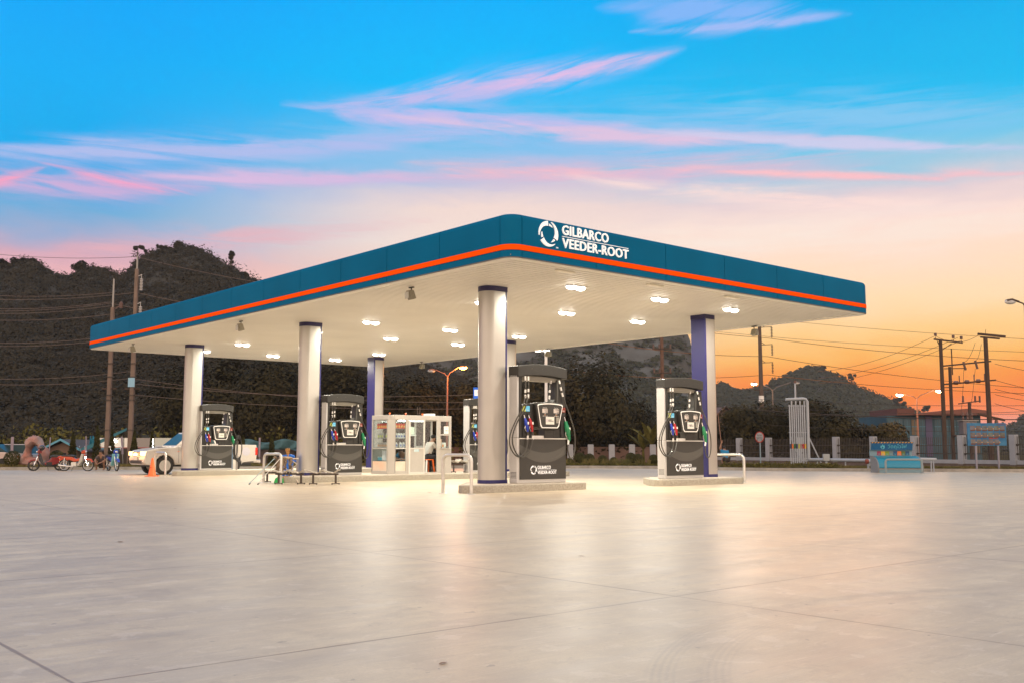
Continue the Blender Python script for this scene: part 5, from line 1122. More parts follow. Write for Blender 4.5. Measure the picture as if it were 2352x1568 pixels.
def pose(pel, ch, hd, kn, an, el, wr, hipw=.10, shw=.17):
    """symmetric pose facing -y; kn/an/el/wr given for the right side as (x, y, z), mirrored, or as a pair"""
    P = Vector(pel); C = Vector(ch); H = Vector(hd); nk = C.lerp(H, .52) ; J = {'pel': tuple(P) + (.125,), 'sp': tuple(P.lerp(C, .5)) + (.12,), 'ch': tuple(C) + (.135,), 'nk': tuple(nk) + (.055,), 'hd': tuple(H - Vector((0, 0, .01))) + (.088,), 'tp': tuple(H + Vector((0, 0, .085))) + (.07,)}
    for s, q, i in (('l', -1, 0), ('r', 1, 1)):
        g = lambda a: a[i] if isinstance(a[0], tuple) else (a[0] * q, a[1], a[2])
        J['sh' + s] = (C.x + q * shw, C.y, C.z + .05, .058); J['el' + s] = g(el) + (.042,); J['wr' + s] = g(wr) + (.028,)
        J['hp' + s] = (P.x + q * hipw, P.y, P.z - .02, .095); J['kn' + s] = g(kn) + (.062,); a = g(an); J['an' + s] = a + (.042,); J['to' + s] = (a[0], a[1] - .16, a[2] - .04, .034)
    return J
FACE = Vector((0, -1, -.1)).normalized()
# squatting by the motorbikes, head bowed, arms on knees
c = xz(231, 51.2, 0)
person(c, 0, 'person in a dark grey shirt squatting between the motorbikes', pose((0, .22, .30), (0, .02, .68), (0, -.10, .93), (.22, -.22, .52), (.19, -.02, .09), (.27, -.14, .50), (.10, -.36, .40)), mat('shirt_grey', (.075, .055, .055), .8), mat('shorts_dark', (.03, .022, .02), .85))
# behind the barrier on the right: back turned, holding a long stick
FACE = Vector((.2, .9, -.2)).normalized()
c = xz(1668, 54.5, .1)
Jb = pose((.06, .1, .45), (-.03, .18, .82), (-.02, .34, 1.02), ((-.12, .42, .38), (.22, .40, .42)), ((-.10, .25, .06), (.2, .2, .06)), ((-.30, .12, 1.02), (.2, .38, .62)), ((-.20, .16, 1.30), (.05, .52, .6)))
person(c, 0, 'person in a bright blue shirt crouching by the fence and gripping a long stick', Jb, mat('shirt_bright_blue', (.005, .17, .36), .75), mat('shorts_dark', (0, 0, 0)))
o = MB().tube([(c.x - .16, c.y + .16, .1), (c.x - .215, c.y + .16, 1.5), (c.x - .35, c.y + .16, 3.0)], .017, 6).build('long_stick', mat('stick_brown', (.30, .16, .11), .7)); tag(o, 'long thin stick held upright by the crouching person', 'stick')
# attendant seated in the kiosk door, leaning over the desk towards the right
FACE = Vector((0, -1, -.5)).normalized()
person(KP(1.93, .45, .05), YAW + R(90), 'person in a light grey shirt seated in the kiosk doorway, leaning over the desk', pose((0, .0, .56), (0, -.16, 1.0), (0, -.30, 1.26), (.13, -.42, .56), (.13, -.36, .09), (.24, -.30, .80), (.12, -.56, .86)), mat('shirt_light_grey', (.55, .52, .48), .8), mat('trousers_black', (.02, .02, .025), .85), long_leg=True)
person(KP(1.02, .62, .05), YAW + R(-60), 'person in a teal blue shirt bending over papers behind the kiosk corner pane', pose((0, .10, .30), (0, -.10, .62), (0, -.34, .78), (.16, -.30, .34), (.16, -.20, .09), (.24, -.26, .46), (.10, -.46, .48)), mat('shirt_teal', (.01, .16, .30), .75), mat('trousers_black', (0, 0, 0)), long_leg=True)

# ================================================================== benches, cleaning stand, bin, cone
SEATM = mat('bench_seat_grey', (.40, .37, .32), .45, vary=.1); FRM = mat('bench_frame_brown', (.055, .04, .03), .5)
def bench(W=1.0):
    r = empty('bench_seat')
    MB().box(.04, W - .04, -.03, .03, .285, .335).build('beam', FRM, r, bevel=.005)
    for x in (.12, W - .16):
        l = MB().box(x, x + .065, -.025, .025, .03, .33).box(x - .10, x + .17, -.03, .03, .02, .045).build('leg', FRM, r, bevel=.004)
        for q in (-.08, .14): MB().lathe([(.022, 0), (.022, .008), (.008, .02), (.008, .03)], (x + q, 0, 0), 8).build('foot', BLACK, l)
    for k in range(2):
        x0 = k * W / 2 - .02; pr = [(x0 + (W / 2 + .02) * t, .395 + .055 * math.cos(t * 6.28) * (1 if t > .5 else .45)) for t in [i / 10 for i in range(11)]]
        MB().prism(pr + [(a, b - .028) for a, b in pr[::-1]], -.21, .21, 'xz').build('seat', SEATM, r, smooth=True)
    return r
b0 = bench(); gb = 'pairs of linked bench seats without backs'
for i, (px, Y, rz, lab) in enumerate(((629, 32.2, .03, 'two seat bench in front of the hoop barrier with the mop handles'), (708, 32.0, .05, 'two seat bench in front of the silver bench column'), (603, 33.8, .10, 'two seat bench half hidden behind the mops'), (1036, 38.6, .5, 'two seat bench holding cups right of the kiosk'))):
    o = b0 if i == 0 else copy_tree(b0, (0, 0, 0)); p = xz(px, Y, 0); o.location = (p.x, p.y, IH + .007 if i == 3 else 0); o.rotation_euler = (0, 0, rz); tag(o, lab, 'bench', gb); o.scale = (.98, 1, 1.05) if i < 3 else (.7, 1, 1.15)
for q, (dx, lab) in enumerate(((.22, 'left metal cup on the bench right of the kiosk'), (.34, 'right metal cup on the bench right of the kiosk'))):
    p = xz(1036, 38.6, 0); o = MB().lathe([(.035, 0), (.042, .08), (.036, .08), (.03, .01)], (0, 0, 0), 10).build('cup', CHROME, smooth=True); o.location = (p.x + dx * math.cos(.5), p.y + dx * math.sin(.5), IH + .455); tag(o, lab, 'cup', 'cups on the bench')
# cleaning stand
c = xz(655, 33.3, 0); r = empty('cleaning_stand', c); tag(r, 'white tubular stand hung with brown rags behind the hoop barrier', 'stand')
mb = MB()
TR = mat('stand_tube', (.68, .60, .50), .4)
MB().tube([(-.28, 0, .78), (.42, 0, .80)], .018, 8).build('top_rail', TR, r, smooth=True)
for sx in (-1, 1): MB().tube([(.02 * sx + .08, 0, .80), (.22 * sx + .15, 0, .62), (.06 * sx + .12, 0, .42), (.14 * sx + .12, .05, .22), (.30 * sx + .12, .05, .02)], .015, 8).build('bent_leg', TR, r, smooth=True)
RAG = mat('rag_brown', (.12, .085, .055), .95, colr2=(.30, .23, .17), scale=9, bump=.4)
for i, (x, w, l) in enumerate(((-.30, .14, .50), (-.17, .15, .42), (-.04, .10, .36), (.12, .12, .40))):
    v = []; n = 8
    for j in range(n + 1):
        z = .80 - l * j / n
        for k in range(5): v.append((x + w * k / 4 * (1 - .25 * j / n) + .015 * math.sin(j * 2 + i), -.03 - .025 * math.sin(k * 1.9 + j * .8 + i) - .02, z - .03 * math.sin(k * 2.2 + i) * (j == n)))
    o = MB().add(v, [(j * 5 + k, j * 5 + k + 1, j * 5 + k + 6, j * 5 + k + 5) for j in range(n) for k in range(4)]).build('rag', RAG, r, smooth=True, fix=False); sm = o.modifiers.new('th', 'SOLIDIFY'); sm.thickness = .012
MB().ball((.0, -.02, .82), (.24, .07, .05), 10).build('crumpled_cloth', mat('cloth_tan', (.42, .32, .22), .95, vary=.3, scale=14, bump=.6), r, smooth=True)
BR = mat('broom_straw', (.50, .27, .09), .9, vary=.3, scale=30)
def broom(base, tip, end, lab, flare=.09, n=60):
    r = empty('broom', base); tag(r, lab, 'broom', 'cleaning brooms at the stand'); B = Vector(tip) - Vector(base); Eo = Vector(end) - Vector(base)
    MB().tube([(0, 0, 0), B], .012, 6).build('handle', GALV, r); mb = MB(); d = (Eo - B).normalized(); q = d.orthogonal().normalized(); w = d.cross(q)
    for k in range(n):
        a = rng.uniform(0, 6.28); s = rng.uniform(.1, 1) * flare; mb.tube([B, B + (Eo - B) * .55 + (q * math.cos(a) + w * math.sin(a)) * s * .6, Eo + (q * math.cos(a) + w * math.sin(a)) * s + d * rng.uniform(-.03, .03)], [.008, .006, .002], 4)
    mb.build('bristles', BR, r)
broom(c + Vector((.12, .05, .35)), c + Vector((.06, .05, .86)), c + Vector((.04, .05, 1.12)), 'straw broom standing bristles up behind the barrier')
broom(c + Vector((.25, .0, .60)), c + Vector((.10, -.05, .22)), c + Vector((-.10, -.08, .10)), 'straw broom lying bristles down over the green dustpan', .12)
for i, (x0, y0, x1, y1, m, lab) in enumerate(((572, 1109, 632, 1050, mat('handle_blue_grey', (.28, .38, .42), .4), 'left mop handle leaning on the stand, blue grey'), (592, 1111, 645, 1050, ALU, 'right mop handle leaning on the stand, bare metal'))):
    a = xz(x0, 31.9, 0.0); b = at(x1, y1, 33.2); r = empty('mop', a); tag(r, lab, 'mop', 'mops leaning on the cleaning stand'); d = b - a
    MB().tube([(0, 0, .03), d], .013, 8).build('handle', m, r, smooth=True); MB().tube([(0, 0, .005), d * .05], [.02, .016], 8).build('tip', BLACK, r); MB().ball(tuple(d), (.07, .06, .05), 10).build('mop_head', RAG, r, smooth=True)
r = empty('dustpan', c + Vector((-.16, -.22, 0)), .3); tag(r, 'translucent green dustpan on the ground under the stand', 'dustpan')
MB().prism([(-.16, 0), (.16, 0), (.14, .16), (-.02, .22), (-.12, .16)], -.01, .01, 'xz').box(-.16, .16, -.12, .01, 0, .012).build('pan', mat('green_plastic', (.02, .40, .10), .3), r, bevel=.004); MB().tube([(0, 0, .18), (.02, .05, .34)], .012, 6).build('handle', mat('green_plastic', (0, 0, 0)), r)
c2 = xz(645, 34.6, 0); r = empty('waste_bin', c2, .1); tag(r, 'bright blue plastic waste bin behind the cleaning stand', 'bin'); BB = mat('bin_blue', (.005, .14, .62), .4)
MB().prism([(0.02, .02), (.34, .02), (.42, .82), (-.04, .82)], -.16, .16, 'xz').build('bin_body', BB, r, bevel=.02); MB().prism([(-.06, .82), (.45, .82), (.42, .90), (.3, .93), (.02, .90)], -.18, .18, 'xz').build('lid', BB, r, bevel=.015); MB().box(.42, .50, -.1, .1, .68, .73).build('handle', BB, r, bevel=.01)
# traffic cone
r = empty('traffic_cone', xz(349, 41.2, 0)); tag(r, 'orange traffic cone in front of the pickup headlight', 'traffic cone')
MB().prism(rrect(-.24, .24, -.24, .24, .06), 0, .035, 'xy').build('base', CAROR, r, bevel=.01); MB().lathe([(.165, .035), (.15, .07), (.045, .70), (.03, .74), (.022, .74)], (0, 0, 0), 20).build('cone_body', CAROR, r, smooth=True)
mb = MB(); text_into(mb, 'PTT', -.06, .30, .12, .07, -.10, .004, .02); mb.build('cone_letters', mat('cone_letters_red', (.45, .05, .02), .5), r)
# coiled hose beside the far pump
r = empty('hose_coil', SP(4.72, 23.55, IH), YAW); tag(r, 'dark coiled air hose on a post beside the farthest fuel pump', 'hose')
MB().box(.0, .06, .0, .06, 0, 1.25).build('post', GALV, r)
for k in range(6):
    MB().tube([(.03 + .20 * math.cos(t) * (1 - .05 * k), -.03 - .012 * k, .92 + (.42 + .03 * k) * math.sin(t)) for t in [2 * math.pi * i / 24 for i in range(25)]], .014, 6, cap=False).build('hose_loop', BLACK, r, smooth=True)
MB().prism([(-.75, 0.02), (-.02, .02), (-.02, 1.0), (-.75, 1.0)], .3, .34, 'xz').build('side_board', mat('board_blue_grey', (.14, .22, .32), .5), r)

# ================================================================== pickup truck
def pickup():
    r = empty('pickup_truck', SP(1.55, 25.7, 0), YAW); tag(r, 'white pickup truck with glowing headlights parked behind the farthest column', 'pickup truck')
    PW = mat('pickup_white', (.50, .46, .42), .3, coat=.4); Wd = 1.78; xf, xr = .92, 4.02; ar = .44
    low = [(.10, .42), (.02, .50), (0, .66), (.03, .80), (.06, .98), (.18, 1.05), (.55, 1.12), (1.0, 1.17), (1.42, 1.22), (3.35, 1.24), (3.36, .60)]
    def arch(xc): return [(xc + ar * math.cos(R(a)), .40 + ar * math.sin(R(a))) for a in range(0, 181, 15)]
    o = MB().prism(low + [(3.36, .45), (1.42, .42)] + arch(xf) + [(.42, .40)], 0, Wd, 'xz').build('body', PW, r, bevel=.05)
    bed = MB().prism([(3.38, .50), (3.38, 1.30), (5.15, 1.28), (5.20, 1.0), (5.16, .55), (4.5, .50)] + arch(xr)[0:] , 0, .06, 'xz').build('bed_side', PW, r, bevel=.02)
    MB().prism([(3.38, .50), (3.38, 1.30), (5.15, 1.28), (5.20, 1.0), (5.16, .55), (4.5, .50)] + arch(xr)[0:] , Wd - .06, Wd, 'xz').build('bed_side', PW, r, bevel=.02)
    MB().box(3.40, 5.14, .06, Wd - .06, .60, .66).build('bed_floor', DARK, r); MB().box(3.38, 3.42, .06, Wd - .06, .66, 1.28).build('bed_front', PW, r)
    tg = MB().box(5.14, 5.19, .06, Wd - .06, .60, 1.27).build('tailgate', PW, r, bevel=.015)
    # cabin
    b = [(1.38, .05), (3.34, .05), (3.34, Wd - .05), (1.38, Wd - .05)]; t = [(2.12, .22), (3.10, .22), (3.10, Wd - .22), (2.12, Wd - .22)]
    cab = MB().add([(x, y, 1.2) for x, y in b] + [(x, y, 1.82) for x, y in t], [(0, 1, 2, 3), (4, 5, 6, 7), (0, 1, 5, 4), (1, 2, 6, 5), (2, 3, 7, 6), (3, 0, 4, 7)]).build('cabin', PW, r, bevel=.06)
    WG = mat('car_glass', (.02, .05, .06), .3, spec=.25, coat=0)
    def lerp3(P, Q, s): return tuple(p + (q - p) * s for p, q in zip(P, Q))
    def panel(A, B, C, D, name, off):
        A, B, C, D = map(Vector, (A, B, C, D)); n = (B - A).cross(D - A).normalized() * off; k = [.06, .94]
        q = lambda s, t: A.lerp(B, s).lerp(D.lerp(C, s), t) + n
        v = [q(.05, .10), q(.95, .10), q(.95, .90), q(.05, .90)]; MB().add(v + [p - n * 1.6 for p in v], [(0, 1, 2, 3), (7, 6, 5, 4), (0, 4, 5, 1), (1, 5, 6, 2), (2, 6, 7, 3), (3, 7, 4, 0)]).build(name, WG, r)
    panel((1.38, Wd - .05, 1.2), (1.38, .05, 1.2), (2.12, .22, 1.82), (2.12, Wd - .22, 1.82), 'windscreen', .012)
    panel((1.55, .05, 1.2), (2.45, .05, 1.2), (2.6, .22, 1.82), (2.12, .22, 1.82), 'side_window', .012); panel((2.5, .05, 1.2), (3.25, .05, 1.2), (3.05, .22, 1.82), (2.64, .22, 1.82), 'side_window', .012)
    # front
    MB().box(-.012, .03, .45, Wd - .45, .80, .98).build('grille', mat('grille_grey', (.10, .09, .08), .3, metal=.5), r, bevel=.01)
    mb = MB()
    for k in range(4): mb.box(-.025, -.010, .45, Wd - .45, .82 + k * .045, .835 + k * .045)
    mb.build('grille_bars', CHROME, r)
    for y0, y1 in ((.02, .42), (Wd - .42, Wd - .02)):
        h = MB().prism([(-.015, y0), (-.015, y1), (.16 if y0 < .5 else -.01, y1), (.34, y0 - .03 if y0 < .5 else y1)] if False else [(-.02, y0 + .02), (-.02, y1), (.05, y1), (.36 if y0 < .5 else .05, y0 - .004), (.05, y0 - .004)], .82, .99, 'xy').build('headlight', mat('headlight_glow', (1, .50, .20), emit=5), r, bevel=.01)
    MB().box(-.03, .0, .25, Wd - .25, .48, .62).build('lower_grille', BLACK, r, bevel=.02)
    p = MB().box(-.035, -.02, .70, 1.08, .62, .78).build('number_plate', mat('plate_grey', (.55, .58, .52), .5), r)
    for y in (.20, Wd - .20): MB().lathe([(.06, -.02), (.06, .02)], (-.01, y, .56), 12, 'x').build('fog_light', CHROME, r)
    MB().box(.95, 1.35, .5, Wd - .5, 1.18, 1.235).build('bonnet_scoop', PW, r, bevel=.03)
    for y in (.0,): MB().box(1.45, 1.53, -.012, .01, .98, 1.0).build('side_marker', CAROR, r)
    MB().box(1.50, 1.512, -.004, .01, .50, 1.2).box(2.46, 2.472, -.004, .01, .50, 1.2).box(3.30, 3.312, -.004, .01, .50, 1.2).build('door_gaps', BLACK, r)
    MB().box(1.62, 1.80, -.20, -.04, 1.20, 1.36).build('wing_mirror', PW, r, bevel=.03)
    MB().box(2.25, 2.42, -.03, .0, 1.0, 1.03).build('door_handle', CHROME, r)
    MB().box(5.10, 5.215, -.008, .10, .82, 1.16).build('tail_light', REDL, r, bevel=.01); MB().box(5.10, 5.215, Wd - .10, Wd + .008, .82, 1.16).build('tail_light', REDL, r, bevel=.01)
    MB().box(5.05, 5.42, .05, Wd - .05, .48, .62).build('rear_bumper', CHROME, r, bevel=.03)
    MB().lathe([(.19, -.006), (.185, -.009)], (4.66, 0, .98), 28, 'y').build('door_emblem_patch', mat('patch_lilac', (.48, .46, .52), .5), r)
    for xc in (xf, xr):
        for y in (.02, Wd - .26):
            w = MB().lathe([(.24, 0), (.36, .0), (.385, .03), (.385, .21), (.36, .24), (.24, .24)], (xc, y, .385), 28, 'y').build('wheel', TYRE, r, smooth=True)
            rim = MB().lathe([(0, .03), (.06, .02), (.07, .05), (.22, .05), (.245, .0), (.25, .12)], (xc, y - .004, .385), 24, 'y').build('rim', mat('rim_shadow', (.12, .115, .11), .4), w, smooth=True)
            mb = MB()
            for k in range(6):
                for q in (-.09, .09):
                    a = k * math.pi / 3 + q * 1.6; mb.bar((xc + .05 * math.cos(a), y + .02, .385 + .05 * math.sin(a)), (xc + .235 * math.cos(a + q), y + .02, .385 + .235 * math.sin(a + q)), .022, .03)
            mb.lathe([(.225, -.002), (.25, -.006), (.25, .03)], (xc, y, .385), 24, 'y'); mb.build('spokes', ALU, w)
    MB().box(.45, 5.0, .2, Wd - .2, .34, .46).build('chassis', BLACK, r)
    # real headlight beams
    for y in (.22, Wd - .22):
        l = bpy.data.lights.new('headlight_bulb', 'POINT'); l.energy = 9; l.color = (1, .42, .15); l.shadow_soft_size = .1; lo = bpy.data.objects.new('headlight_bulb', l); COL.objects.link(lo); lo.parent = r; lo.location = (-.25, y, .85)
    return r
pickup()

# ================================================================== motorbikes
def motorbike(loc, rz, lab, c1, c2, style):
    r = empty('motorbike', loc, rz); tag(r, lab, 'motorbike', 'motorbikes parked along the left kerb')
    P1 = mat('bike_' + style + '_a', c1, .3, coat=.5); P2 = mat('bike_' + style + '_b', c2, .35); wb = 1.22; R_ = .27 if style != 'scooter' else .25
    for x, nm in ((0, 'wheel'), (wb, 'wheel')):
        w = MB().tube([(x + R_ * math.cos(t), 0, R_ + .02 + R_ * math.sin(t)) for t in [2 * math.pi * i / 26 for i in range(27)]], .035, 8, cap=False).build(nm, TYRE, r, smooth=True)
        mb = MB().tube([(x + R_ * .86 * math.cos(t), 0, R_ + .02 + R_ * .86 * math.sin(t)) for t in [2 * math.pi * i / 22 for i in range(23)]], .014, 6, cap=False); mb.build('rim', CHROME if style != 'scooter' else BLACK, w, smooth=True)
        mb = MB(); k = 16 if style != 'scooter' else 5
        for i in range(k): a = 2 * math.pi * i / k; mb.tube([(x, .0, R_ + .02), (x + R_ * .84 * math.cos(a), 0, R_ + .02 + R_ * .84 * math.sin(a))], .003 if style != 'scooter' else .02, 4)
        mb.lathe([(.05, -.05), (.05, .05)], (x, 0, R_ + .02), 10, 'y'); mb.build('spokes', CHROME if style != 'scooter' else BLACK, w)
    # frame: front at x=wb
    for s in (-.07, .07): MB().tube([(wb, s, R_ + .02), (wb - .17, s, .72)], .02, 6).build('fork', CHROME, r)
    MB().tube([(wb - .17, 0, .70), (wb - .26, 0, .96)], .035, 8).build('steering_head', P1, r)
    MB().tube([(wb - .33, -.30, 1.0), (wb - .25, -.12, 1.0), (wb - .25, .12, 1.0), (wb - .33, .30, 1.0)], .016, 6).build('handlebar', BLACK, r, smooth=True)
    for s in (-1, 1):
        MB().tube([(wb - .30, s * .22, 1.0), (wb - .33, s * .26, 1.18)], .006, 5).ball((wb - .33, s * .27, 1.2), (.02, .06, .045), 8).build('mirror', CHROME if style != 'scooter' else BLACK, r)
    MB().prism([(wb - .34, .88), (wb - .16, .86), (wb - .12, .98), (wb - .20, 1.05), (wb - .34, 1.02)], -.10, .10, 'xz').build('front_cowl', P1, r, bevel=.03); MB().ball((wb - .13, 0, .95), (.05, .07, .06), 10).build('headlamp', CHROME, r, smooth=True)
    MB().prism([(wb - .22, R_ * 2 - .02), (wb - .05, R_ * 2 + .10), (wb + .16, R_ * 2 + .06), (wb + .27, R_ + .18), (wb + .22, R_ + .16), (wb + .10, R_ * 2 + .0)], -.06, .06, 'xz').build('front_mudguard', P1, r, bevel=.015)
    MB().prism([(wb - .30, .86), (wb - .20, .84), (wb - .26, .50), (wb - .42, .26), (wb - .52, .26), (wb - .40, .52)], -.16, .16, 'xz').build('leg_shield', P2, r, bevel=.02)
    if style == 'scooter': body = [(wb - .44, .36), (wb - .55, .28), (.34, .28), (.0, .40), (-.26, .62), (-.30, .70), (.40, .68), (.55, .50)]; seat = [(-.22, .70), (-.10, .78), (.30, .80), (.50, .72), (.46, .68), (-.2, .66)]
    else: body = [(wb - .30, .66), (wb - .42, .50), (.52, .46), (.38, .52), (.12, .60), (-.22, .66), (-.30, .72), (-.2, .76), (.42, .70), (.62, .60)]; seat = [(-.16, .76), (-.02, .80), (.30, .81), (.56, .76), (.56, .70), (-.12, .72)]
    MB().prism(body, -.10, .10, 'xz').build('body_panels', P1, r, bevel=.03); MB().prism(seat, -.12, .12, 'xz').build('seat', mat('seat_black', (.03, .028, .028), .5), r, bevel=.025)
    MB().prism([(-.24, R_ + .22), (-.28, R_ + .34), (.0, R_ * 2 + .12), (.22, R_ * 2 + .02), (.18, R_ * 2 - .02), (0, R_ * 2 + .06)], -.07, .07, 'xz').build('rear_mudguard', P1 if style != 'scooter' else BLACK, r, bevel=.012)
    MB().box(.38, .66, -.11, .11, .22, .44).build('engine', ALU if style != 'scooter' else BLACK, r, bevel=.03)
    MB().tube([(.55, -.12, .24), (.25, -.16, .24), (-.22, -.16, .30)], [.025, .035, .042], 10).build('exhaust', CHROME if style != 'scooter' else BLACK, r, smooth=True)
    for s in (-.12, .12): MB().tube([(0.02, s, R_ + .03), (.06, s, .66)], .025, 8).build('shock_absorber', CHROME, r)
    MB().box(-.34, -.28, -.06, .06, .64, .72).build('tail_lamp', REDL, r, bevel=.01); MB().tube([(.56, -.10, .28), (.50, -.26, .0)], .012, 6).build('side_stand', BLACK, r)
    return r
def place_bike(px_r, px_f, Yr, Yf):
    a = xz(px_r, Yr, 0); b = xz(px_f, Yf, 0); return a, math.atan2(b.y - a.y, b.x - a.x)
a, z = place_bike(137, 83, 51.6, 51.0); motorbike(a, z, 'red and black scooter facing left in front of the rock arch', (.20, .01, .01), (.03, .03, .035), 'scooter')
a, z = place_bike(147.5, 202, 50.6, 50.5); motorbike(a, z, 'orange motorbike with a cream leg shield, facing right', (.50, .055, .008), (.42, .39, .35), 'underbone')
a, z = place_bike(249.5, 269, 51.2, 50.2); b3_ = motorbike(a, z, 'small blue motorbike with a teal leg shield right of the squatting person', (.01, .05, .42), (.16, .38, .42), 'blue')
hlm = empty('helmet', xz(96, 51.1, 1.03)); tag(hlm, 'dark round helmet hung on the mirror of the red scooter', 'helmet'); MB().ball((0, 0, .12), (.14, .15, .14), 16).build('shell', mat('helmet_black', (.02, .02, .024), .15, coat=.8), hlm, smooth=True); MB().ball((-.05, -.06, .10), (.11, .10, .06), 12).build('visor', mat('visor', (.10, .03, .03), .1), hlm, smooth=True)

# ================================================================== left verge: arch rock, houses, panels, banners
c = xz(77, 55.5, .1); k = 55.5 / FPX
out = [(-28, 0), (-29, 14), (-23, 30), (-17, 46), (-18, 58), (-12, 68), (-2, 72), (8, 69), (15, 60), (22, 48), (30, 38), (33, 22), (32, 8), (30, 0)]
hole = [(3 + 11.5 * math.cos(t), 36 + 14 * math.sin(t)) for t in [2 * math.pi * i / 14 for i in range(14)]]
bm = bmesh.new()
def rock_arch():
    mb = MB(); n = 56; import bisect
    def smooth(P, n):
        P = [Vector(p) for p in P]; m = len(P); o = []
        for i in range(n):
            t = i / n * m; j = int(t); f = t - j; a, b, c_, d = P[(j - 1) % m], P[j % m], P[(j + 1) % m], P[(j + 2) % m]
            o.append(.5 * ((2 * b) + (c_ - a) * f + (2 * a - 5 * b + 4 * c_ - d) * f * f + (3 * b - a - 3 * c_ + d) * f ** 3))
        return o
    O = smooth(out, n); cen = Vector((3, 36)); 
    Hh = []
    for p in O: a = math.atan2(p.y - cen.y, p.x - cen.x); Hh.append(Vector((3 + 11.5 * math.cos(a), 36 + 14 * math.sin(a))))
    v = []; K = 10; r_ = random.Random(3)
    for i in range(n):
        for j in range(K):                        # tube-like section round the ring between hole and outline
            t = 2 * math.pi * j / K; w = (1 - math.cos(t)) / 2; p = Hh[i].lerp(O[i], w); y = math.sin(t) * .42 * (1 + .2 * math.sin(i * .5))
            q = 1 + r_.uniform(-.03, .03); v.append((p.x * k * q, y * q, max(p.y * k * q, -.1)))
    return mb.add(v, [(i * K + j, ((i + 1) % n) * K + j, ((i + 1) % n) * K + (j + 1) % K, i * K + (j + 1) % K) for i in range(n) for j in range(K)])
bm.free()
o = rock_arch().build('rock_arch', mat('pink_rock', (.40, .16, .12), .85, colr2=(.30, .26, .25), scale=1.6, bump=.8, bscale=6), smooth=True); o.location = c; tag(o, 'tall pinkish boulder with a round hole through it behind the scooter', 'rock arch')
def house(px0, px1, pyb, pye, pya, Y, D, wallm, roofm, lab, trim=None):
    k = Y / FPX; x0 = xz(px0, Y).x; x1 = xz(px1, Y).x; ze = at(px0, pye, Y).z; za = at(px0, pya, Y).z; w = x1 - x0
    r = empty('house', (x0, Y, 0)); tag(r, lab, 'house'); MB().box(0, w, 0, D, -.3, ze).prism([(0, ze), (w, ze), (w / 2, za - .12)], 0.0, D, 'xz').build('wall', wallm, r)
    for s in (0, 1):
        a, b = ((-.45, ze - .22), (w / 2, za)) if s == 0 else ((w + .45, ze - .22), (w / 2, za)); MB().prism([a, b, (b[0], b[1] + .1), (a[0], a[1] + .1)], -.4, D + .3, 'xz').build('roof', roofm, r)
    if trim:
        for s in (0, 1):
            a, b = ((-.45, ze - .22), (w / 2, za)) if s == 0 else ((w + .45, ze - .22), (w / 2, za)); MB().prism([a, b, (b[0], b[1] + .14), (a[0], a[1] + .14)], -.44, -.402, 'xz').build('barge_board', trim, r)
    wn = MB().box(w * .38, w * .62, -.03, 0.01, ze * .35, ze * .75).build('window', mat('window_dark', (.03, .03, .035), .2), r); MB().box(w * .36, w * .64, -.045, -.03, ze * .33, ze * .35).build('sill', trim or roofm, wn)
    return r
BLT = mat('trim_blue', (.10, .32, .44), .5)
house(109, 176, 1066, 1029, 1011, 66, 6, mat('house_brown', (.20, .125, .09), .9, vary=.1), mat('roof_dark', (.07, .06, .06), .8), 'brown gabled house with blue roof edges behind the orange motorbike', BLT)
house(-10, 48, 1060, 1040, 1026, 68, 6, mat('house_dim', (.11, .08, .065), .9), mat('roof_rust', (.14, .08, .06), .8), 'low dark gabled hut at the far left behind the ball shrub', mat('trim_tan', (.22, .15, .11), .7))
# shops with a long pale awning strip
r = empty('market_stall', xz(224, 66, 0)); tag(r, 'long stall with pale awning panels behind the conifers', 'market stall'); k = 66 / FPX; x0 = xz(224, 66).x
segs_ = ((224, 242, (.75, .73, .68)), (245, 281, (.80, .77, .68)), (284, 292, (.78, .72, .64)), (303, 346, (.32, .285, .265)), (353, 392, (.58, .60, .54)))
for i, (a, b, cc) in enumerate(segs_):
    MB().box(xz(a, 66).x - x0, xz(b, 66).x - x0, -.06, .06, at(a, 1027, 66).z, at(a, 1004.5, 66).z).build('awning_panel', mat('awning%d' % i, cc, .8), r); 
MB().box(0, xz(346, 66).x - x0, -.08, -.062, at(0, 1028, 66).z, at(0, 1026, 66).z).build('awning_edge', mat('awning_red_edge', (.38, .10, .09), .7), r)
for px in (226, 262, 300, 345, 390): MB().box(xz(px, 66).x - x0 - .05, xz(px, 66).x - x0 + .05, -.05, .05, -.2, at(px, 1027, 66).z).build('stall_post', POLEC, r)
MB().box(0, xz(392, 66).x - x0, 2, 2.1, -.2, at(0, 1010, 66).z).build('back_wall', mat('stall_back', (.06, .045, .035), .9), r)
MB().box(xz(232, 66).x - x0, xz(280, 66).x - x0, -.5, -.3, at(0, 1030, 66).z, at(0, 1027.5, 66).z).build('blue_valance', BLT, r)
for i, (px, py, lab) in enumerate(((262, 1009, 'upper bare bulb shining on the pale awning'), (266.5, 1012.5, 'lower bare bulb shining on the pale awning'))):
    p = at(px, py, 65.4); o = empty('light_bulb', p); tag(o, lab, 'light bulb', 'bare bulbs at the stall'); MB().ball((0, 0, 0), .085, 10).build('bulb', LAMPW, o, smooth=True); MB().tube([(0, 0, .08), (0, .5, .2)], .015, 5).build('cord', WIRE, o)
r = empty('fairy_lights', at(351.5, 1007, 57.6)); tag(r, 'vertical string of tiny white fairy lights on the thin conifer', 'fairy lights')
for i in range(12): MB().ball((.02 * math.sin(i * 2.3), 0, -i * .075), .022, 6).build('bulb', LAMPW, r)
MB().tube([(.02 * math.sin(i * 2.3), .02, -i * .075) for i in range(12)], .006, 4).build('cord', WIRE, r)
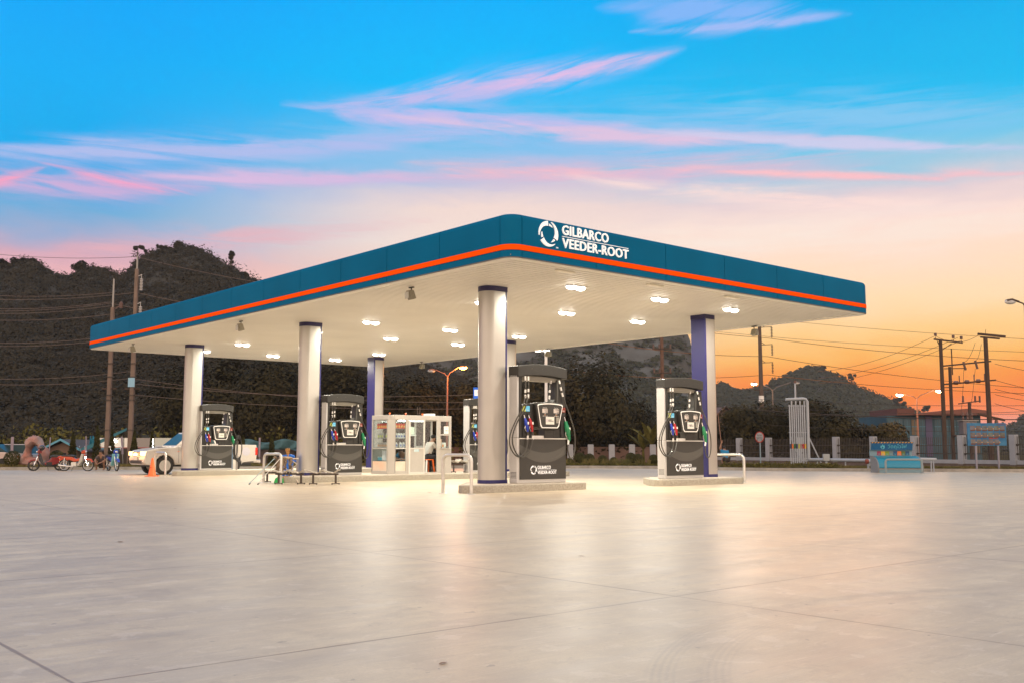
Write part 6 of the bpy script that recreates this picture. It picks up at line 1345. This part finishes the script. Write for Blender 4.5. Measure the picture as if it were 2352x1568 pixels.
def tarp(px0, px1, pt, pb, Y, lab, m):
    n = 22; x0 = xz(px0, Y).x; w = xz(px1, Y).x - x0; v = []
    for j in range(5):
        for i in range(n):
            t = i / (n - 1); z = at(0, pt + (pb - pt) * j / 4, Y).z + .12 * math.sin(t * 9 + 1) * (1 - j / 6) * (j < 2); v.append((x0 + w * t, Y + .12 * math.sin(t * 21 + j) , z))
    o = MB().add(v, [(j * n + i, j * n + i + 1, (j + 1) * n + i + 1, (j + 1) * n + i) for j in range(4) for i in range(n - 1)]).build('tarpaulin', m, smooth=True, fix=False); o.modifiers.new('th', 'SOLIDIFY').thickness = .02; tag(o, lab, 'tarpaulin'); return o
TB = mat('tarp_blue', (.02, .15, .20), .6, vary=.2, scale=1.5)
tarp(558, 682, 1011, 1031, 66, 'dull blue tarpaulin sheet behind the pickup tailgate', mat('tarp_teal_dim', (.045, .115, .135), .8, vary=.15)); tarp(204, 214, 1004, 1029, 64, 'bright blue hanging tarpaulin left of the tallest conifer', mat('tarp_bright', (.01, .20, .30), .6))
v = MB().prism([(0, 0), (3.0, 1.35), (3.0, 1.2), (0.6, 0)], 0, .03, 'xz').build('shade_net', TB); v.location = at(178, 1032, 63); tag(v, 'slanting blue shade net right of the gabled house', 'net')
house(590, 676, 1060, 1030, 1018, 70, 5, mat('shop_brown', (.11, .085, .08), .9), mat('roof_rust', (0, 0, 0)), 'low shop with blue window frames behind the blue tarpaulin', mat('frame_blue_dim', (.08, .16, .24), .6))
# banner posts
BAN = mat('banner_lilac', (.27, .22, .27), .8)
for i, (px, pt, pb, w, lean, lab) in enumerate(((25.6, 1006, 1038, 6.5, 0, 'wide pale banner post at the far left'), (109, 1007, 1058, 2.6, .1, 'thin pale banner right of the rock arch'), (199, 1004.5, 1052, 3, -.1, 'thin pale banner left of the blue tarpaulin'), (283, 1006, 1046, 4.5, -.15, 'leaning pale banner beside the taller concrete pole'), (595, 1008, 1052, 4, 0, 'pale banner behind the pickup tailgate'), (714, 1010, 1050, 4, -.1, 'pale banner left of the bench column'))):
    Y = 58; k = Y / FPX; zt = at(px, pt, Y).z; zb = at(px, pb, Y).z; r = empty('banner', xz(px, Y, .1)); tag(r, lab, 'banner', 'upright pale banners along the left verge'); MB().tube([(lean, 0, zt), (0, 0, -.1)], .02, 6).build('banner_pole', GALV, r)
    MB().prism([(lean - w * k / 2, zt), (lean + w * k / 2, zt), (lean * .4 + w * k / 2, zb), (lean * .4 - w * k / 2, zb)], -.02, -.005, 'xz').build('banner_cloth', BAN, r)
# parked car far left, partly outside the frame
r = empty('parked_car', xz(-30, 61, -.05)); tag(r, 'pinkish beige parked car cut by the left edge of the photo', 'car'); CP = mat('car_beige', (.52, .40, .36), .3, coat=.4)
MB().prism([(-2.0, .3), (-2.1, .7), (-1.2, .95), (1.3, .95), (2.05, .85), (2.15, .5), (2.0, .3)], -.8, .8, 'xz').build('body', CP, r, bevel=.06); MB().prism([(-1.2, .93), (-.5, 1.4), (.8, 1.42), (1.5, .93)], -.7, .7, 'xz').build('cabin', mat('car_glass', (0, 0, 0)), r, bevel=.05)
for x in (-1.25, 1.3): MB().lathe([(.30, -.85), (.30, -.62), (.15, -.6)], (x, 0, .28), 18, 'y').build('wheel', TYRE, r)
MB().box(1.98, 2.12, -.75, -.45, .6, .74).build('tail_light', REDL, r, bevel=.01)
r = empty('parked_car', xz(48, 62, -.05)); tag(r, 'silver parked car half hidden behind the rock arch', 'car'); CS = mat('car_silver', (.42, .42, .46), .3, metal=.3)
MB().prism([(-1.0, .3), (-1.05, .8), (.9, .85), (1.0, .3)], -.75, .75, 'xz').build('body', CS, r, bevel=.05); MB().prism([(-.85, .82), (-.6, 1.38), (.5, 1.4), (.85, .82)], -.68, .68, 'xz').build('cabin', mat('car_glass', (0, 0, 0)), r, bevel=.04); MB().box(-.75, .65, -.7, .7, 1.37, 1.42).build('roof', CS, r, bevel=.02)
for x in (-.6, .6): MB().lathe([(.28, -.8), (.28, -.6), (.15, -.58)], (x, 0, .26), 16, 'y').build('wheel', TYRE, r)
# tall shop sign seen left of the nearest column
r = empty('pole_sign', xz(1101, 52, 0)); tag(r, 'blue and white illuminated pole sign peeping out left of the nearest column', 'sign'); k = 52 / FPX
z0, z1 = at(1101, 926, 52).z, at(1101, 889, 52).z; MB().box(-.32, .34, -.12, .12, z0, z1).build('sign_box', mat('sign_blue', (.0, .10, .55), .35, emit=.5), r, bevel=.02); MB().box(-.27, .3, -.135, -.12, z0 + .4, z1 - .12).build('sign_face', mat('sign_face_white', (.8, .82, .85), .4, emit=.4), r)
MB().tube([(0, 0, -.1), (0, 0, z0)], .07, 8).build('post', GALV, r); mb = MB(); ring_logo(mb, .02, z0 + .58, .12, -.135, .01); mb.build('sign_emblem', mat('ink_red', (0, 0, 0)), r)

# ================================================================== right side: wall, fence, signs, pipes, cabinet
r = empty('boundary_wall', (0, 0, 0)); tag(r, 'brownish pink panelled boundary wall beyond the road between the two front pumps', 'wall'); WL = mat('wall_pink_brown', (.15, .092, .074), .9, vary=.12, scale=.8)
Y = 79; xa, xb = xz(840, Y).x, xz(1660, Y).x; MB().box(xa, xb, Y, Y + .15, -.3, 1.12).build('wall_panels', WL, r); MB().box(xa, xb, Y - .05, Y + .2, 1.12, 1.22).build('coping', WL, r)
x = xa; i = 0
while x < xb: MB().box(x, x + .18, Y - .06, Y, -.3, 1.118).build('pilaster', WL, r); x += 3.0
for i, (px, lab) in enumerate(((1357, 'first white fence post from the largest pump, beyond the shrubs'), (1405.5, 'second white fence post from the largest pump'), (1452, 'third white fence post from the largest pump'), (1500, 'fourth white fence post, beside the right pump hoses'), (1310, 'white fence post just right of the largest pump hose'), (1600, 'white fence post hidden behind the right column'))):
    k = 68 / FPX; p = xz(px, 68, -.1); r = empty('concrete_post', p); tag(r, lab, 'post', 'free standing white posts beyond the shrubs'); h = at(px, 1020, 68).z + .1; MB().box(-.19, .19, -.15, .15, 0, h).build('post_shaft', FWHITE, r, bevel=.015); MB().box(-.17, .17, -.13, .13, h, h + .02).build('post_cap', FWHITE, r)
fence = empty('iron_fence', (0, 0, 0)); tag(fence, 'white posted iron railing fence on a brown plinth along the right side', 'fence')
fp = [(1560, 71.5), (1628, 69.8), (1699, 68), (1767, 65.6), (1840, 63.2), (1922, 60.7), (2008, 58.2), (2103, 55.6), (2212, 53), (2331.6, 50.5), (2465, 48)]
FPn = [xz(px, y, 0) for px, y in fp]
for i, p in enumerate(FPn):
    d = (FPn[min(i + 1, len(FPn) - 1)] - FPn[max(i - 1, 0)]).normalized(); z = math.atan2(d.y, d.x)
    o = MB().box(-.16, .16, -.16, .16, .30, 1.80).build('fence_post', FWHITE, fence, bevel=.015); o.location = p; o.rotation_euler = (0, 0, z)
    o2 = MB().box(-.13, .13, -.165, .1, -.1, .30).build('plinth_pier', PLINTH, fence); o2.location = p; o2.rotation_euler = (0, 0, z)
for a, b in zip(FPn[:-1], FPn[1:]):
    L = (b - a).length; z = math.atan2(b.y - a.y, b.x - a.x)
    def pc(mb, name, m):
        o = mb.build(name, m, fence); o.location = a; o.rotation_euler = (0, 0, z); return o
    pc(MB().box(.161, L - .161, -.10, .10, .33, .53), 'white_beam', FWHITE); pc(MB().box(.14, L - .14, -.06, .06, -.15, .329), 'plinth_wall', PLINTH)
    mb = MB().box(.17, L - .17, -.02, .02, .82, .86).box(.17, L - .17, -.02, .02, 1.28, 1.32); n = int((L - .4) / .115)
    for j in range(n): x = .2 + (L - .4) * j / (n - 1); mb.box(x - .011, x + .011, -.012, .012, .56, 1.72)
    pc(mb, 'railing_panel', PICK)
    mb = MB().lathe([(.05, -.05), (.05, .05)], (.2, -.03, .84), 8, 'x').lathe([(.05, -.05), (.05, .05)], (.2, -.03, 1.30), 8, 'x'); pc(mb, 'hinge_clamps', PICK)
# round no parking sign
Y = 57; c = at(1744.5, 1002.5, Y); r = empty('road_sign', (c.x, c.y, 0), R(-50)); tag(r, 'round white road sign with red rim and Thai words over a double arrow', 'road sign'); rr_ = 12.6 * Y / FPX
MB().tube([(.0, .04, -.1), (.0, .04, c.z)], .035, 8).build('post', mat('post_pale_blue', (.22, .30, .35), .5), r)
MB().lathe([(rr_, 0), (rr_, .02)], (0, 0, c.z), 36, 'y').build('disc', mat('sign_red', (.33, .025, .008), .5), r); f_ = MB().lathe([(rr_ * .82, -.006), (rr_ * .82, -.001)], (0, 0, c.z), 36, 'y').build('sign_face', mat('sign_face_grey', (.30, .31, .32), .5), r)
mb = MB(); text_into(mb, '\u0e2b\u0e49\u0e32\u0e21\u0e08\u0e2d\u0e14', -rr_ * .55, c.z + .05, rr_ * 1.1, .14, -.006, .003, 0); text_into(mb, '\u0e15\u0e25\u0e2d\u0e14\u0e41\u0e19\u0e27', -rr_ * .65, c.z - .10, rr_ * 1.3, .11, -.006, .003, 0)
mb.box(-rr_ * .5, rr_ * .5, -.009, -.006, c.z - .17, c.z - .15); mb.prism([(-rr_ * .62, c.z - .16), (-rr_ * .44, c.z - .12), (-rr_ * .44, c.z - .20)], -.009, -.006, 'xz'); mb.prism([(rr_ * .62, c.z - .16), (rr_ * .44, c.z - .20), (rr_ * .44, c.z - .12)], -.009, -.006, 'xz'); mb.build('sign_text', DARK, r)
# vent pipe rack
Y = 56; k = Y / FPX; b = xz(1858.5, Y, 0); r = empty('vent_pipe_rack', b); tag(r, 'rack of eight thin white vent pipes with coloured bands and a thick elbow pipe', 'vent pipes')
zt = at(1858, 914.6, Y).z; X0 = lambda px: (px - 1858.5) * k
MB().tube([(X0(1809), 0, zt - .05), (X0(1850), 0, zt), (X0(1855), 0, zt - .03), (0, 0, zt - .15), (0, 0, .55)], .085, 10).build('thick_pipe', PIPE, r, smooth=True)
bandc = [(.04, .05, .10), (.65, .16, .02), (.02, .12, .05), (.03, .04, .09), (.40, .38, .05), (.30, .18, .16), (.42, .03, .04), (.62, .36, .04)]
for i in range(8):
    x = X0(1817.5 + i * 4.85); tp = zt - .12 - (.22 if i % 2 == 0 else 0); p = MB().tube([(x, -.02, -.05), (x, -.02, tp)], .042, 8).build('vent_pipe', PIPE, r, smooth=True)
    z = at(0, 1023.5, Y).z; MB().tube([(x, -.02, z - .13), (x, -.02, z + .13)], .046, 8).build('colour_band', mat('pipe_band%d' % i, bandc[i], .5), p)
for py in (931, 992, 1051): z = at(0, py, Y).z; MB().bar((X0(1815), .03, z), (X0(1856), .03, z), .05).build('cross_rail', PIPE, r)
MB().bar((X0(1859.5), .05, at(0, 1000, Y).z), (X0(1892), .05, .05), .06).build('brace', PIPE, r); MB().bar((X0(1818), .06, at(0, 998, Y).z), (X0(1845), .06, .1), .05).build('brace', PIPE, r)
MB().tube([(X0(1832), 0, zt), (X0(1832), 0, zt + .85)], .05, 8).build('stub_pipe', PIPE, r); MB().lathe([(.065, 0), (.065, .16)], (X0(1832), 0, zt + .85), 8).build('vent_cap', CERAM, r)
# horizontal pipes
r = empty('long_pipe', xz(1861, 56, 0)); tag(r, 'long white pipe running low from the vent rack to the blue cabinet', 'pipe'); L = xz(2015, 51.5, 0) - xz(1861, 56, 0); zp = .5
MB().tube([(0, 0, zp), (L.x, L.y, zp)], .085, 10).build('pipe', PIPE, r, smooth=True)
for t in (.12, .55, .9): MB().box(L.x * t - .03, L.x * t + .03, L.y * t - .03, L.y * t + .03, 0, zp - .05).build('pipe_support', PIPE, r)
r = empty('long_pipe', xz(1993, 50.2, 0)); tag(r, 'white pipe with a rusty red end cap left of the blue cabinet', 'pipe'); MB().tube([(0, 0, .48), (1.3, -.6, .50)], .08, 10).build('pipe', PIPE, r, smooth=True); MB().lathe([(.12, -.06), (.12, .06)], (-.02, 0, .48), 12, 'x').build('end_cap', mat('rust_red', (.22, .05, .03), .7), r); MB().box(0, .08, -.04, .04, 0, .42).build('pipe_support', PIPE, r)
r = empty('long_pipe', xz(2110, 48.6, 0)); tag(r, 'white pipe leaving the blue cabinet to the right on twin supports', 'pipe'); MB().tube([(0, 0, .62), (.9, .1, .60)], .07, 10).build('pipe', PIPE, r, smooth=True)
for x in (.62, .74): MB().box(x, x + .04, .04, .10, 0, .55).build('pipe_support', PIPE, r)
r = empty('meter_box', xz(1898.5, 54.5, 0)); tag(r, 'small grey meter box on a post above the long pipe', 'meter box'); MB().box(-.05, .05, -.05, .05, 0, .5).build('post', PIPE, r); MB().box(-.17, .17, -.1, .1, .45, .82).build('box_body', mat('meter_grey', (.34, .36, .37), .6), r, bevel=.02)
# blue service cabinet
Y = 47.6; k = Y / FPX; b = xz(2006, Y, 0); r = empty('service_cabinet', b, .0); tag(r, 'pale blue service cabinet with curved lid and a hazard striped Thai header panel', 'cabinet')
CB = mat('cabinet_blue', (.0, .20, .33), .4, coat=.2); CBp = mat('cabinet_side', (.19, .20, .21), .5); Wc = 2.1
curve = [(0, .74)] + [(-.05 - .62 * math.sin(R(a)), .74 - .58 * (1 - math.cos(R(a)))) for a in (10, 25, 40, 55, 70, 82)]
sidep = [(.35, .0), (.35, .78), (.05, .78)] + curve + [(-.66, .12), (-.62, .0)]
MB().prism(sidep, 0, .05, 'yz').build('side_panel', CBp, r); MB().prism(sidep, Wc - .05, Wc, 'yz').build('side_panel', CBp, r)
cv_ = [(a, b_) for a, b_ in curve]; v = []; n = len(cv_)
for a, z in cv_: v += [(.05, a, z), (Wc - .05, a, z), (.05, a + .03, z - .03), (Wc - .05, a + .03, z - .03)]
mb = MB().add(v, [(i * 4, i * 4 + 1, i * 4 + 5, i * 4 + 4) for i in range(n - 1)] + [(i * 4 + 2, i * 4 + 6, i * 4 + 7, i * 4 + 3) for i in range(n - 1)]); mb.box(.05, Wc - .05, 0, .35, .74, .77); mb.build('curved_lid', CB, r, smooth=True)
MB().box(.05, Wc - .05, -.64, -.60, .0, .155).build('front_skirt', mat('cabinet_pale', (.15, .25, .31), .5), r); MB().box(.05, Wc - .05, -.66, -.60, .157, .19).build('lid_edge', GALV, r)
MB().box(.05, Wc - .05, -.55, .33, .02, .06).build('cabinet_floor', CBp, r)
hp = [(.04, .78), (.04, 1.0), (-.06, 1.04), (-.16, 1.42), (-.12, 1.43), (.0, 1.06), (.1, 1.02), (.1, .78)]
MB().prism(hp, -.12, 1.86, 'yz').build('header_frame', mat('cabinet_pale', (0, 0, 0)), r)
def onpanel(x, s, off=.006): p = Vector((x, -.06 - .10 * s, 1.04 + .38 * s)); nrm = Vector((0, -.967, -.254)); return p + nrm * off
q = lambda x0, x1, s0, s1, off: [onpanel(x0, s0, off), onpanel(x1, s0, off), onpanel(x1, s1, off), onpanel(x0, s1, off)]
MB().add(q(-.10, 1.84, .04, .86, .006) + q(-.10, 1.84, .04, .86, .0), [(0, 1, 2, 3), (7, 6, 5, 4), (0, 4, 5, 1), (1, 5, 6, 2), (2, 6, 7, 3), (3, 7, 4, 0)]).build('header_board', mat('header_blue', (.0, .085, .22), .5, vary=.15, scale=10), r)
tm = MB(); text_into(tm, '\u0e27\u0e31\u0e15\u0e16\u0e38\u0e44\u0e27\u0e44\u0e1f', 0, 0, 1, 1, 0, .1, .012); mb = MB(); mb.add([onpanel(.68 + v_[0] * .88, .10 + v_[2] * .64, .008 - v_[1] * .03) for v_ in tm.v], tm.f)
mb.build('header_lettering', mat('letter_pale_blue', (.10, .42, .52), .5), r)
fl_ = [(.0, .0), (-.5, .35), (-.35, .75), (-.15, .5), (-.1, 1.0), (.15, .65), (.3, .8), (.5, .4), (.35, .1)]; inn = [(.0, .08), (-.22, .3), (-.02, .55), (.22, .3)]
mb = MB(); mb.add([onpanel(.44 + a * .22, .12 + b_ * .66, .009) for a, b_ in fl_], [tuple(range(len(fl_)))]); mb.build('flame_mark', mat('letter_pale_blue', (0, 0, 0)), r); mb = MB(); mb.add([onpanel(.44 + a * .22, .12 + b_ * .66, .011) for a, b_ in inn], [(0, 1, 2, 3)]); mb.build('flame_core', mat('header_blue', (0, 0, 0)), r)
MB().add(q(-.12, 1.86, .87, 1.0, .006), [(0, 1, 2, 3)]).build('hazard_strip', DARK, r)
for i in range(14):
    x = -.10 + i * .142; MB().add([onpanel(x, .88, .009), onpanel(min(x + .07, 1.85), .88, .009), onpanel(min(x + .105, 1.86), .99, .009), onpanel(x + .035, .99, .009)], [(0, 1, 2, 3)]).build('hazard_stripe', mat('hazard_yellow', (.62, .30, .02), .5), r)
for i, cc in enumerate(((.28, .02, .07), (.62, .35, .03), (.16, .26, .02), (.14, .20, .22), (.0, .07, .18), (.70, .15, .02), (.08, .13, .03), (.0, .06, .16))):
    p = MB().box(.22 + i * .19, .405 + i * .19, .030, .036, .80, .99).build('product_square', mat('square%d' % i, cc, .5), r); mb = MB(); text_into(mb, '95', .27 + i * .19, .82, .09, .06, .030, .003, 0); mb.build('square_text', mat('letter_pale_blue', (0, 0, 0)), p)
hoop(xz(2035, 46.4, 0), xz(2118, 46.2, 0), .62, 'white hoop barrier in front of the blue service cabinet', .05, mat('hoop_grey', (.20, .25, .27), .5), .12)
# picture board on two legs
Y = 49.3; k = Y / FPX; b = xz(2225.5, Y, 0); r = empty('notice_board', b); tag(r, 'blue picture board with rows of small photos on two legs', 'notice board'); w = 89 * k; z0, z1 = at(0, 1022.3, Y).z, at(0, 970.5, Y).z
MB().box(0, w, -.03, .03, z0, z1).build('board', mat('board_blue', (.04, .19, .33), .5, colr2=(.0, .09, .24), scale=1.6), r, bevel=.01)
for x in (.21, .78): MB().box(w * x - .035, w * x + .035, -.02, .05, 0, z0).build('leg', mat('post_lilac', (.25, .235, .28), .5), r)
import colorsys
for j in range(3):
    for i in range(6):
        if j == 2 and i == 5: continue
        x = w * (.075 + i * .152); z = z1 - (z1 - z0) * (.12 + j * .30) ; dx, dz = w * .125, (z1 - z0) * .235; cc = colorsys.hsv_to_rgb(rng.uniform(0, .12), rng.uniform(.3, .7), rng.uniform(.06, .18)); c2_ = colorsys.hsv_to_rgb(rng.uniform(.5, .65), .25, .18)
        p = MB().box(x, x + dx, -.038, -.031, z - dz, z).build('picture', mat('pic%d_%d' % (i, j), cc, .5, colr2=c2_, scale=6), r); MB().box(x, x + dx, -.041, -.038, z - dz, z - dz * .75).build('caption_bar', mat('caption_dark', (.10, .035, .025), .5), p)
        if i < 5: MB().box(x + dx + .005, x + dx + w * .022, -.036, -.031, z - dz * .65, z - dz * .45).build('arrow_mark', mat('hazard_yellow', (0, 0, 0)), r)
MB().box(w * .55, w * .77, -.037, -.031, z0 + (z1 - z0) * .305, z0 + (z1 - z0) * .335).build('red_strip', mat('sign_red', (0, 0, 0)), r); MB().box(w * .77, w * .98, -.037, -.031, z1 - .09, z1 - .05).build('dark_strip', mat('strip_purple', (.10, .06, .14), .5), r)
# far building
Y = 112; k = Y / FPX; b = xz(2040, Y, 0); r = empty('office_building', b); tag(r, 'low blue glazed building with a reddish flat roof behind the transformer poles', 'building'); Wb = 215 * k; zr = at(2040, 953, Y).z
MB().box(0, Wb, 0, 9, -.3, zr).build('wall', mat('building_blue', (.025, .075, .105), .6, vary=.2, scale=.4), r)
MB().box(xz(2060, Y).x - b.x, xz(2100, Y).x - b.x, -.6, 8, zr + .002, zr + .75).build('roof', mat('roof_brown_red', (.12, .045, .035), .8), r); MB().prism([(xz(2100, Y).x - b.x, zr + .002), (Wb + .4, zr + .002), (Wb + .4, zr + .5), (xz(2225, Y).x - b.x, zr + .75), (xz(2100, Y).x - b.x, zr + .2)], -1, 8, 'xz').build('roof', mat('roof_pink', (.19, .075, .055), .8), r)
MB().box(88 * k, 103 * k, -.12, -.0, .2, zr - .05).build('purple_panel', mat('panel_purple', (.07, .06, .13), .6), r)
MF = mat('mullion_blue', (.05, .17, .24), .5); WP = mat('window_reflect', (.025, .07, .10), .3)
for i in range(12):
    for j in range(2):
        x = (4 + i * 17.4) * k; 
        if 84 < 4 + i * 17.4 < 104: continue
        z = .6 + j * (zr - .8) / 2; p = MB().box(x, x + 14.5 * k, -.05, -.0, z, z + (zr - .8) / 2 - .25).build('window', WP if (i * 7 + j) % 11 else mat('window_warm', (.12, .085, .05), .4), r); MB().box(x + 7 * k, x + 7.6 * k, -.08, -.05, z, z + (zr - .8) / 2 - .25).box(x, x + 14.5 * k, -.08, -.05, z + (zr - .8) / 4 - .1, z + (zr - .8) / 4 - .02).build('frame', MF, p)
house(1655, 1682, 960, 950, 934, 95, 6, mat('house_dim', (0, 0, 0)), mat('roof_rust', (0, 0, 0)), 'rusty roofed house corner just right of the right column')
# dry leaves scattered on the concrete
lf = mat('dry_leaf', (.20, .09, .04), .8)
for i, (px, py, lab) in enumerate(((6, 1161, 'dry leaf at the left edge'), (403, 1167, 'curled dry leaf left of the middle on the concrete'), (276, 1244, 'largest curled dry leaf on the left concrete'), (531, 1151, 'dry leaf below the bench seats'), (859, 1153, 'dry leaf on the concrete ahead of the nearest barrier'), (986, 1131, 'dry leaf at the foot of the nearest barrier'), (1322, 1222, 'dry leaf in front of the largest pump'), (1336, 1277, 'thin dry leaf in the middle of the forecourt'), (1018, 1524, 'small dry twig in the near foreground'), (1205, 1153, 'dry leaf before the nearest island'))):
    d = ray(px, py); p = d * (-CAMH / d.z) + Vector((0, 0, CAMH)); s = (.03 if p.y > 9 else .012) + .012 * (i % 3); a = i * 1.3
    v = []
    for j in range(5):
        t = j / 4; w = .4 * math.sin(math.pi * (t * .9 + .05)); v += [((t - .5) * 2 * s, -w * s, .004 + .03 * w * s * 10 * (t * .6 + .2)), ((t - .5) * 2 * s, 0, .004), ((t - .5) * 2 * s, w * s, .004 + .25 * w * s)]
    o = MB().add(v, [(j * 3 + c_, j * 3 + c_ + 1, j * 3 + c_ + 4, j * 3 + c_ + 3) for j in range(4) for c_ in (0, 1)]).build('dry_leaf', lf, fix=False); o.location = (p.x, p.y, .002); o.rotation_euler = (0, 0, a); tag(o, lab, 'leaf', 'dry leaves on the concrete')

# ================================================================== haze
HZ = bpy.data.materials.new('haze_air'); HZ.use_nodes = True; ht = HZ.node_tree; ht.nodes.remove(ht.nodes['Principled BSDF'])
pv = ht.nodes.new('ShaderNodeVolumePrincipled'); pv.inputs['Color'].default_value = (.86, .80, .74, 1); pv.inputs['Density'].default_value = .00021; pv.inputs['Anisotropy'].default_value = .2
ht.links.new(pv.outputs[0], ht.nodes['Material Output'].inputs['Volume'])
hz = MB().box(-420, 520, -60, 905, -1.4, 64).build('haze', HZ); tag(hz, 'thin evening haze over the whole place', 'haze', None, 'stuff')
